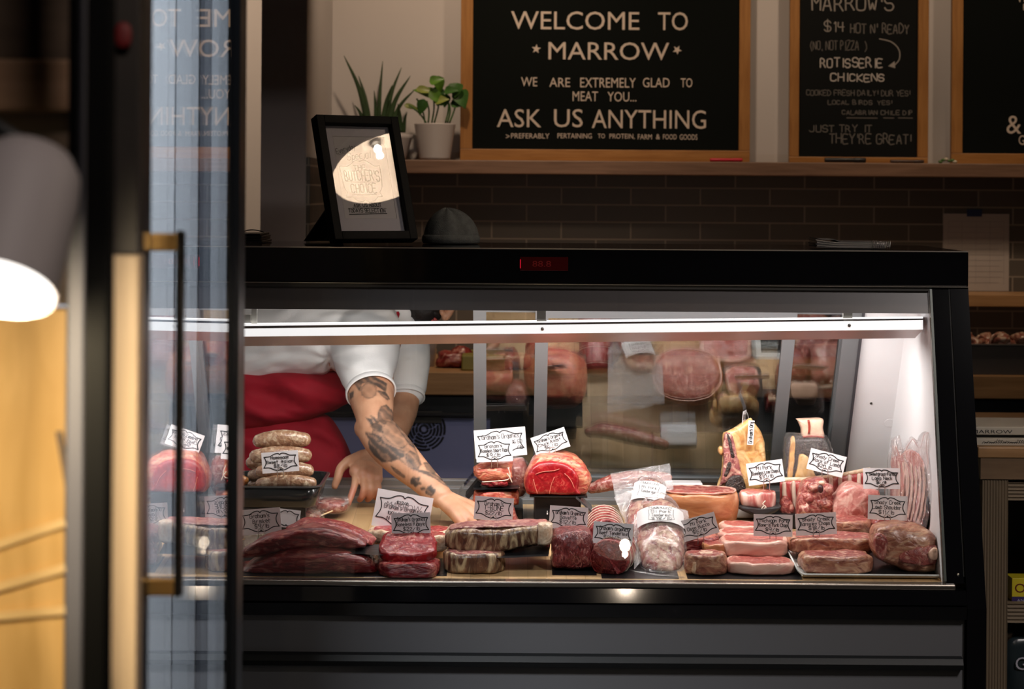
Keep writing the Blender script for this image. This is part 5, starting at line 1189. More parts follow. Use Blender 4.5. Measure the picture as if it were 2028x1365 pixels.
# white tray
ty = 5.033; z1 = P(1720, 1139, ty).z; z0 = deckz(ty)+0.001
xa, xb = P(1590, 1140, ty).x, XR-0.004
tr_ = thing('white_tray', 'shallow white tray along the glass under the lamb chops and shoulder', 'tray', V(((xa+xb)/2, 5.2, z0)))
mk('tray_body', merge(extrude_x([(ty+.012, z0), (ty, z1), (ty+.003, z1), (ty+.014, z0+.003), (5.42, deckz(5.42)+.003), (5.42, deckz(5.42)+.001)], xa, xb),
    extrude_dir([V((xa, ty+.01, z0)), V((xa-.012, ty, z1+.01)), V((xa-.012, 5.42, deckz(5.42)+.02)), V((xa, 5.42, deckz(5.42)+0.001))], (0.002, 0, 0.0))), plain('tray_white', (0.72, 0.74, 0.72), 0.35), tr_)
mk('tray_rim', merge(tube([V((xa-.012, ty, z1+.010)), V((xa-.006, ty, z1+.003)), V((xa+.004, ty-.001, z1)), V((xb, ty-.001, z1))], 0.0022, 10), tube([V((xa-.012, ty, z1+.01)), V((xa-.012, 5.42, deckz(5.42)+.02))], 0.0022, 10)), plain('tray_white', (0.72, 0.74, 0.72), 0.35), tr_, True)
tag(mk('black_sheet', sheet_geo((1600, 1856), 5.06, 5.40, 0.0035, seed=25, wav=0.001), M_sheet), 'black liner sheet inside the white tray', 'sheet')
LB = 'lamb saddle chops'
steak('lamb_chop', 'rear lamb chop with ragged pale fat, right of its price card', 'meat', 1636, 1731, 1034, 1064, 0.12, T_lamb, T_lambfat, LB, 51, Yf=5.33)
steak('lamb_chop', 'wide middle lamb chop with cream fat at its left end', 'meat', 1564, 1738, 1068, 1099, 0.13, T_lamb, T_lambfat, LB, 52, Yf=5.17, e=.5)
steak('lamb_chop', 'front lamb chop with brown edges sitting on the white tray rim', 'meat', 1592, 1731, 1104, 1138, 0.12, T_lamb, T_lambfat, LB, 53, Yf=5.055, e=.55)
sh2 = [(1729, 1080), (1732, 1055), (1742, 1044), (1780, 1042), (1818, 1045), (1845, 1056), (1862, 1072), (1866, 1100), (1866, 1128), (1845, 1137), (1800, 1136), (1778, 1126), (1750, 1118), (1736, 1105)]
g = puff_geo(sh2, 5.08, 0.12, 0.5)
ls = thing('lamb_shoulder', 'big tan lamb shoulder joint in the right corner of the case', 'meat', base_of(g))
part(ls, 'joint', g, T_lambfat, 0.006, 18, 61)
part(ls, 'cut_face', puff_geo([(1790, 1092), (1815, 1082), (1850, 1080), (1864, 1092), (1864, 1112), (1840, 1122), (1800, 1118), (1780, 1106)], 5.068, 0.04, .5), T_lamb, 0.004, 30, 62)
part(ls, 'bone_end', puff_geo([(1838, 1095), (1850, 1086), (1862, 1090), (1864, 1102), (1852, 1110), (1840, 1106)], 5.058, 0.03, .4), T_bonecut, 0.001, 40, 3)
part(ls, 'red_end', puff_geo([(1731, 1068), (1744, 1056), (1756, 1066), (1758, 1090), (1752, 1112), (1738, 1102)], 5.072, 0.03, .4), T_lamb, 0.003, 30, 4)

# ------------------------------------------------------------------ sausages in the black tray at the left
ty0, ty1 = 5.40, 5.70
zr, zb_ = P(545, 964, ty0).z, P(545, 1009, ty0).z
xa, xb = P(440, 964, ty0).x, P(633, 964, ty0).x
st_ = thing('sausage_tray', 'deep black plastic tray holding the pile of pale sausages', 'tray', V(((xa+xb)/2, 5.55, zb_)))
def rrect(x0, x1, y0, y1, r, z, n=6):
    out = []
    for cx, cy, a0 in ((x1-r, y1-r, 0), (x0+r, y1-r, 90), (x0+r, y0+r, 180), (x1-r, y0+r, 270)):
        for k in range(n+1):
            a_ = R(a0+90*k/n); out.append(V((cx+r*math.cos(a_), cy+r*math.sin(a_), z)))
    return out
M_tray = plain('tray_black', (0.010, 0.011, 0.011), 0.16)
mk('tray_body', loft([rrect(xa+.02, xb-.02, ty0+.02, ty1-.02, .03, zb_), rrect(xa+.014, xb-.014, ty0+.012, ty1-.012, .034, zb_+.006), rrect(xa, xb, ty0, ty1, .04, zr), rrect(xa+.004, xb-.004, ty0+.004, ty1-.004, .038, zr), rrect(xa+.018, xb-.018, ty0+.016, ty1-.016, .032, zb_+.012)], True, True), M_tray, st_, True)
mk('tray_rim', loft([rrect(xa-.004, xb+.004, ty0-.004, ty1+.004, .044, zr-.003), rrect(xa-.004, xb+.004, ty0-.004, ty1+.004, .044, zr+.001), rrect(xa+.004, xb-.004, ty0+.004, ty1-.004, .038, zr+.001), rrect(xa+.004, xb-.004, ty0+.004, ty1-.004, .038, zr-.003)], False, False), plain('tray_rim', (0.05, 0.052, 0.052), 0.2), st_)
o = mk('riser_block', box(xa+.03, xb-.04, ty0+.05, ty1-.02, deckz(ty0+.05)+.001, zb_-.0008), M_blackm); tag(o, 'black riser block hidden under the sausage tray', 'riser')
SG = 'pale sausages in the black tray'
rows = ((501, 615, 870, 17, 5.50, 'topmost pale sausage of the pile in the black tray'), (494, 617, 901, 16.5, 5.475, 'second pale sausage from the top of the pile'),
        (506, 621, 931, 16, 5.45, 'third pale sausage from the top, partly behind the price card'), (506, 627, 956, 14.5, 5.43, 'lowest front pale sausage resting by the tray rim'),
        (487, 600, 914, 16, 5.53, 'pale sausage at upper left behind the second one'), (490, 600, 939, 16, 5.51, 'pale sausage at mid left behind the third one'),
        (490, 600, 960, 15, 5.51, 'pale sausage at the bottom left behind the lowest one'))
for k, (x0, x1, y, r_, Y, lb) in enumerate(rows):
    r3 = S(r_, Y); a_, b2 = P(x0+r_*.8, y+3, Y), P(x1-r_*.8, y+1, Y+.01*math.sin(k)); m1 = a_.lerp(b2, .3)+V((0, 0, .003)); m2 = a_.lerp(b2, .7)+V((0, 0, .003))
    meat_obj('sausage', lb, 'sausage', limb([a_, m1, m2, b2], [r3*.82, r3*1.02, r3*1.02, r3*.85], 6, 22), T_sausage, SG, 0.0012, 45, k+1)
T_osaus = meat('sausage_orange', (0.55, 0.20, 0.04), (0.30, 0.10, 0.03), (0.8, 0.5, 0.2), .4, 60, coat=.6)
meat_obj('orange_sausage', 'orange brown sausage at the far left end of the black tray', 'sausage', limb([P(448, 948, 5.46), P(465, 950, 5.46), P(482, 952, 5.46)], [.014, .017, .013], 5, 16), T_osaus, None, .003, 60, 4)
# packs and skewers on the wood behind the briskets
a_ = D(652, 1014); 
hp = thing('ground_meat_pack', 'flat red meat pack under the pointing finger with a white label', 'meat pack', a_)
part(hp, 'packed_meat', ellipsoid(P(652, 1001, 5.62), (S(38, 5.62), .05, S(14, 5.62)), e=.7, amp=.08, fr=40, seed=4), T_sausred)
part(hp, 'film', ellipsoid(P(653, 1001, 5.62), (S(40, 5.62), .054, S(15.5, 5.62)), e=.7, amp=.05, fr=30, seed=7), M_bag)
part(hp, 'label', flap_geo((P(625, 984, 5.63), P(676, 990, 5.63), P(682, 1003, 5.575), P(632, 996, 5.575)), wav=.001), M_lab)
part(hp, 'film_corner', flap_geo((P(676, 985, 5.64), P(690, 984, 5.66), P(690, 998, 5.56), P(676, 1003, 5.56)), wav=.003), M_bagw)
a_ = D(590, 1032)
kp = thing('kebab_pack', 'wrapped kebab meat pack lying behind the brisket card', 'meat pack', a_)
part(kp, 'packed_meat', slab_geo([(545, 1016, 1036), (580, 1010, 1036), (615, 1016, 1036), (632, 1024, 1034)], 5.46, .08, e=.7), T_vac, .004, 40, 5)
part(kp, 'film', slab_geo([(540, 1012, 1038), (580, 1007, 1038), (615, 1013, 1038), (637, 1022, 1036)], 5.45, .10, e=.7), M_bag, .003, 40, 6)
for k, (x0, y0, x1, y1, Y) in enumerate(((618, 1028, 659, 1012, 5.50), (598, 1014, 619, 1011, 5.56), (452, 1048, 479, 1040, 5.25), (450, 1060, 480, 1050, 5.22), (455, 1076, 484, 1068, 5.18))):
    o = mk('wooden_skewer', tube([P(x0, y0, Y), P(x1, y1, Y+.03)], .0018, 8), plain('skewer_wood', (0.75, 0.56, 0.32), .6), smooth=True)
    tag(o, ('pale wooden skewer lying on the wood right of the kebab pack', 'short wooden skewer end by the sausage tray', 'upper wooden skewer end beside the brisket card', 'middle wooden skewer end left of the brisket card', 'lowest wooden skewer end above the briskets')[k], 'skewer', 'wooden skewers')
o = mk('plastic_wrap', merge(flap_geo((P(450, 1058, 5.24), P(545, 1050, 5.26), P(535, 1085, 5.19), P(450, 1095, 5.19)), wav=.012, seed=14)), glass('crumpled_wrap', .16, (.5, .5, .52), .05, bump=1.0, bs=70)); tag(o, 'crumpled clear wrap left under the brisket card', 'wrap')

# ------------------------------------------------------------------ middle back: short ribs, chuck roast on the riser
Y = 5.46
rz0, rz1 = deckz(Y)+.001, P(1110, 985, Y).z
xa, xb = P(1058, 1000, Y).x, P(1166, 1000, Y).x
rs = thing('black_riser', 'glossy black riser box under the chuck roast', 'riser', V(((xa+xb)/2, Y+.1, rz0)))
mk('riser_body', box(xa, xb-.02, Y, Y+.2, rz0, rz1, .003), plain('riser_black', (.012, .012, .013), .2), rs)
mk('sloping_lip', merge(obox((P(1160, 1000, Y+.03)+P(1152, 988, Y+.03))/2, V((.75, 0, -.66)).normalized(), V((0, 1, 0)), V((.66, 0, .75)).normalized(), .028, .06, .002)), plain('lip_grey', (.06, .06, .06), .2), rs)
c = P(1084, 1016, Y-.001); mk('small_tag', merge(box(c.x-.0015, c.x+.0015, Y-.0012, Y-.0004, c.z-.004, c.z+.001), box(c.x-.0012, c.x+.001, Y-.0012, Y-.0004, c.z+.003, c.z+.005)), M_paper, rs)
mk('roast_tray', box(xa-.012, xb-.004, Y-.012, Y+.19, rz1+.0005, rz1+.004, .001), plain('tray_black', (.01, .011, .011), .16), rs)
co = [(1041, 980), (1038, 955), (1043, 935), (1054, 916), (1070, 904), (1098, 900), (1128, 903), (1150, 914), (1164, 932), (1172, 950), (1168, 968), (1158, 982), (1130, 986), (1090, 984), (1060, 984)]
g = puff_geo(co, Y, .14, .08)
cr = thing('chuck_roast', 'large bright red chuck roast with orange fat rim on the black riser', 'meat', base_of(g))
part(cr, 'fat_rim', g, T_orange, .004, 26, 71)
part(cr, 'cut_face', puff_geo([(1043, 975), (1041, 952), (1050, 930), (1068, 917), (1095, 914), (1122, 920), (1140, 934), (1147, 952), (1146, 970), (1150, 981), (1120, 982), (1085, 981), (1060, 981)], Y-.012, .05, .10), T_beefb, .002, 26, 72)
# seams in the cut face
part(cr, 'fat_seam', merge(*[tube(catmull([P(x, y, Y-.0135) for x, y in l], 4), .0009, 6) for l in (((1060, 940), (1078, 934), (1095, 933), (1108, 929)), ((1088, 978), (1092, 960), (1098, 945)), ((1056, 950), (1060, 965), (1064, 978)), ((1118, 938), (1130, 950), (1138, 968)))]), plain('seam_fat', (.68, .20, .14), .4), .001, 50, 3)
Yr = 5.50
o = mk('black_riser', box(P(944, 1000, Yr).x, P(1036, 1000, Yr).x, Yr+.03, Yr+.2, deckz(Yr+.03)+.001, P(980, 1010, Yr).z, .003), plain('riser_black', (.012, .012, .013), .2)); tag(o, 'low black riser under the boneless short ribs', 'riser')
rbz = (937, 1030)
steak('short_rib', 'lower flat boneless short rib under the tied one', 'meat', 936, 1028, 975, 1004, .10, T_orange, T_orange, 'boneless short ribs', 81, Yf=Yr)
o = mk('black_sheet', flap_geo((P(936, 962, Yr+.09), P(1030, 958, Yr+.1), P(1026, 968, Yr-.002), P(938, 970, Yr-.002)), wav=.003, seed=33), M_sheet); tag(o, 'black sheet between the two boneless short ribs', 'sheet')
g = slab_geo([(938, 930, 945), (950, 922, 955), (985, 917, 964), (1010, 918, 960), (1014, 925, 950)], Yr+.005, .09, e=.75)
srb = thing('short_rib', 'upper boneless short rib bundle tied with string', 'meat', base_of(g), 'boneless short ribs')
part(srb, 'bundle', g, T_orange, .005, 32, 83)
part(srb, 'red_core', slab_geo([(955, 957, 962), (975, 955, 968), (1000, 953, 966), (1006, 956, 962)], Yr+.010, .05, e=.7), T_ribeye, .005, 50, 5)
p_ = [P(x, y, Yr-.004) for x, y in ((1006, 926), (1010, 940), (1006, 950), (985, 953), (955, 955))]
part(srb, 'string', merge(tube(catmull(p_, 5), .0014, 6), tube(catmull([P(x, y, Yr-.006) for x, y in ((1004, 938), (1010, 946), (1014, 956))], 4), .0014, 6)), M_string)
meat_obj('short_rib', 'end of a pink short rib standing behind the t-bone card', 'meat', puff_geo([(1001, 1046), (1002, 1012), (1008, 1004), (1016, 1006), (1022, 1022), (1028, 1040), (1026, 1046), (1012, 1048)], 5.44, .06, .4), T_lamb, 'boneless short ribs', .004, 30, 8)
a_ = P(1024, 946, 5.60)
gp = thing('ground_beef_pack', 'clear bag of ground beef beside the chuck roast', 'meat pack', P(1024, 990, 5.6))
part(gp, 'ground_beef', ellipsoid(a_, (S(24, 5.6), .04, S(38, 5.6)), e=.8, amp=.12, fr=60, seed=9), T_sausred)
part(gp, 'film', ellipsoid(a_, (S(27, 5.6), .044, S(41, 5.6)), e=.8, amp=.08, fr=40, seed=4), M_bag)
tb2 = thing('clear_tray', 'clear plastic tray leaning at the left of the short ribs', 'tray', P(925, 985, 5.62))
mk('clear_side', obox(P(923, 957, 5.60), V((.62, 0, .78)).normalized(), V((0, 1, 0)), V((-.78, 0, .62)).normalized(), .034, .05, .0012), M_clear, tb2)
mk('dark_floor', obox(P(938, 966, 5.60), V((.62, 0, .78)).normalized(), V((0, 1, 0)), V((-.78, 0, .62)).normalized(), .026, .045, .006), M_blackm, tb2)

# ------------------------------------------------------------------ right back: ham, aged ribs, loin chop, lamb
def rings_px(lst, n=44, dep=.8, e=.85):
    sp = lambda x: math.copysign(abs(x)**e, x); out = []
    for px, py, hw, Y in lst:
        c = P(px, py, Y); r_ = S(hw, Y)
        out.append([c + V((r_*sp(math.cos(2*math.pi*k/n)), r_*dep*sp(math.sin(2*math.pi*k/n)), 0)) for k in range(n)])
    return out
g = loft(rings_px(((1425, 1052, 20, 5.50), (1418, 1046, 34, 5.50), (1404, 1030, 54, 5.50), (1392, 1008, 70, 5.50), (1386, 990, 76, 5.50), (1384, 978, 76, 5.50), (1384, 973, 73, 5.50))))
hm_ = thing('ham_joint', 'tan skinned pork shank joint with a pink cut top behind the osso bucco card', 'meat', base_of(g))
part(hm_, 'rind', g, T_skin, .004, 16, 91)
part(hm_, 'cut_face', loft(rings_px(((1384, 974, 69, 5.50), (1384, 970.5, 68, 5.50), (1384, 969, 60, 5.50), (1384, 968, 40, 5.50), (1384, 968, 15, 5.50)))), T_lamb, .004, 34, 92)
part(hm_, 'fat_ring', loft([[V(p)+V((0, 0, .002*math.sin(b_4))) + (V(p)-P(1384, 972, 5.5))*0.0 for p in rings_px(((1384, 971+1.5*math.cos(b_4), 71.5+2.5*math.sin(b_4), 5.50),))[0]] for b_4 in [2*math.pi*j/8 for j in range(9)]], False, False), T_porkfat, .002, 40, 3)
# standing aged rib with strip card
ao = [(1470, 839), (1487, 829), (1494, 834), (1504, 850), (1512, 872), (1517, 905), (1518, 945), (1517, 972), (1470, 976), (1424, 970), (1430, 945), (1433, 900), (1433, 864), (1440, 856), (1456, 848)]
Ya = 5.60
g = puff_geo(ao, Ya, .055, .06)
ar = thing('aged_rib_roast', 'standing dry aged rib roast in yellow fat with dark seams and a strip tag', 'meat', base_of(g))
part(ar, 'fat_cover', g, T_yfat, .004, 20, 95)
part(ar, 'cut_face', puff_geo([(1434, 866), (1441, 857), (1450, 862), (1456, 880), (1462, 905), (1468, 930), (1472, 945), (1455, 946), (1440, 955), (1426, 964), (1431, 940), (1433, 900)], Ya-.010, .03, .2), T_agedcut, .003, 34, 96)
part(ar, 'dark_seam', merge(puff_geo([(1440, 860), (1446, 866), (1451, 888), (1455, 905), (1449, 907), (1444, 885)], Ya-.014, .02, .2), puff_geo([(1441, 918), (1448, 916), (1447, 930), (1440, 944), (1434, 942), (1438, 930)], Ya-.014, .02, .2)), T_crust, .001, 50, 97)
part(ar, 'dark_base', puff_geo([(1436, 974), (1442, 950), (1456, 941), (1470, 943), (1476, 956), (1477, 974), (1456, 976)], Ya-.015, .04, .3), T_crust, .003, 50, 98)
part(ar, 'bone_tip', puff_geo([(1424, 888), (1430, 885), (1433, 893), (1430, 902), (1423, 897)], Ya, .03, .3), T_yfat, .002, 50, 99)
# second standing rib in film with sawn bone on top
Yb_ = 5.60
bo = [(1562, 950), (1559, 910), (1560, 876), (1568, 865), (1590, 866), (1620, 866), (1634, 870), (1640, 885), (1650, 915), (1654, 950), (1610, 955)]
g = puff_geo(bo, Yb_, .05, .08)
br_ = thing('aged_rib_steak', 'film wrapped dark aged rib with a sawn white bone on top', 'meat', base_of(g))
part(br_, 'dark_flesh', g, T_crust, .004, 30, 101)
part(br_, 'bone', puff_geo([(1591, 868), (1588, 850), (1581, 834), (1580, 831), (1606, 830), (1631, 831), (1631, 850), (1633, 868), (1612, 872)], Yb_+.005, .05, .15), T_bonecut, .001, 30, 102)
part(br_, 'bone_stain', merge(*[tube(catmull([P(x, y, Yb_+.0015) for x, y in l], 3), r_, 8, (0, 1, 0), .3) for l, r_ in ((((1601, 832), (1603, 845), (1602, 860)), .0028), (((1590, 866), (1610, 864), (1632, 867)), .0022))]), plain('blood_stain', (.35, .05, .03), .4))
part(br_, 'yellow_fat', merge(puff_geo([(1560, 950), (1563, 915), (1567, 870), (1575, 868), (1574, 900), (1571, 930), (1568, 950)], Yb_-.010, .02, .2), puff_geo([(1576, 953), (1580, 925), (1582, 905), (1590, 900), (1602, 908), (1612, 935), (1616, 953)], Yb_-.010, .02, .2)), T_yfat, .002, 40, 103)
part(br_, 'film', puff_geo([(1556, 952), (1554, 910), (1556, 870), (1566, 860), (1590, 861), (1624, 861), (1640, 866), (1648, 885), (1656, 915), (1660, 952), (1610, 958)], Yb_-.016, .078, .2), M_bag, .003, 40, 104)
# boneless loin chop on slate, white block
Yc = 5.47
sl2 = mk('slate_tile', puff_geo([(1464, 1010), (1468, 1004), (1505, 1008), (1545, 1004), (1548, 1010), (1530, 1020), (1500, 1024), (1480, 1018)], Yc-.01, .13, .0), plain('slate_black', (.02, .02, .021), .5)); tag(sl2, 'small black slate under the tied boneless loin chop', 'slate')
lcp = steak('loin_chop', 'round boneless pork loin chop tied with string on the small slate', 'meat', 1467, 1540, 977, 1008, .09, T_pork, meat('pork_side', (.55, .16, .14), (.42, .09, .08), (.85, .6, .5), .4, 24, (1.6, 1, .3), marb=.2), None, 111, Yf=Yc, e=.8)
p_ = [P(x, y, Yc-.003) for x, y in ((1516, 992), (1511, 999), (1517, 1005), (1508, 1010), (1514, 1002), (1520, 1013))]
part(lcp, 'string_knot', tube(catmull(p_, 5), .0016, 6), M_string)
o = mk('white_block', box(P(1454, 1030, 5.61).x, P(1502, 1030, 5.61).x, 5.61, 5.67, deckz(5.67)+.001, P(1478, 1000, 5.61).z, .003), plain('block_cream', (.72, .66, .58), .5)); tag(o, 'cream white block standing between ham joint and slate', 'block')
o = mk('riser_block', box(P(1505, 1030, 5.50).x, P(1745, 1030, 5.50).x, 5.52, 5.70, deckz(5.52)+.001, P(1600, 1022, 5.50).z, .002), M_blackm); tag(o, 'black riser block under the slate and the rack of lamb', 'riser')
# rack of lamb
Yk = 5.56
rk0 = slab_geo([(1546, 954, 1022), (1580, 953, 1020), (1630, 949, 1018), (1680, 942, 1016), (1724, 934, 1014)], Yk, .035, e=.6)
rk = thing('rack_of_lamb', 'long rack of lamb with white rib bones showing between red flesh', 'meat', base_of(rk0))
part(rk, 'flesh', rk0, T_rib, .002, 30, 121)
for k in range(10):
    x = 1553 + k*18.5; yt = 955 - k*2.1
    part(rk, 'rib_bone', limb([P(x, yt+4, Yk-.001), P(x+1, yt+30, Yk-.004), P(x+5+k*.4, yt+62, Yk-.002)], [.0055, .0058, .005], 5, 10), T_bone, .0008, 40, k)
part(rk, 'fat_cap', tube(catmull([P(1546, 951, Yk+.015), P(1600, 949, Yk+.015), P(1660, 942, Yk+.015), P(1724, 930, Yk+.015)], 6), .006, 10), T_cream, .0015, 40, 6)
part(rk, 'red_end', puff_geo([(1546, 1015), (1548, 990), (1556, 985), (1570, 998), (1578, 1015), (1574, 1026), (1555, 1026)], Yk-.02, .04, .3), T_lamb, .006, 40, 8)
g = puff_geo([(1580, 1022), (1584, 985), (1592, 960), (1608, 952), (1628, 952), (1642, 962), (1650, 980), (1655, 1000), (1650, 1018), (1620, 1030), (1595, 1030)], 5.46, .09, .5)
lnk = thing('lamb_neck', 'lumpy red lamb neck with a dark hollow in front of the rack', 'meat', base_of(g))
part(lnk, 'neck', g, T_lamb, .006, 26, 131)
for k, (x, y, a_, b2) in enumerate(((1610, 964, 13, 10), (1638, 972, 10, 12), (1602, 986, 14, 11), (1630, 995, 14, 14), (1596, 1008, 12, 13))):
    part(lnk, 'muscle', ellipsoid(P(x, y, 5.474), (S(a_*1.2, 5.45), .026, S(b2*1.2, 5.45)), amp=.3, fr=55, seed=k), T_lamb, .002, 50, k)
part(lnk, 'hollow', ellipsoid(P(1625, 968, 5.438), (S(6, 5.45), .006, S(9, 5.45)), amp=.2, fr=50, seed=3), T_hole)
part(lnk, 'spine_bone', ellipsoid(P(1627, 957, 5.44), (S(6, 5.45), .006, S(4, 5.45)), amp=.2, fr=50, seed=5), T_bonecut)
meat_obj('lamb_breast', 'pale pink lamb piece with smooth folds beside the lamb neck', 'meat', puff_geo([(1655, 1035), (1653, 1005), (1658, 985), (1672, 968), (1690, 960), (1712, 964), (1738, 974), (1745, 990), (1745, 1030), (1730, 1050), (1690, 1050)], 5.44, .11, .5), T_lambpale, None, .006, 20, 141)
meat_obj('lamb_breast', 'low red and white lamb piece under the shoulder card', 'meat', puff_geo([(1728, 1050), (1735, 1030), (1765, 1024), (1800, 1026), (1822, 1034), (1822, 1052), (1770, 1056)], 5.36, .10, .4), T_lamb, None, .005, 30, 142)
# vacuum packed rib rack in the corner
Yv = 5.50
vo = [(1768, 1010), (1767, 960), (1768, 910), (1774, 885), (1786, 897), (1806, 892), (1826, 905), (1838, 940), (1842, 990), (1830, 1040), (1800, 1050), (1776, 1040)]
SLN = (Yv, 1764, 5.52, 1848, 5.145)
g = slant(puff_geo(vo, Yv, .05, .3), *SLN)
vr = thing('packed_rib_rack', 'vacuum packed rack of ribs standing in the right corner of the case', 'meat pack', base_of(g))
part(vr, 'flesh', g, meat('packed_lamb', (.60, .24, .21), (.45, .12, .11), (.84, .60, .52), .4, 26, (1.3, 1, .35), rough=.25, coat=.8), .004, 26, 151)
for k in range(7):
    x = 1780 + k*8.2
    part(vr, 'rib_bone', slant(limb([P(x, 915+2*k, Yv-.004), P(x+2, 955, Yv-.007), P(x-2, 1000, Yv-.007), P(x-8, 1030, Yv-.004)], [.0022, .0034, .0038, .0030], 5, 8), *SLN), plain('packed_bone', (.62, .40, .32), .35, var=.2, vs=40), .0018, 40, k)
for k, l in enumerate((((1774, 885), (1784, 905), (1800, 880), (1808, 870)), ((1808, 870), (1822, 888), (1830, 862), (1840, 857)), ((1786, 900), (1806, 893), (1822, 915), (1832, 940)), ((1836, 862), (1834, 890), (1838, 920), (1826, 950)))):
    part(vr, 'bag_crease', slant(tube(catmull([P(x, y, Yv-.012) for x, y in l], 5), .0006, 6), *SLN), plain('blood_crease', (.55, .25, .21), .3))
part(vr, 'film', slant(puff_geo([(1764, 1012), (1762, 960), (1764, 905), (1774, 872), (1784, 892), (1798, 885), (1810, 868), (1822, 880), (1838, 858), (1846, 868), (1842, 900), (1848, 950), (1848, 1000), (1838, 1050), (1800, 1056), (1770, 1045)], Yv-.014, .070, .15), *SLN), M_bag, .003, 40, 152)
part(vr, 'film_flap', slant(flap_geo((P(1764, 868, Yv), P(1782, 862, Yv), P(1790, 900, Yv-.01), P(1768, 905, Yv-.01)), seed=5), *SLN), M_bagw)
part(vr, 'blue_edge', slant(puff_geo([(1836, 1048), (1840, 1020), (1844, 985), (1847, 1000), (1846, 1040), (1842, 1050)], Yv+.01, .03, .2), *SLN), plain('blue_backing', (.10, .22, .42), .4))

# ------------------------------------------------------------------ price cards
BORD = [[(-.86, .55), (-.55, .58), (-.30, .78), (-.10, .82), (0, .70)], [(0, .70), (.10, .82), (.30, .78), (.55, .58), (.86, .55)], [(.86, .55), (.78, .25), (.78, -.10), (.90, -.48)], [(.90, -.48), (.60, -.50), (.32, -.72), (.10, -.80), (0, -.70)], [(0, -.70), (-.10, -.80), (-.32, -.72), (-.60, -.50), (-.90, -.48)], [(-.90, -.48), (-.78, -.10), (-.78, .25), (-.86, .55)]]
CG = 'price cards'
def price_card(label, px, py, wpx, hpx, rot, Y, lines, drop=14, lean=.10, big=None, wire=True, seed=1):
    c = P(px, py, Y); r_ = R(rot)
    ex = V((math.cos(r_), 0, -math.sin(r_))); ey = V((math.sin(r_), lean, math.cos(r_))); ey = (ey - ex*ey.dot(ex)).normalized(); n = ex.cross(ey).normalized()
    hw, hh = S(wpx, Y)/2, S(hpx, Y)/2
    t = thing('price_card', label, 'price card', c - ey*hh - V((0, 0, S(drop, Y))), CG)
    mk('card', obox(c, ex, ey, n, hw, hh, .0004), M_paper, t)
    b = [ribbon([c + ex*(x*hw) + ey*(y*hh) + n*.0005 for x, y in [(q.x, q.y) for q in catmull([V((*p, 0)) for p in seg], 4)]], S(1.9, Y), n, .0004) for seg in BORD]
    b.append(([c + ex*(x*hw) + ey*(y*hh) + n*.0011 for x, y in ((-.07, -.76), (0, -.62), (.07, -.76), (0, -.84))], [(0, 1, 2, 3)]))
    mk('scroll_border', merge(*b), M_ink, t)
    k = len(lines); tx = []
    for i, s in enumerate(lines):
        lw = min(1.44, 0.120*len(s)*(1.15 if len(s) < 7 else 1)); lh = .255 if k == 3 else .21
        if big and i in big: lw, lh = big[i][:2]
        y0 = .62 - (i+.80)*(1.22/k); rr = random.Random(seed*7+i); x0 = -lw/2 + rr.uniform(-.05, .05)
        if big and i in big and len(big[i]) > 2: x0 = big[i][2]
        if s.strip(): tx.append(hand(s, c + ex*(x0*hw) + ey*(y0*hh) + n*.0005, ex, ey, lw*hw, lh*hh*1.15, n, S(1.05, Y), .0005, seed=seed+i))
    if tx: mk('handwriting', merge(*tx), M_ink, t)
    if wire:
        yb = c - ey*hh; zz = V((0, 0, -1)); d_ = S(drop, Y); rr_ = S(6, Y)
        lp = [c - ey*(hh*.72) + ex*(rr_*math.cos(a_)) + ey*(rr_*.8*math.sin(a_)) + n*.0014 for a_ in [math.pi + math.pi*i/8*-1 for i in range(9)]]
        pts = [lp[0] + zz*(d_+hh*.28)] + lp + [lp[-1] + zz*(d_+hh*.28)]
        mk('wire_clip', tube(pts, S(.75, Y), 6), M_wire, t, True)
    return t
GO = "Graham's Organics"
price_card('white price card reading sweet Italian stuck in the sausages', 555, 915, 73, 41, -5, 5.395, ('Homemade', 'Sweet Italian', '$8/lb'), 10, seed=1)
price_card('second card half hidden behind the brisket price card', 568, 1027, 52, 36, 6, 5.30, ('', '', ''), 10, wire=False, seed=2)
price_card('price card reading Brisket standing above the briskets', 516, 1033, 81, 50, -5, 5.215, ("Graham's", 'Brisket', '$9/lb'), 14, seed=3)
nyc = price_card('large bright price card for grass-fed strip steak leaning by the arm', 797, 1014, 112, 74, 10, 5.36, ('$22/lb', GO, '100% Grass-Fed', 'N.Y. Strip'), 14, big={0: (.40, .13, -.25), 1: (1.35, .19), 2: (1.05, .13), 3: (.75, .17, -.5)}, seed=4)
price_card('price card reading Boneless Ribeye over the red ribeyes', 814, 1039, 77, 46, -2, 5.15, (GO, 'Boneless Ribeye', '$22/lb'), 18, seed=5)
price_card('large price card behind the short rib card', 991, 877, 102, 56, -5, 5.66, (GO, '$6.50', '/lb'), 14, big={1: (.42, .2, .42), 2: (.22, .2, .62)}, seed=6)
price_card('white price card reading Boneless Short Ribs above the tied bundle', 979, 893, 72, 43, -3, 5.50, ("Graham's", 'Boneless Short Ribs', '$9/lb.'), 12, seed=7)
price_card('tilted white price card reading Chuck Roast on the red roast', 1090, 876, 70, 40, -19, 5.52, (GO, 'Chuck Roast', '$6/lb.'), 8, seed=8)
price_card('price card reading T-BONE in front of the reaching hand', 978, 1008, 77, 46, 4, 5.225, ("Graham's", 'T-BONE', '$22/lb'), 12, big={1: (1.0, .34)}, seed=9)
price_card('price card reading Bavette beside the black riser', 1126, 1026, 76, 45, 3.5, 5.21, (GO, 'Bavette', '$12/lb'), 12, seed=10)
price_card('shaded price card reading Beef Tenderloin on the tied roll', 1214, 1057, 79, 43, 4, 5.10, (GO, 'Beef Tenderloin', '$24/lb'), 14, seed=11)
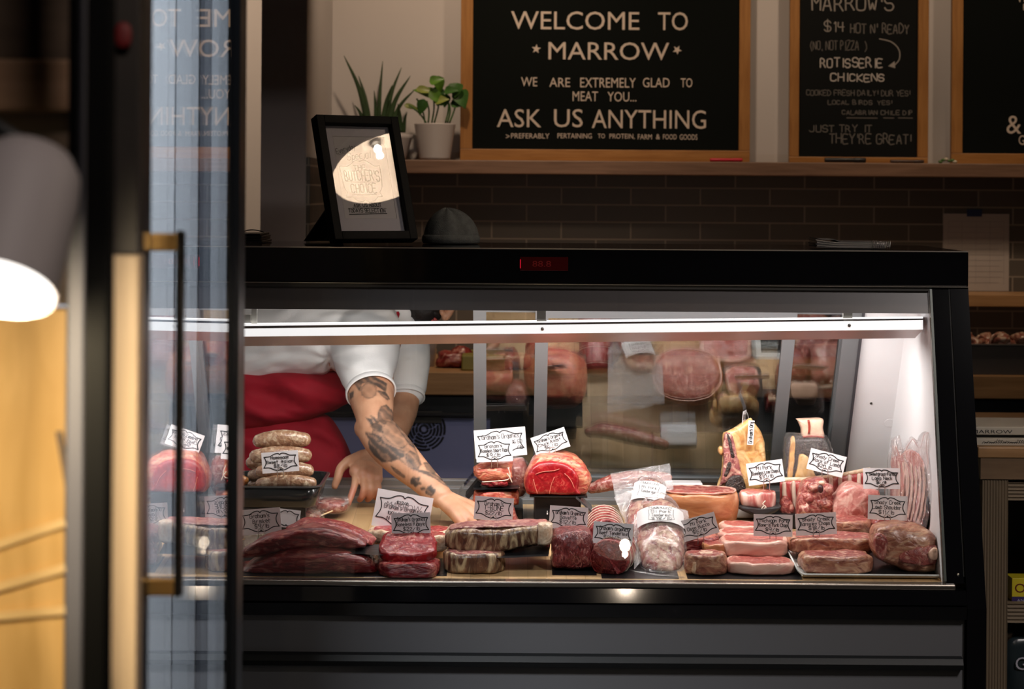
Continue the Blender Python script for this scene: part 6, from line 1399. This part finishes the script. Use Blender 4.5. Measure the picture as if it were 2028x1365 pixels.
price_card('tilted price card reading Osso Bucco over the shank slices', 1384, 1044, 74, 42, -16, 5.21, ('MI Pork', 'Osso Bucco', '$5/lb.'), 12, seed=12)
price_card('white price card reading Boneless Loin Chops over the tied chop', 1516, 936, 72, 44, -8, 5.52, ('MI Pork', 'Boneless Loin Chops', '$10/lb.'), 20, seed=13)
price_card('tilted white price card reading Rack of Lamb', 1637, 917, 73, 42, 14, 5.53, ('Shady Creek', 'Rack of Lamb', '$20 lb.'), 14, seed=14)
price_card('white price card reading Lamb Neck below the packed ribs', 1746, 948, 73, 41, 0, 5.38, ('Sweetgrass-Farms', 'Lamb Neck', '$6/#'), 10, seed=15)
price_card('grey price card reading Lamb Shoulder over the big joint', 1758, 1006, 78, 48, 2, 5.19, ('Shady Creek', 'Lamb Shoulder', '$11/lb.'), 14, seed=16)
price_card('price card reading Bone-In Pork Chop over the pork chops', 1531, 1041, 77, 43, 1, 5.20, ('Michigan Pork', 'Bone-In Pork Chop', '$9/lb'), 12, seed=17)
price_card('price card reading Barnsley Chops over the lamb chops', 1616, 1038, 81, 43, -3, 5.20, ('Shady Creek', 'Barnsley Chops', '$18/lb.'), 12, seed=18)
c = P(803, 1006, 5.355); q_ = W[nyc]
mk('faint_print', print_text('MARROW', P(765, 1004, 5.3535), V((.985, 0, -.17)), V((.17, .05, .985)), S(70, 5.355), S(12, 5.355), NF, .0012), plain('grey_print', (.30, .28, .29), .6), nyc)
# strip tag and folded tag on the aged rib
c = P(1487, 857, 5.58)
t = thing('strip_tag', 'narrow white strip tag hanging down the yellow aged rib', 'tag', P(1487, 882, 5.60))
ex = V((.05, 0, 1)).normalized(); ey = V((-1, 0, .05)).normalized()
mk('strip', obox(c, ex, ey, V((0, -1, 0)), S(24, 5.6), S(6, 5.6), .0004), M_paper, t)
mk('handwriting', hand("Graham's Org", c - ex*S(21, 5.6) - ey*S(3, 5.6), ex, ey, S(42, 5.6), S(6.5, 5.6), V((0, -1, 0)), S(1.3, 5.6), .0009), M_ink, t)
c = P(1474, 826, 5.63)
t = thing('price_card', 'tiny white price card seen edge on at the tip of the aged rib', 'price card', P(1476, 838, 5.63), CG)
exx = V((.28, .95, 0)).normalized(); ezz = V((.08, 0, 1)).normalized(); nn_ = V((.95, -.28, 0)).normalized()
nn_ = exx.cross(ezz).normalized()
mk('card', obox(c, exx, ezz, nn_, .024, .0165, .0004), M_paper, t)
mk('handwriting', hand('$17/lb', c - exx*.018 - ezz*.006 , exx, ezz, .036, .012, -nn_ if nn_.y > 0 else nn_, .002, .0009), M_ink, t)
mk('wire_clip', tube(catmull([P(1483, 838, 5.63), P(1481, 822, 5.63), P(1477, 815, 5.63), P(1475, 822, 5.63)], 5), .0009, 6), M_wire, t, True)
# printed packet behind the ham
o = mk('paper_packet', box(P(1318, 970, 5.64).x, P(1392, 970, 5.64).x, 5.64, 5.70, P(1355, 985, 5.64).z, P(1355, 957, 5.64).z, .004), M_lab); tag(o, 'white printed packet lying behind the ham joint', 'packet')
# ================================================================== the butcher
def ell_limb(sts, m=6, n=24, up=V((0, 0, 1))):
    """tube through (point, half width across, half height along up) stations, rounded ends"""
    pc = catmull([V(s[0]) for s in sts], m); ra = catmull([V((s[1], s[2], 0)) for s in sts], m); rings = []
    L = len(pc)
    def ring(c, t, a_, b2):
        u_ = (up - t*up.dot(t)).normalized(); s_ = t.cross(u_)
        return [c + s_*(a_*math.cos(2*math.pi*k/n)) + u_*(b2*math.sin(2*math.pi*k/n)) for k in range(n)]
    t0 = (pc[1]-pc[0]).normalized(); t1 = (pc[-1]-pc[-2]).normalized(); k_ = min(ra[0].x, ra[0].y)*.6; k1 = min(ra[-1].x, ra[-1].y)*.6
    for a_ in (1.4, .9, .45): rings.append(ring(pc[0]-t0*k_*math.sin(a_), t0, ra[0].x*math.cos(a_), ra[0].y*math.cos(a_)))
    for i in range(L):
        t = (pc[min(i+1, L-1)]-pc[max(i-1, 0)]).normalized(); rings.append(ring(pc[i], t, ra[i].x, ra[i].y))
    for a_ in (.45, .9, 1.4): rings.append(ring(pc[-1]+t1*k1*math.sin(a_), t1, ra[-1].x*math.cos(a_), ra[-1].y*math.cos(a_)))
    return loft(rings)
def fuse(parts, voxel, smooth_it):
    """melt overlapping closed solids into one continuous skin"""
    v, f, _ = merge(*parts)
    me = bpy.data.meshes.new('fuse'); me.from_pydata([tuple(p) for p in v], [], f)
    bm = bmesh.new(); bm.from_mesh(me); bmesh.ops.recalc_face_normals(bm, faces=bm.faces); bm.to_mesh(me); bm.free()
    ob = bpy.data.objects.new('fuse', me); COL.objects.link(ob)
    r_ = ob.modifiers.new('r', 'REMESH'); r_.mode = 'VOXEL'; r_.voxel_size = voxel
    s_ = ob.modifiers.new('s', 'SMOOTH'); s_.factor = .5; s_.iterations = smooth_it
    m2 = bpy.data.meshes.new_from_object(ob.evaluated_get(bpy.context.evaluated_depsgraph_get()))
    out = [q.co.copy() for q in m2.vertices], [tuple(p.vertices) for p in m2.polygons]
    bpy.data.objects.remove(ob); bpy.data.meshes.remove(me); bpy.data.meshes.remove(m2)
    return out
B = []
# torso bent over to the right, hips at the left, head at the right
B.append(ell_limb([(P(318, 800, 6.16), .165, .14), (P(400, 715, 6.15), .155, .125), (P(520, 668, 6.12), .165, .125), (P(640, 648, 6.10), .185, .13), (P(735, 632, 6.09), .17, .10)], up=V((0, 0, 1))))
B.append(limb([P(730, 628, 6.09), P(785, 606, 6.09), P(835, 580, 6.09)], [.075, .06, .058], 6, 20))
for sx, Yh in ((-1, 6.06), (1, 6.25)):               # legs, standing on the floor behind the case
    hx = P(318, 800, 6.16).x + .03*sx
    B.append(limb([V((hx, Yh, .90)), V((hx+.02, Yh, .70)), V((hx+.03, Yh-.01, .48)), V((hx+.01, Yh+.02, .28)), V((hx, Yh+.03, .09))], [.095, .085, .060, .056, .040], 6, 20))
    B.append(limb([V((hx-.05, Yh+.03, .045)), V((hx+.06, Yh+.02, .045)), V((hx+.17, Yh+.01, .035))], [.042, .045, .033], 5, 16, (0, 0, 1), .9))
# shoulders and arms
SR, SL = P(742, 672, 5.95), P(792, 668, 6.24)
B.append(ellipsoid(SR, (.075, .085, .080))); B.append(ellipsoid(SL, (.07, .08, .075)))
B.append(limb([SR, P(731, 735, 5.85), P(735, 780, 5.785), P(741, 820, 5.725), P(744, 850, 5.695)], [.070, .068, .0625, .0515, .048], 6, 26))
B.append(limb([P(736, 846, 5.705), P(752, 862, 5.68), P(772, 885, 5.655), P(804, 918, 5.61), P(838, 950, 5.565), P(870, 982, 5.525)], [.045, .052, .0535, .047, .038, .033], 6, 26, (0, -1, 0.3), .9))
B.append(ellipsoid(P(716, 848, 5.715), (.020, .026, .026)))           # point of the elbow
def finger(pts, r0, r1):
    k = len(pts); return limb(pts, [r0 + (r1-r0)*i/(k-1) for i in range(k)], 4, 14)
def hand_geo(wr, kn, tips, th, rw, rp, nrm, fl=.5):
    """wrist, four knuckles, finger chains, thumb chain: palm as a flattened fan of bones"""
    out = []
    mid = sum(kn, V())/4
    for i, q in enumerate(kn):
        out.append(limb([wr.lerp(mid, .12)*.6 + wr*.4 + (q-mid)*.35, wr.lerp(q, .6), q], [rp*.95, rp*.98, rp*.82], 5, 14))
    for q, ch in zip(kn, tips): out.append(finger([q] + ch, .0108, .0086))
    out.append(limb([wr + (th[0]-wr)*.35, th[0]], [rp*1.05, .0150], 4, 14)); out.append(finger(th, .0150, .0100))
    return out
kR = [P(958, 1012, 5.505), P(943, 1019, 5.475), P(927, 1027, 5.455), P(912, 1033, 5.445)]
tR = [[P(982, 1022, 5.475), P(996, 1038, 5.445), P(1000, 1055, 5.43)], [P(965, 1033, 5.435), P(978, 1048, 5.415), P(980, 1062, 5.405)], [P(944, 1040, 5.42), P(956, 1053, 5.405), P(958, 1064, 5.40)], [P(922, 1047, 5.415), P(930, 1057, 5.405), P(932, 1066, 5.40)]]
B += hand_geo(P(876, 986, 5.52), kR, tR, [P(915, 996, 5.535), P(948, 1004, 5.53), P(972, 1018, 5.51)], .03, .0175, V((0, -1, .4)))
# the other arm passes behind and rests a hand on the sill
B.append(limb([SL, P(806, 735, 6.17), P(797, 815, 6.07)], [.058, .050, .043], 6, 20))
B.append(limb([P(797, 815, 6.07), P(775, 858, 5.98), P(745, 905, 5.87)], [.043, .044, .029], 6, 20))
kL = [P(704, 934, 5.740), P(719, 941, 5.730), P(733, 946, 5.730), P(745, 949, 5.740)]
tL = [[P(703, 957, 5.710), P(697, 978, 5.690), P(689, 999, 5.675)], [P(721, 966, 5.700), P(717, 983, 5.700), P(712, 990, 5.715)], [P(736, 968, 5.705), P(733, 984, 5.710), P(728, 990, 5.730)], [P(749, 966, 5.715), P(748, 980, 5.720), P(744, 986, 5.740)]]
B.append(ellipsoid(P(724, 935, 5.765), (.036, .020, .034)))
B += hand_geo(P(737, 903, 5.855), kL, tL, [P(690, 914, 5.765), P(675, 928, 5.750), P(669, 946, 5.740), P(663, 963, 5.735)], .03, .0225, V((0, -1, .4)))
# head, looking down to the right
HC = P(868, 552, 6.09)
hf = V((.42, -.30, -.86)).normalized(); hu = V((.86, .02, .50)); hu = (hu - hf*hu.dot(hf)).normalized(); hs = hu.cross(hf).normalized()
HM = Matrix(((hs.x, hf.x, hu.x, 0), (hs.y, hf.y, hu.y, 0), (hs.z, hf.z, hu.z, 0), (0, 0, 0, 1)))
def hp_(x, y, z): return HC + hs*x + hf*y + hu*z
B.append(ellipsoid(HC, (.074, .092, .098), HM)); B.append(ellipsoid(hp_(0, .028, -.055), (.058, .062, .060), HM))
B.append(ellipsoid(hp_(0, .050, -.085), (.034, .034, .026), HM))
B.append(limb([hp_(0, .086, .012), hp_(0, .102, -.010), hp_(0, .110, -.026)], [.009, .012, .013], 4, 12)); 
for s in (-1, 1):
    B.append(ellipsoid(hp_(.074*s, -.008, -.010), (.010, .018, .030), HM)); B.append(ellipsoid(hp_(.012*s, .098, -.030), (.009, .010, .008), HM))
    B.append(ellipsoid(hp_(.030*s, .082, .022), (.024, .010, .008), HM))
sv, sf = fuse(B, .0034, 6)
pp = thing('person', 'butcher in white shirt and red apron bending into the case, tattooed arm reaching', 'person', V((P(318, 800, 6.16).x, 6.15, 0)))
def skin_mat():
    m, nt, b = nodes('skin')
    at = N(nt, 'ShaderNodeAttribute', attribute_name='ink'); tc = N(nt, 'ShaderNodeTexCoord')
    n1 = N(nt, 'ShaderNodeTexNoise', i_Scale=28.0, i_Detail=5.0); nt.links.new(tc.outputs['Object'], n1.inputs['Vector'])
    r = ramp(nt, ((.3, (.48, .235, .135)), (.7, (.60, .33, .20)))); nt.links.new(n1.outputs[0], r.inputs[0])
    at2 = N(nt, 'ShaderNodeAttribute', attribute_name='flush')
    m0 = N(nt, 'ShaderNodeMix', data_type='RGBA'); nt.links.new(at2.outputs['Fac'], m0.inputs[0]); nt.links.new(r.outputs[0], m0.inputs[6]); m0.inputs[7].default_value = (.56, .20, .14, 1)
    mx = N(nt, 'ShaderNodeMix', data_type='RGBA'); nt.links.new(at.outputs['Fac'], mx.inputs[0]); nt.links.new(m0.outputs[2], mx.inputs[6]); mx.inputs[7].default_value = (.030, .032, .032, 1)
    nt.links.new(mx.outputs[2], b.inputs['Base Color']); b.inputs['Roughness'].default_value = .48
    b.inputs['Subsurface Weight'].default_value = 0.0
    n2 = N(nt, 'ShaderNodeTexNoise', i_Scale=220.0, i_Detail=3.0); nt.links.new(tc.outputs['Object'], n2.inputs['Vector'])
    bp = N(nt, 'ShaderNodeBump', i_Strength=.12, i_Distance=.002); nt.links.new(n2.outputs[0], bp.inputs['Height']); nt.links.new(bp.outputs[0], b.inputs['Normal'])
    return m
body = mk('body', (sv, sf), skin_mat(), pp, True)
# ink drawn on the outer side of the arm
def tpt(l): return [(650+x/3.79, 720+y/3.79) for x, y in l]
TAT = [(tpt([(385, 375), (300, 590), (345, 690), (420, 735), (520, 715), (640, 800), (700, 760), (655, 640), (560, 490), (490, 370)]), .42), (tpt([(185, 100), (230, 85), (330, 90), (440, 150), (430, 210), (360, 165), (300, 140), (250, 150), (235, 205), (195, 150)]), .75), (tpt([(305+60*math.cos(a_*.5236), 205+58*math.sin(a_*.5236)) for a_ in range(12)]), .30),
    (tpt([(165, 270), (160, 225), (190, 208), (186, 250)]), .7), (tpt([(372, 205), (430, 215), (462, 268), (445, 274), (395, 235)]), .75),
    (tpt([(372, 380), (395, 325), (435, 310), (475, 350), (502, 410), (470, 445), (410, 458), (375, 425)]), .62), (tpt([(284, 408), (318, 455), (340, 470), (330, 420)]), .85), (tpt([(314, 390), (352, 440), (385, 450), (345, 405)]), .85),
    (tpt([(318, 470), (350, 445), (405, 465), (412, 525), (345, 505)]), .72), (tpt([(278, 520), (340, 525), (400, 555), (425, 605), (330, 582), (300, 560)]), .88),
    (tpt([(412, 480), (438, 430), (480, 440), (540, 500), (585, 545), (600, 600), (560, 640), (500, 620), (440, 580), (408, 535)]), .50), (tpt([(500, 420), (560, 480), (620, 560), (655, 640), (610, 610), (560, 540), (510, 470)]), .60),
    (tpt([(300, 590), (340, 568), (430, 600), (520, 640), (575, 660), (570, 700), (480, 735), (405, 742), (345, 690), (310, 640)]), .90), (tpt([(575, 690), (615, 652), (675, 690), (695, 750), (672, 805), (622, 785), (592, 745)]), .66),
    (tpt([(640, 795), (720, 805), (800, 828), (870, 880), (905, 930), (860, 905), (800, 862), (730, 832)]), .70), (tpt([(715, 745), (755, 745), (815, 805), (795, 832), (740, 795)]), .58), (tpt([(470, 770), (520, 800), (580, 850), (570, 860), (500, 815)]), .5),
    (tpt([(620, 870), (640, 850), (662, 862), (688, 855), (680, 885), (700, 905), (672, 912), (655, 930), (640, 910), (618, 905)]), .94), (tpt([(690, 935), (720, 930), (735, 945), (700, 950)]), .92), (tpt([(735, 945), (750, 925), (772, 915), (785, 935), (808, 950), (798, 975), (775, 998), (750, 985), (728, 975)]), .95)]
def inside(p, poly):
    c = False; j = len(poly)-1
    for i in range(len(poly)):
        xi, yi = poly[i]; xj, yj = poly[j]
        if (yi > p[1]) != (yj > p[1]) and p[0] < (xj-xi)*(p[1]-yi)/(yj-yi)+xi: c = not c
        j = i
    return c
def edge_d(p, poly):
    best = 1e9
    for i in range(len(poly)):
        x0, y0 = poly[i-1]; x1, y1 = poly[i]; dx, dy = x1-x0, y1-y0
        t = max(0, min(1, ((p[0]-x0)*dx+(p[1]-y0)*dy)/(dx*dx+dy*dy+1e-9))); best = min(best, math.hypot(p[0]-x0-t*dx, p[1]-y0-t*dy))
    return best
BOX = [(min(x for x, _ in q)-2, max(x for x, _ in q)+2, min(y for _, y in q)-2, max(y for _, y in q)+2) for q, _ in TAT]
ink, flush = [], []
for q, no in zip(body.data.vertices, body.data.vertex_normals):
    w_ = q.co + W[body]; nv = V(no.vector); val = 0.0; fl = 0.0
    if w_.y < 5.95 and w_.z > .55:
        px, py = PX(w_)
        if nv.y < .1 and px > 680:
            for (poly, k), bb in zip(TAT, BOX):
                if bb[0] < px < bb[1] and bb[2] < py < bb[3]:
                    d_ = edge_d((px, py), poly); ins = inside((px, py), poly)
                    if ins: 
                        fea = abs(math.sin((px*.62-py*.78)*.21 + 1.6*noise.noise(V((px*.05, py*.05, 5)))))
                        val = max(val*.8 if k < .45 else val*.45, min(1, k*(1.16 + .34*noise.noise(V((px*.11, py*.11, 2))) - (.42*(fea > .86))) + (.30 if d_ < 1.7 else 0)))
                    elif d_ < 1.0: val = max(val, .55)
        for c in tR + tL:
            for t_ in c[1:]: fl = max(fl, 1-(w_-t_).length/.03)
        for c in kR + kL: fl = max(fl, .8*(1-(w_-c).length/.022))
    ink.append(max(0, min(.93, val))); flush.append(max(0, min(1, fl)))
acc = [0.0]*len(ink); cnt = [0]*len(ink)
for ed in body.data.edges:
    i0, i1 = ed.vertices; acc[i0] += ink[i1]; acc[i1] += ink[i0]; cnt[i0] += 1; cnt[i1] += 1
ink = [v_*.55 + .45*a_/max(1, c_) for v_, a_, c_ in zip(ink, acc, cnt)]
for nm, dat in (('ink', ink), ('flush', flush)):
    at = body.data.attributes.new(nm, 'FLOAT', 'POINT'); at.data.foreach_set('value', dat)
# white shirt: torso and two sleeves
SH = []
SH.append(ell_limb([(P(372, 745, 6.15), .185, .152), (P(440, 700, 6.14), .178, .140), (P(530, 666, 6.12), .182, .136), (P(640, 648, 6.10), .200, .142), (P(730, 634, 6.09), .188, .118)]))
SH.append(limb([P(738, 628, 6.09), P(776, 612, 6.09)], [.098, .085], 5, 22))
SH.append(limb([P(722, 655, 5.98), P(724, 705, 5.895), P(726, 736, 5.84), P(729, 752, 5.815)], [.104, .092, .076, .070], 6, 28))
SH.append(limb([P(790, 664, 6.22), P(806, 715, 6.18), P(803, 768, 6.12)], [.092, .068, .060], 6, 24))
v, f = fuse(SH, .006, 5)
out = []
for p in v:
    px, py = PX(p); a_ = 0
    s1 = V((p.x*6 + p.z*5, p.y*7, p.z*16 - p.x*5)); a_ += .0130*noise.noise(s1) + .0075*noise.noise(s1*2.3)
    d_ = math.hypot(px-652, (py-712)*1.2); a_ += .0055*math.sin(math.atan2(py-712, px-652)*7 + 1.5*noise.noise(V((px*.03, py*.03, 1))))*math.exp(-d_/45)*min(1, d_/12)      # puckers at the armpit seam
    d2 = abs((px-650)*.95 + (py-715)*-.25); a_ -= .010*math.exp(-(d2/7)**2)*(1 if py > 650 and py < 760 and p.y < 6.1 else 0)
    c = V((p.x, 6.1, P(640, 660, 6.1).z)); n_ = (p-c); n_.x = 0; n_ = n_.normalized() if n_.length > 0 else n_
    out.append(p + n_*a_)
M_shirt = plain('shirt_white', (.88, .87, .86), .85, bump=.25, bs=300, var=.03, vs=12)
shirt = mk('t_shirt', (out, f), M_shirt, pp, True)
def hem(c0, c1, r_, name):
    d_ = (c1-c0).normalized(); a_ = d_.orthogonal().normalized(); b2 = d_.cross(a_); rings = []
    for s, rr in ((-.010, r_-.004), (-.006, r_-.0005), (.008, r_+.0005), (.010, r_-.001), (.008, r_-.004), (-.006, r_-.006)):
        rings.append([c1 + d_*s + a_*(rr*math.cos(2*math.pi*k/40)) + b2*(rr*math.sin(2*math.pi*k/40)) for k in range(40)])
    rings.append(rings[0]); return mk(name, loft(rings, False, False), M_shirt, shirt, True)
hem(P(726, 735, 5.84), P(734, 774, 5.785), .0685, 'sleeve_hem'); hem(P(804, 745, 6.14), P(803, 783, 6.105), .056, 'sleeve_hem')
# red apron
M_ap = plain('apron_red', (.40, .002, .018), .8, bump=.2, bs=250)
def folds(vf, amp):
    o2 = []
    for p in vf[0]:
        px, py = PX(p); k = noise.noise(V((px*.006 + py*.004, py*.030 - px*.012, 3.1))) + .5*noise.noise(V((px*.012, py*.055 - px*.02, 7)))
        o2.append(V(p) + V((0, -amp*k, .3*amp*k)))
    return (o2,) + tuple(vf[1:])
ap = mk('apron', folds(slab_geo([(330, 770, 870), (420, 742, 862), (500, 738, 858), (570, 736, 846), (625, 738, 832), (665, 748, 816), (694, 772, 802)], 5.955, .26, n=48, e=.8, m=16), .036), M_ap, pp, True)
mk('apron_skirt', folds(slab_geo([(300, 840, 1120), (400, 832, 1120), (480, 828, 1120), (560, 826, 1120), (622, 828, 1120), (655, 850, 1120), (688, 915, 1120), (704, 990, 1120)], 5.985, .22, n=48, e=.6, m=12), .040), M_ap, ap, True)
mk('apron_strap', tube(catmull([P(770, 655, 5.985), P(783, 630, 6.0), P(790, 600, 6.05), P(796, 570, 6.1)], 5), .009, 8), M_ap, ap, True)
# trousers, shoes, hair, beard, lips, eyes
tr2 = []
for sx, Yh in ((-1, 6.06), (1, 6.25)):
    hx = P(318, 800, 6.16).x + .03*sx
    tr2.append(limb([V((hx, Yh, .93)), V((hx+.02, Yh, .70)), V((hx+.03, Yh-.01, .48)), V((hx+.01, Yh+.02, .28)), V((hx, Yh+.03, .10))], [.115, .103, .080, .074, .066], 6, 24))
tr2.append(ellipsoid(P(322, 795, 6.16), (.15, .19, .15)))
mk('trousers', fuse(tr2, .010, 4), plain('trouser_black', (.012, .012, .014), .8), pp, True)
for sx, Yh in ((-1, 6.06), (1, 6.25)):
    hx = P(318, 800, 6.16).x + .03*sx
    mk('shoe', limb([V((hx-.05, Yh+.03, .052)), V((hx+.06, Yh+.02, .052)), V((hx+.18, Yh+.01, .042))], [.05, .052, .040], 6, 18, (0, 0, 1), .95), plain('shoe_black', (.01, .01, .01), .4), pp, True)
M_hair = plain('dark_hair', (.012, .009, .008), .6, bump=.8, bs=160)
mk('hair', ellipsoid(hp_(0, -.016, .022), (.082, .094, .094), HM, 40, 24, amp=.05, fr=60, seed=4), M_hair, pp, True)
mk('beard', merge(ellipsoid(hp_(0, .040, -.070), (.066, .070, .056), HM, 40, 24, amp=.10, fr=70, seed=8), ellipsoid(hp_(0, .095, -.047), (.034, .012, .010), HM, 20, 12, amp=.1, fr=70, seed=3)), M_hair, pp, True)
mk('lips', merge(ellipsoid(hp_(0, .107, -.056), (.022, .007, .005), HM), ellipsoid(hp_(0, .108, -.064), (.019, .008, .006), HM)), plain('lip_red', (.50, .10, .09), .4), pp, True)
for s in (-1, 1): mk('eye', ellipsoid(hp_(.031*s, .080, .008), (.013, .011, .010), HM), plain('eye_dark', (.10, .08, .07), .2), pp, True)

# ------------------------------------------------------------------ soft pieces settle on the deck and against the liner and the glass
def rootof(o):
    while o.parent: o = o.parent
    return o
def wpos(o):
    p = o.location.copy()
    while o.parent: o = o.parent; p += o.location
    return p
for o in [q for q in bpy.data.objects if q.type == 'MESH']:
    r_ = rootof(o); p = wpos(o)
    if r_ == case or not (5.0 < p.y < 5.78 or o == body) or r_.get('kind') == 'structure' or not (XL < p.x < XR+.05 or o == body) or p.z > 1.2: continue
    lift = .0003 if o.name.startswith('black_sheet') else .0022
    for q in o.data.vertices:
        g_ = q.co + p
        if not (4.9 < g_.y < 5.775 and .3 < g_.z < 1.1): continue
        z_ = max(g_.z, deckz(g_.y) + lift); y_ = max(g_.y, GY(z_) + .009); x_ = min(g_.x, XR - .003) if o != body else g_.x
        q.co = V((x_, y_, z_)) - p
    o.data.update()
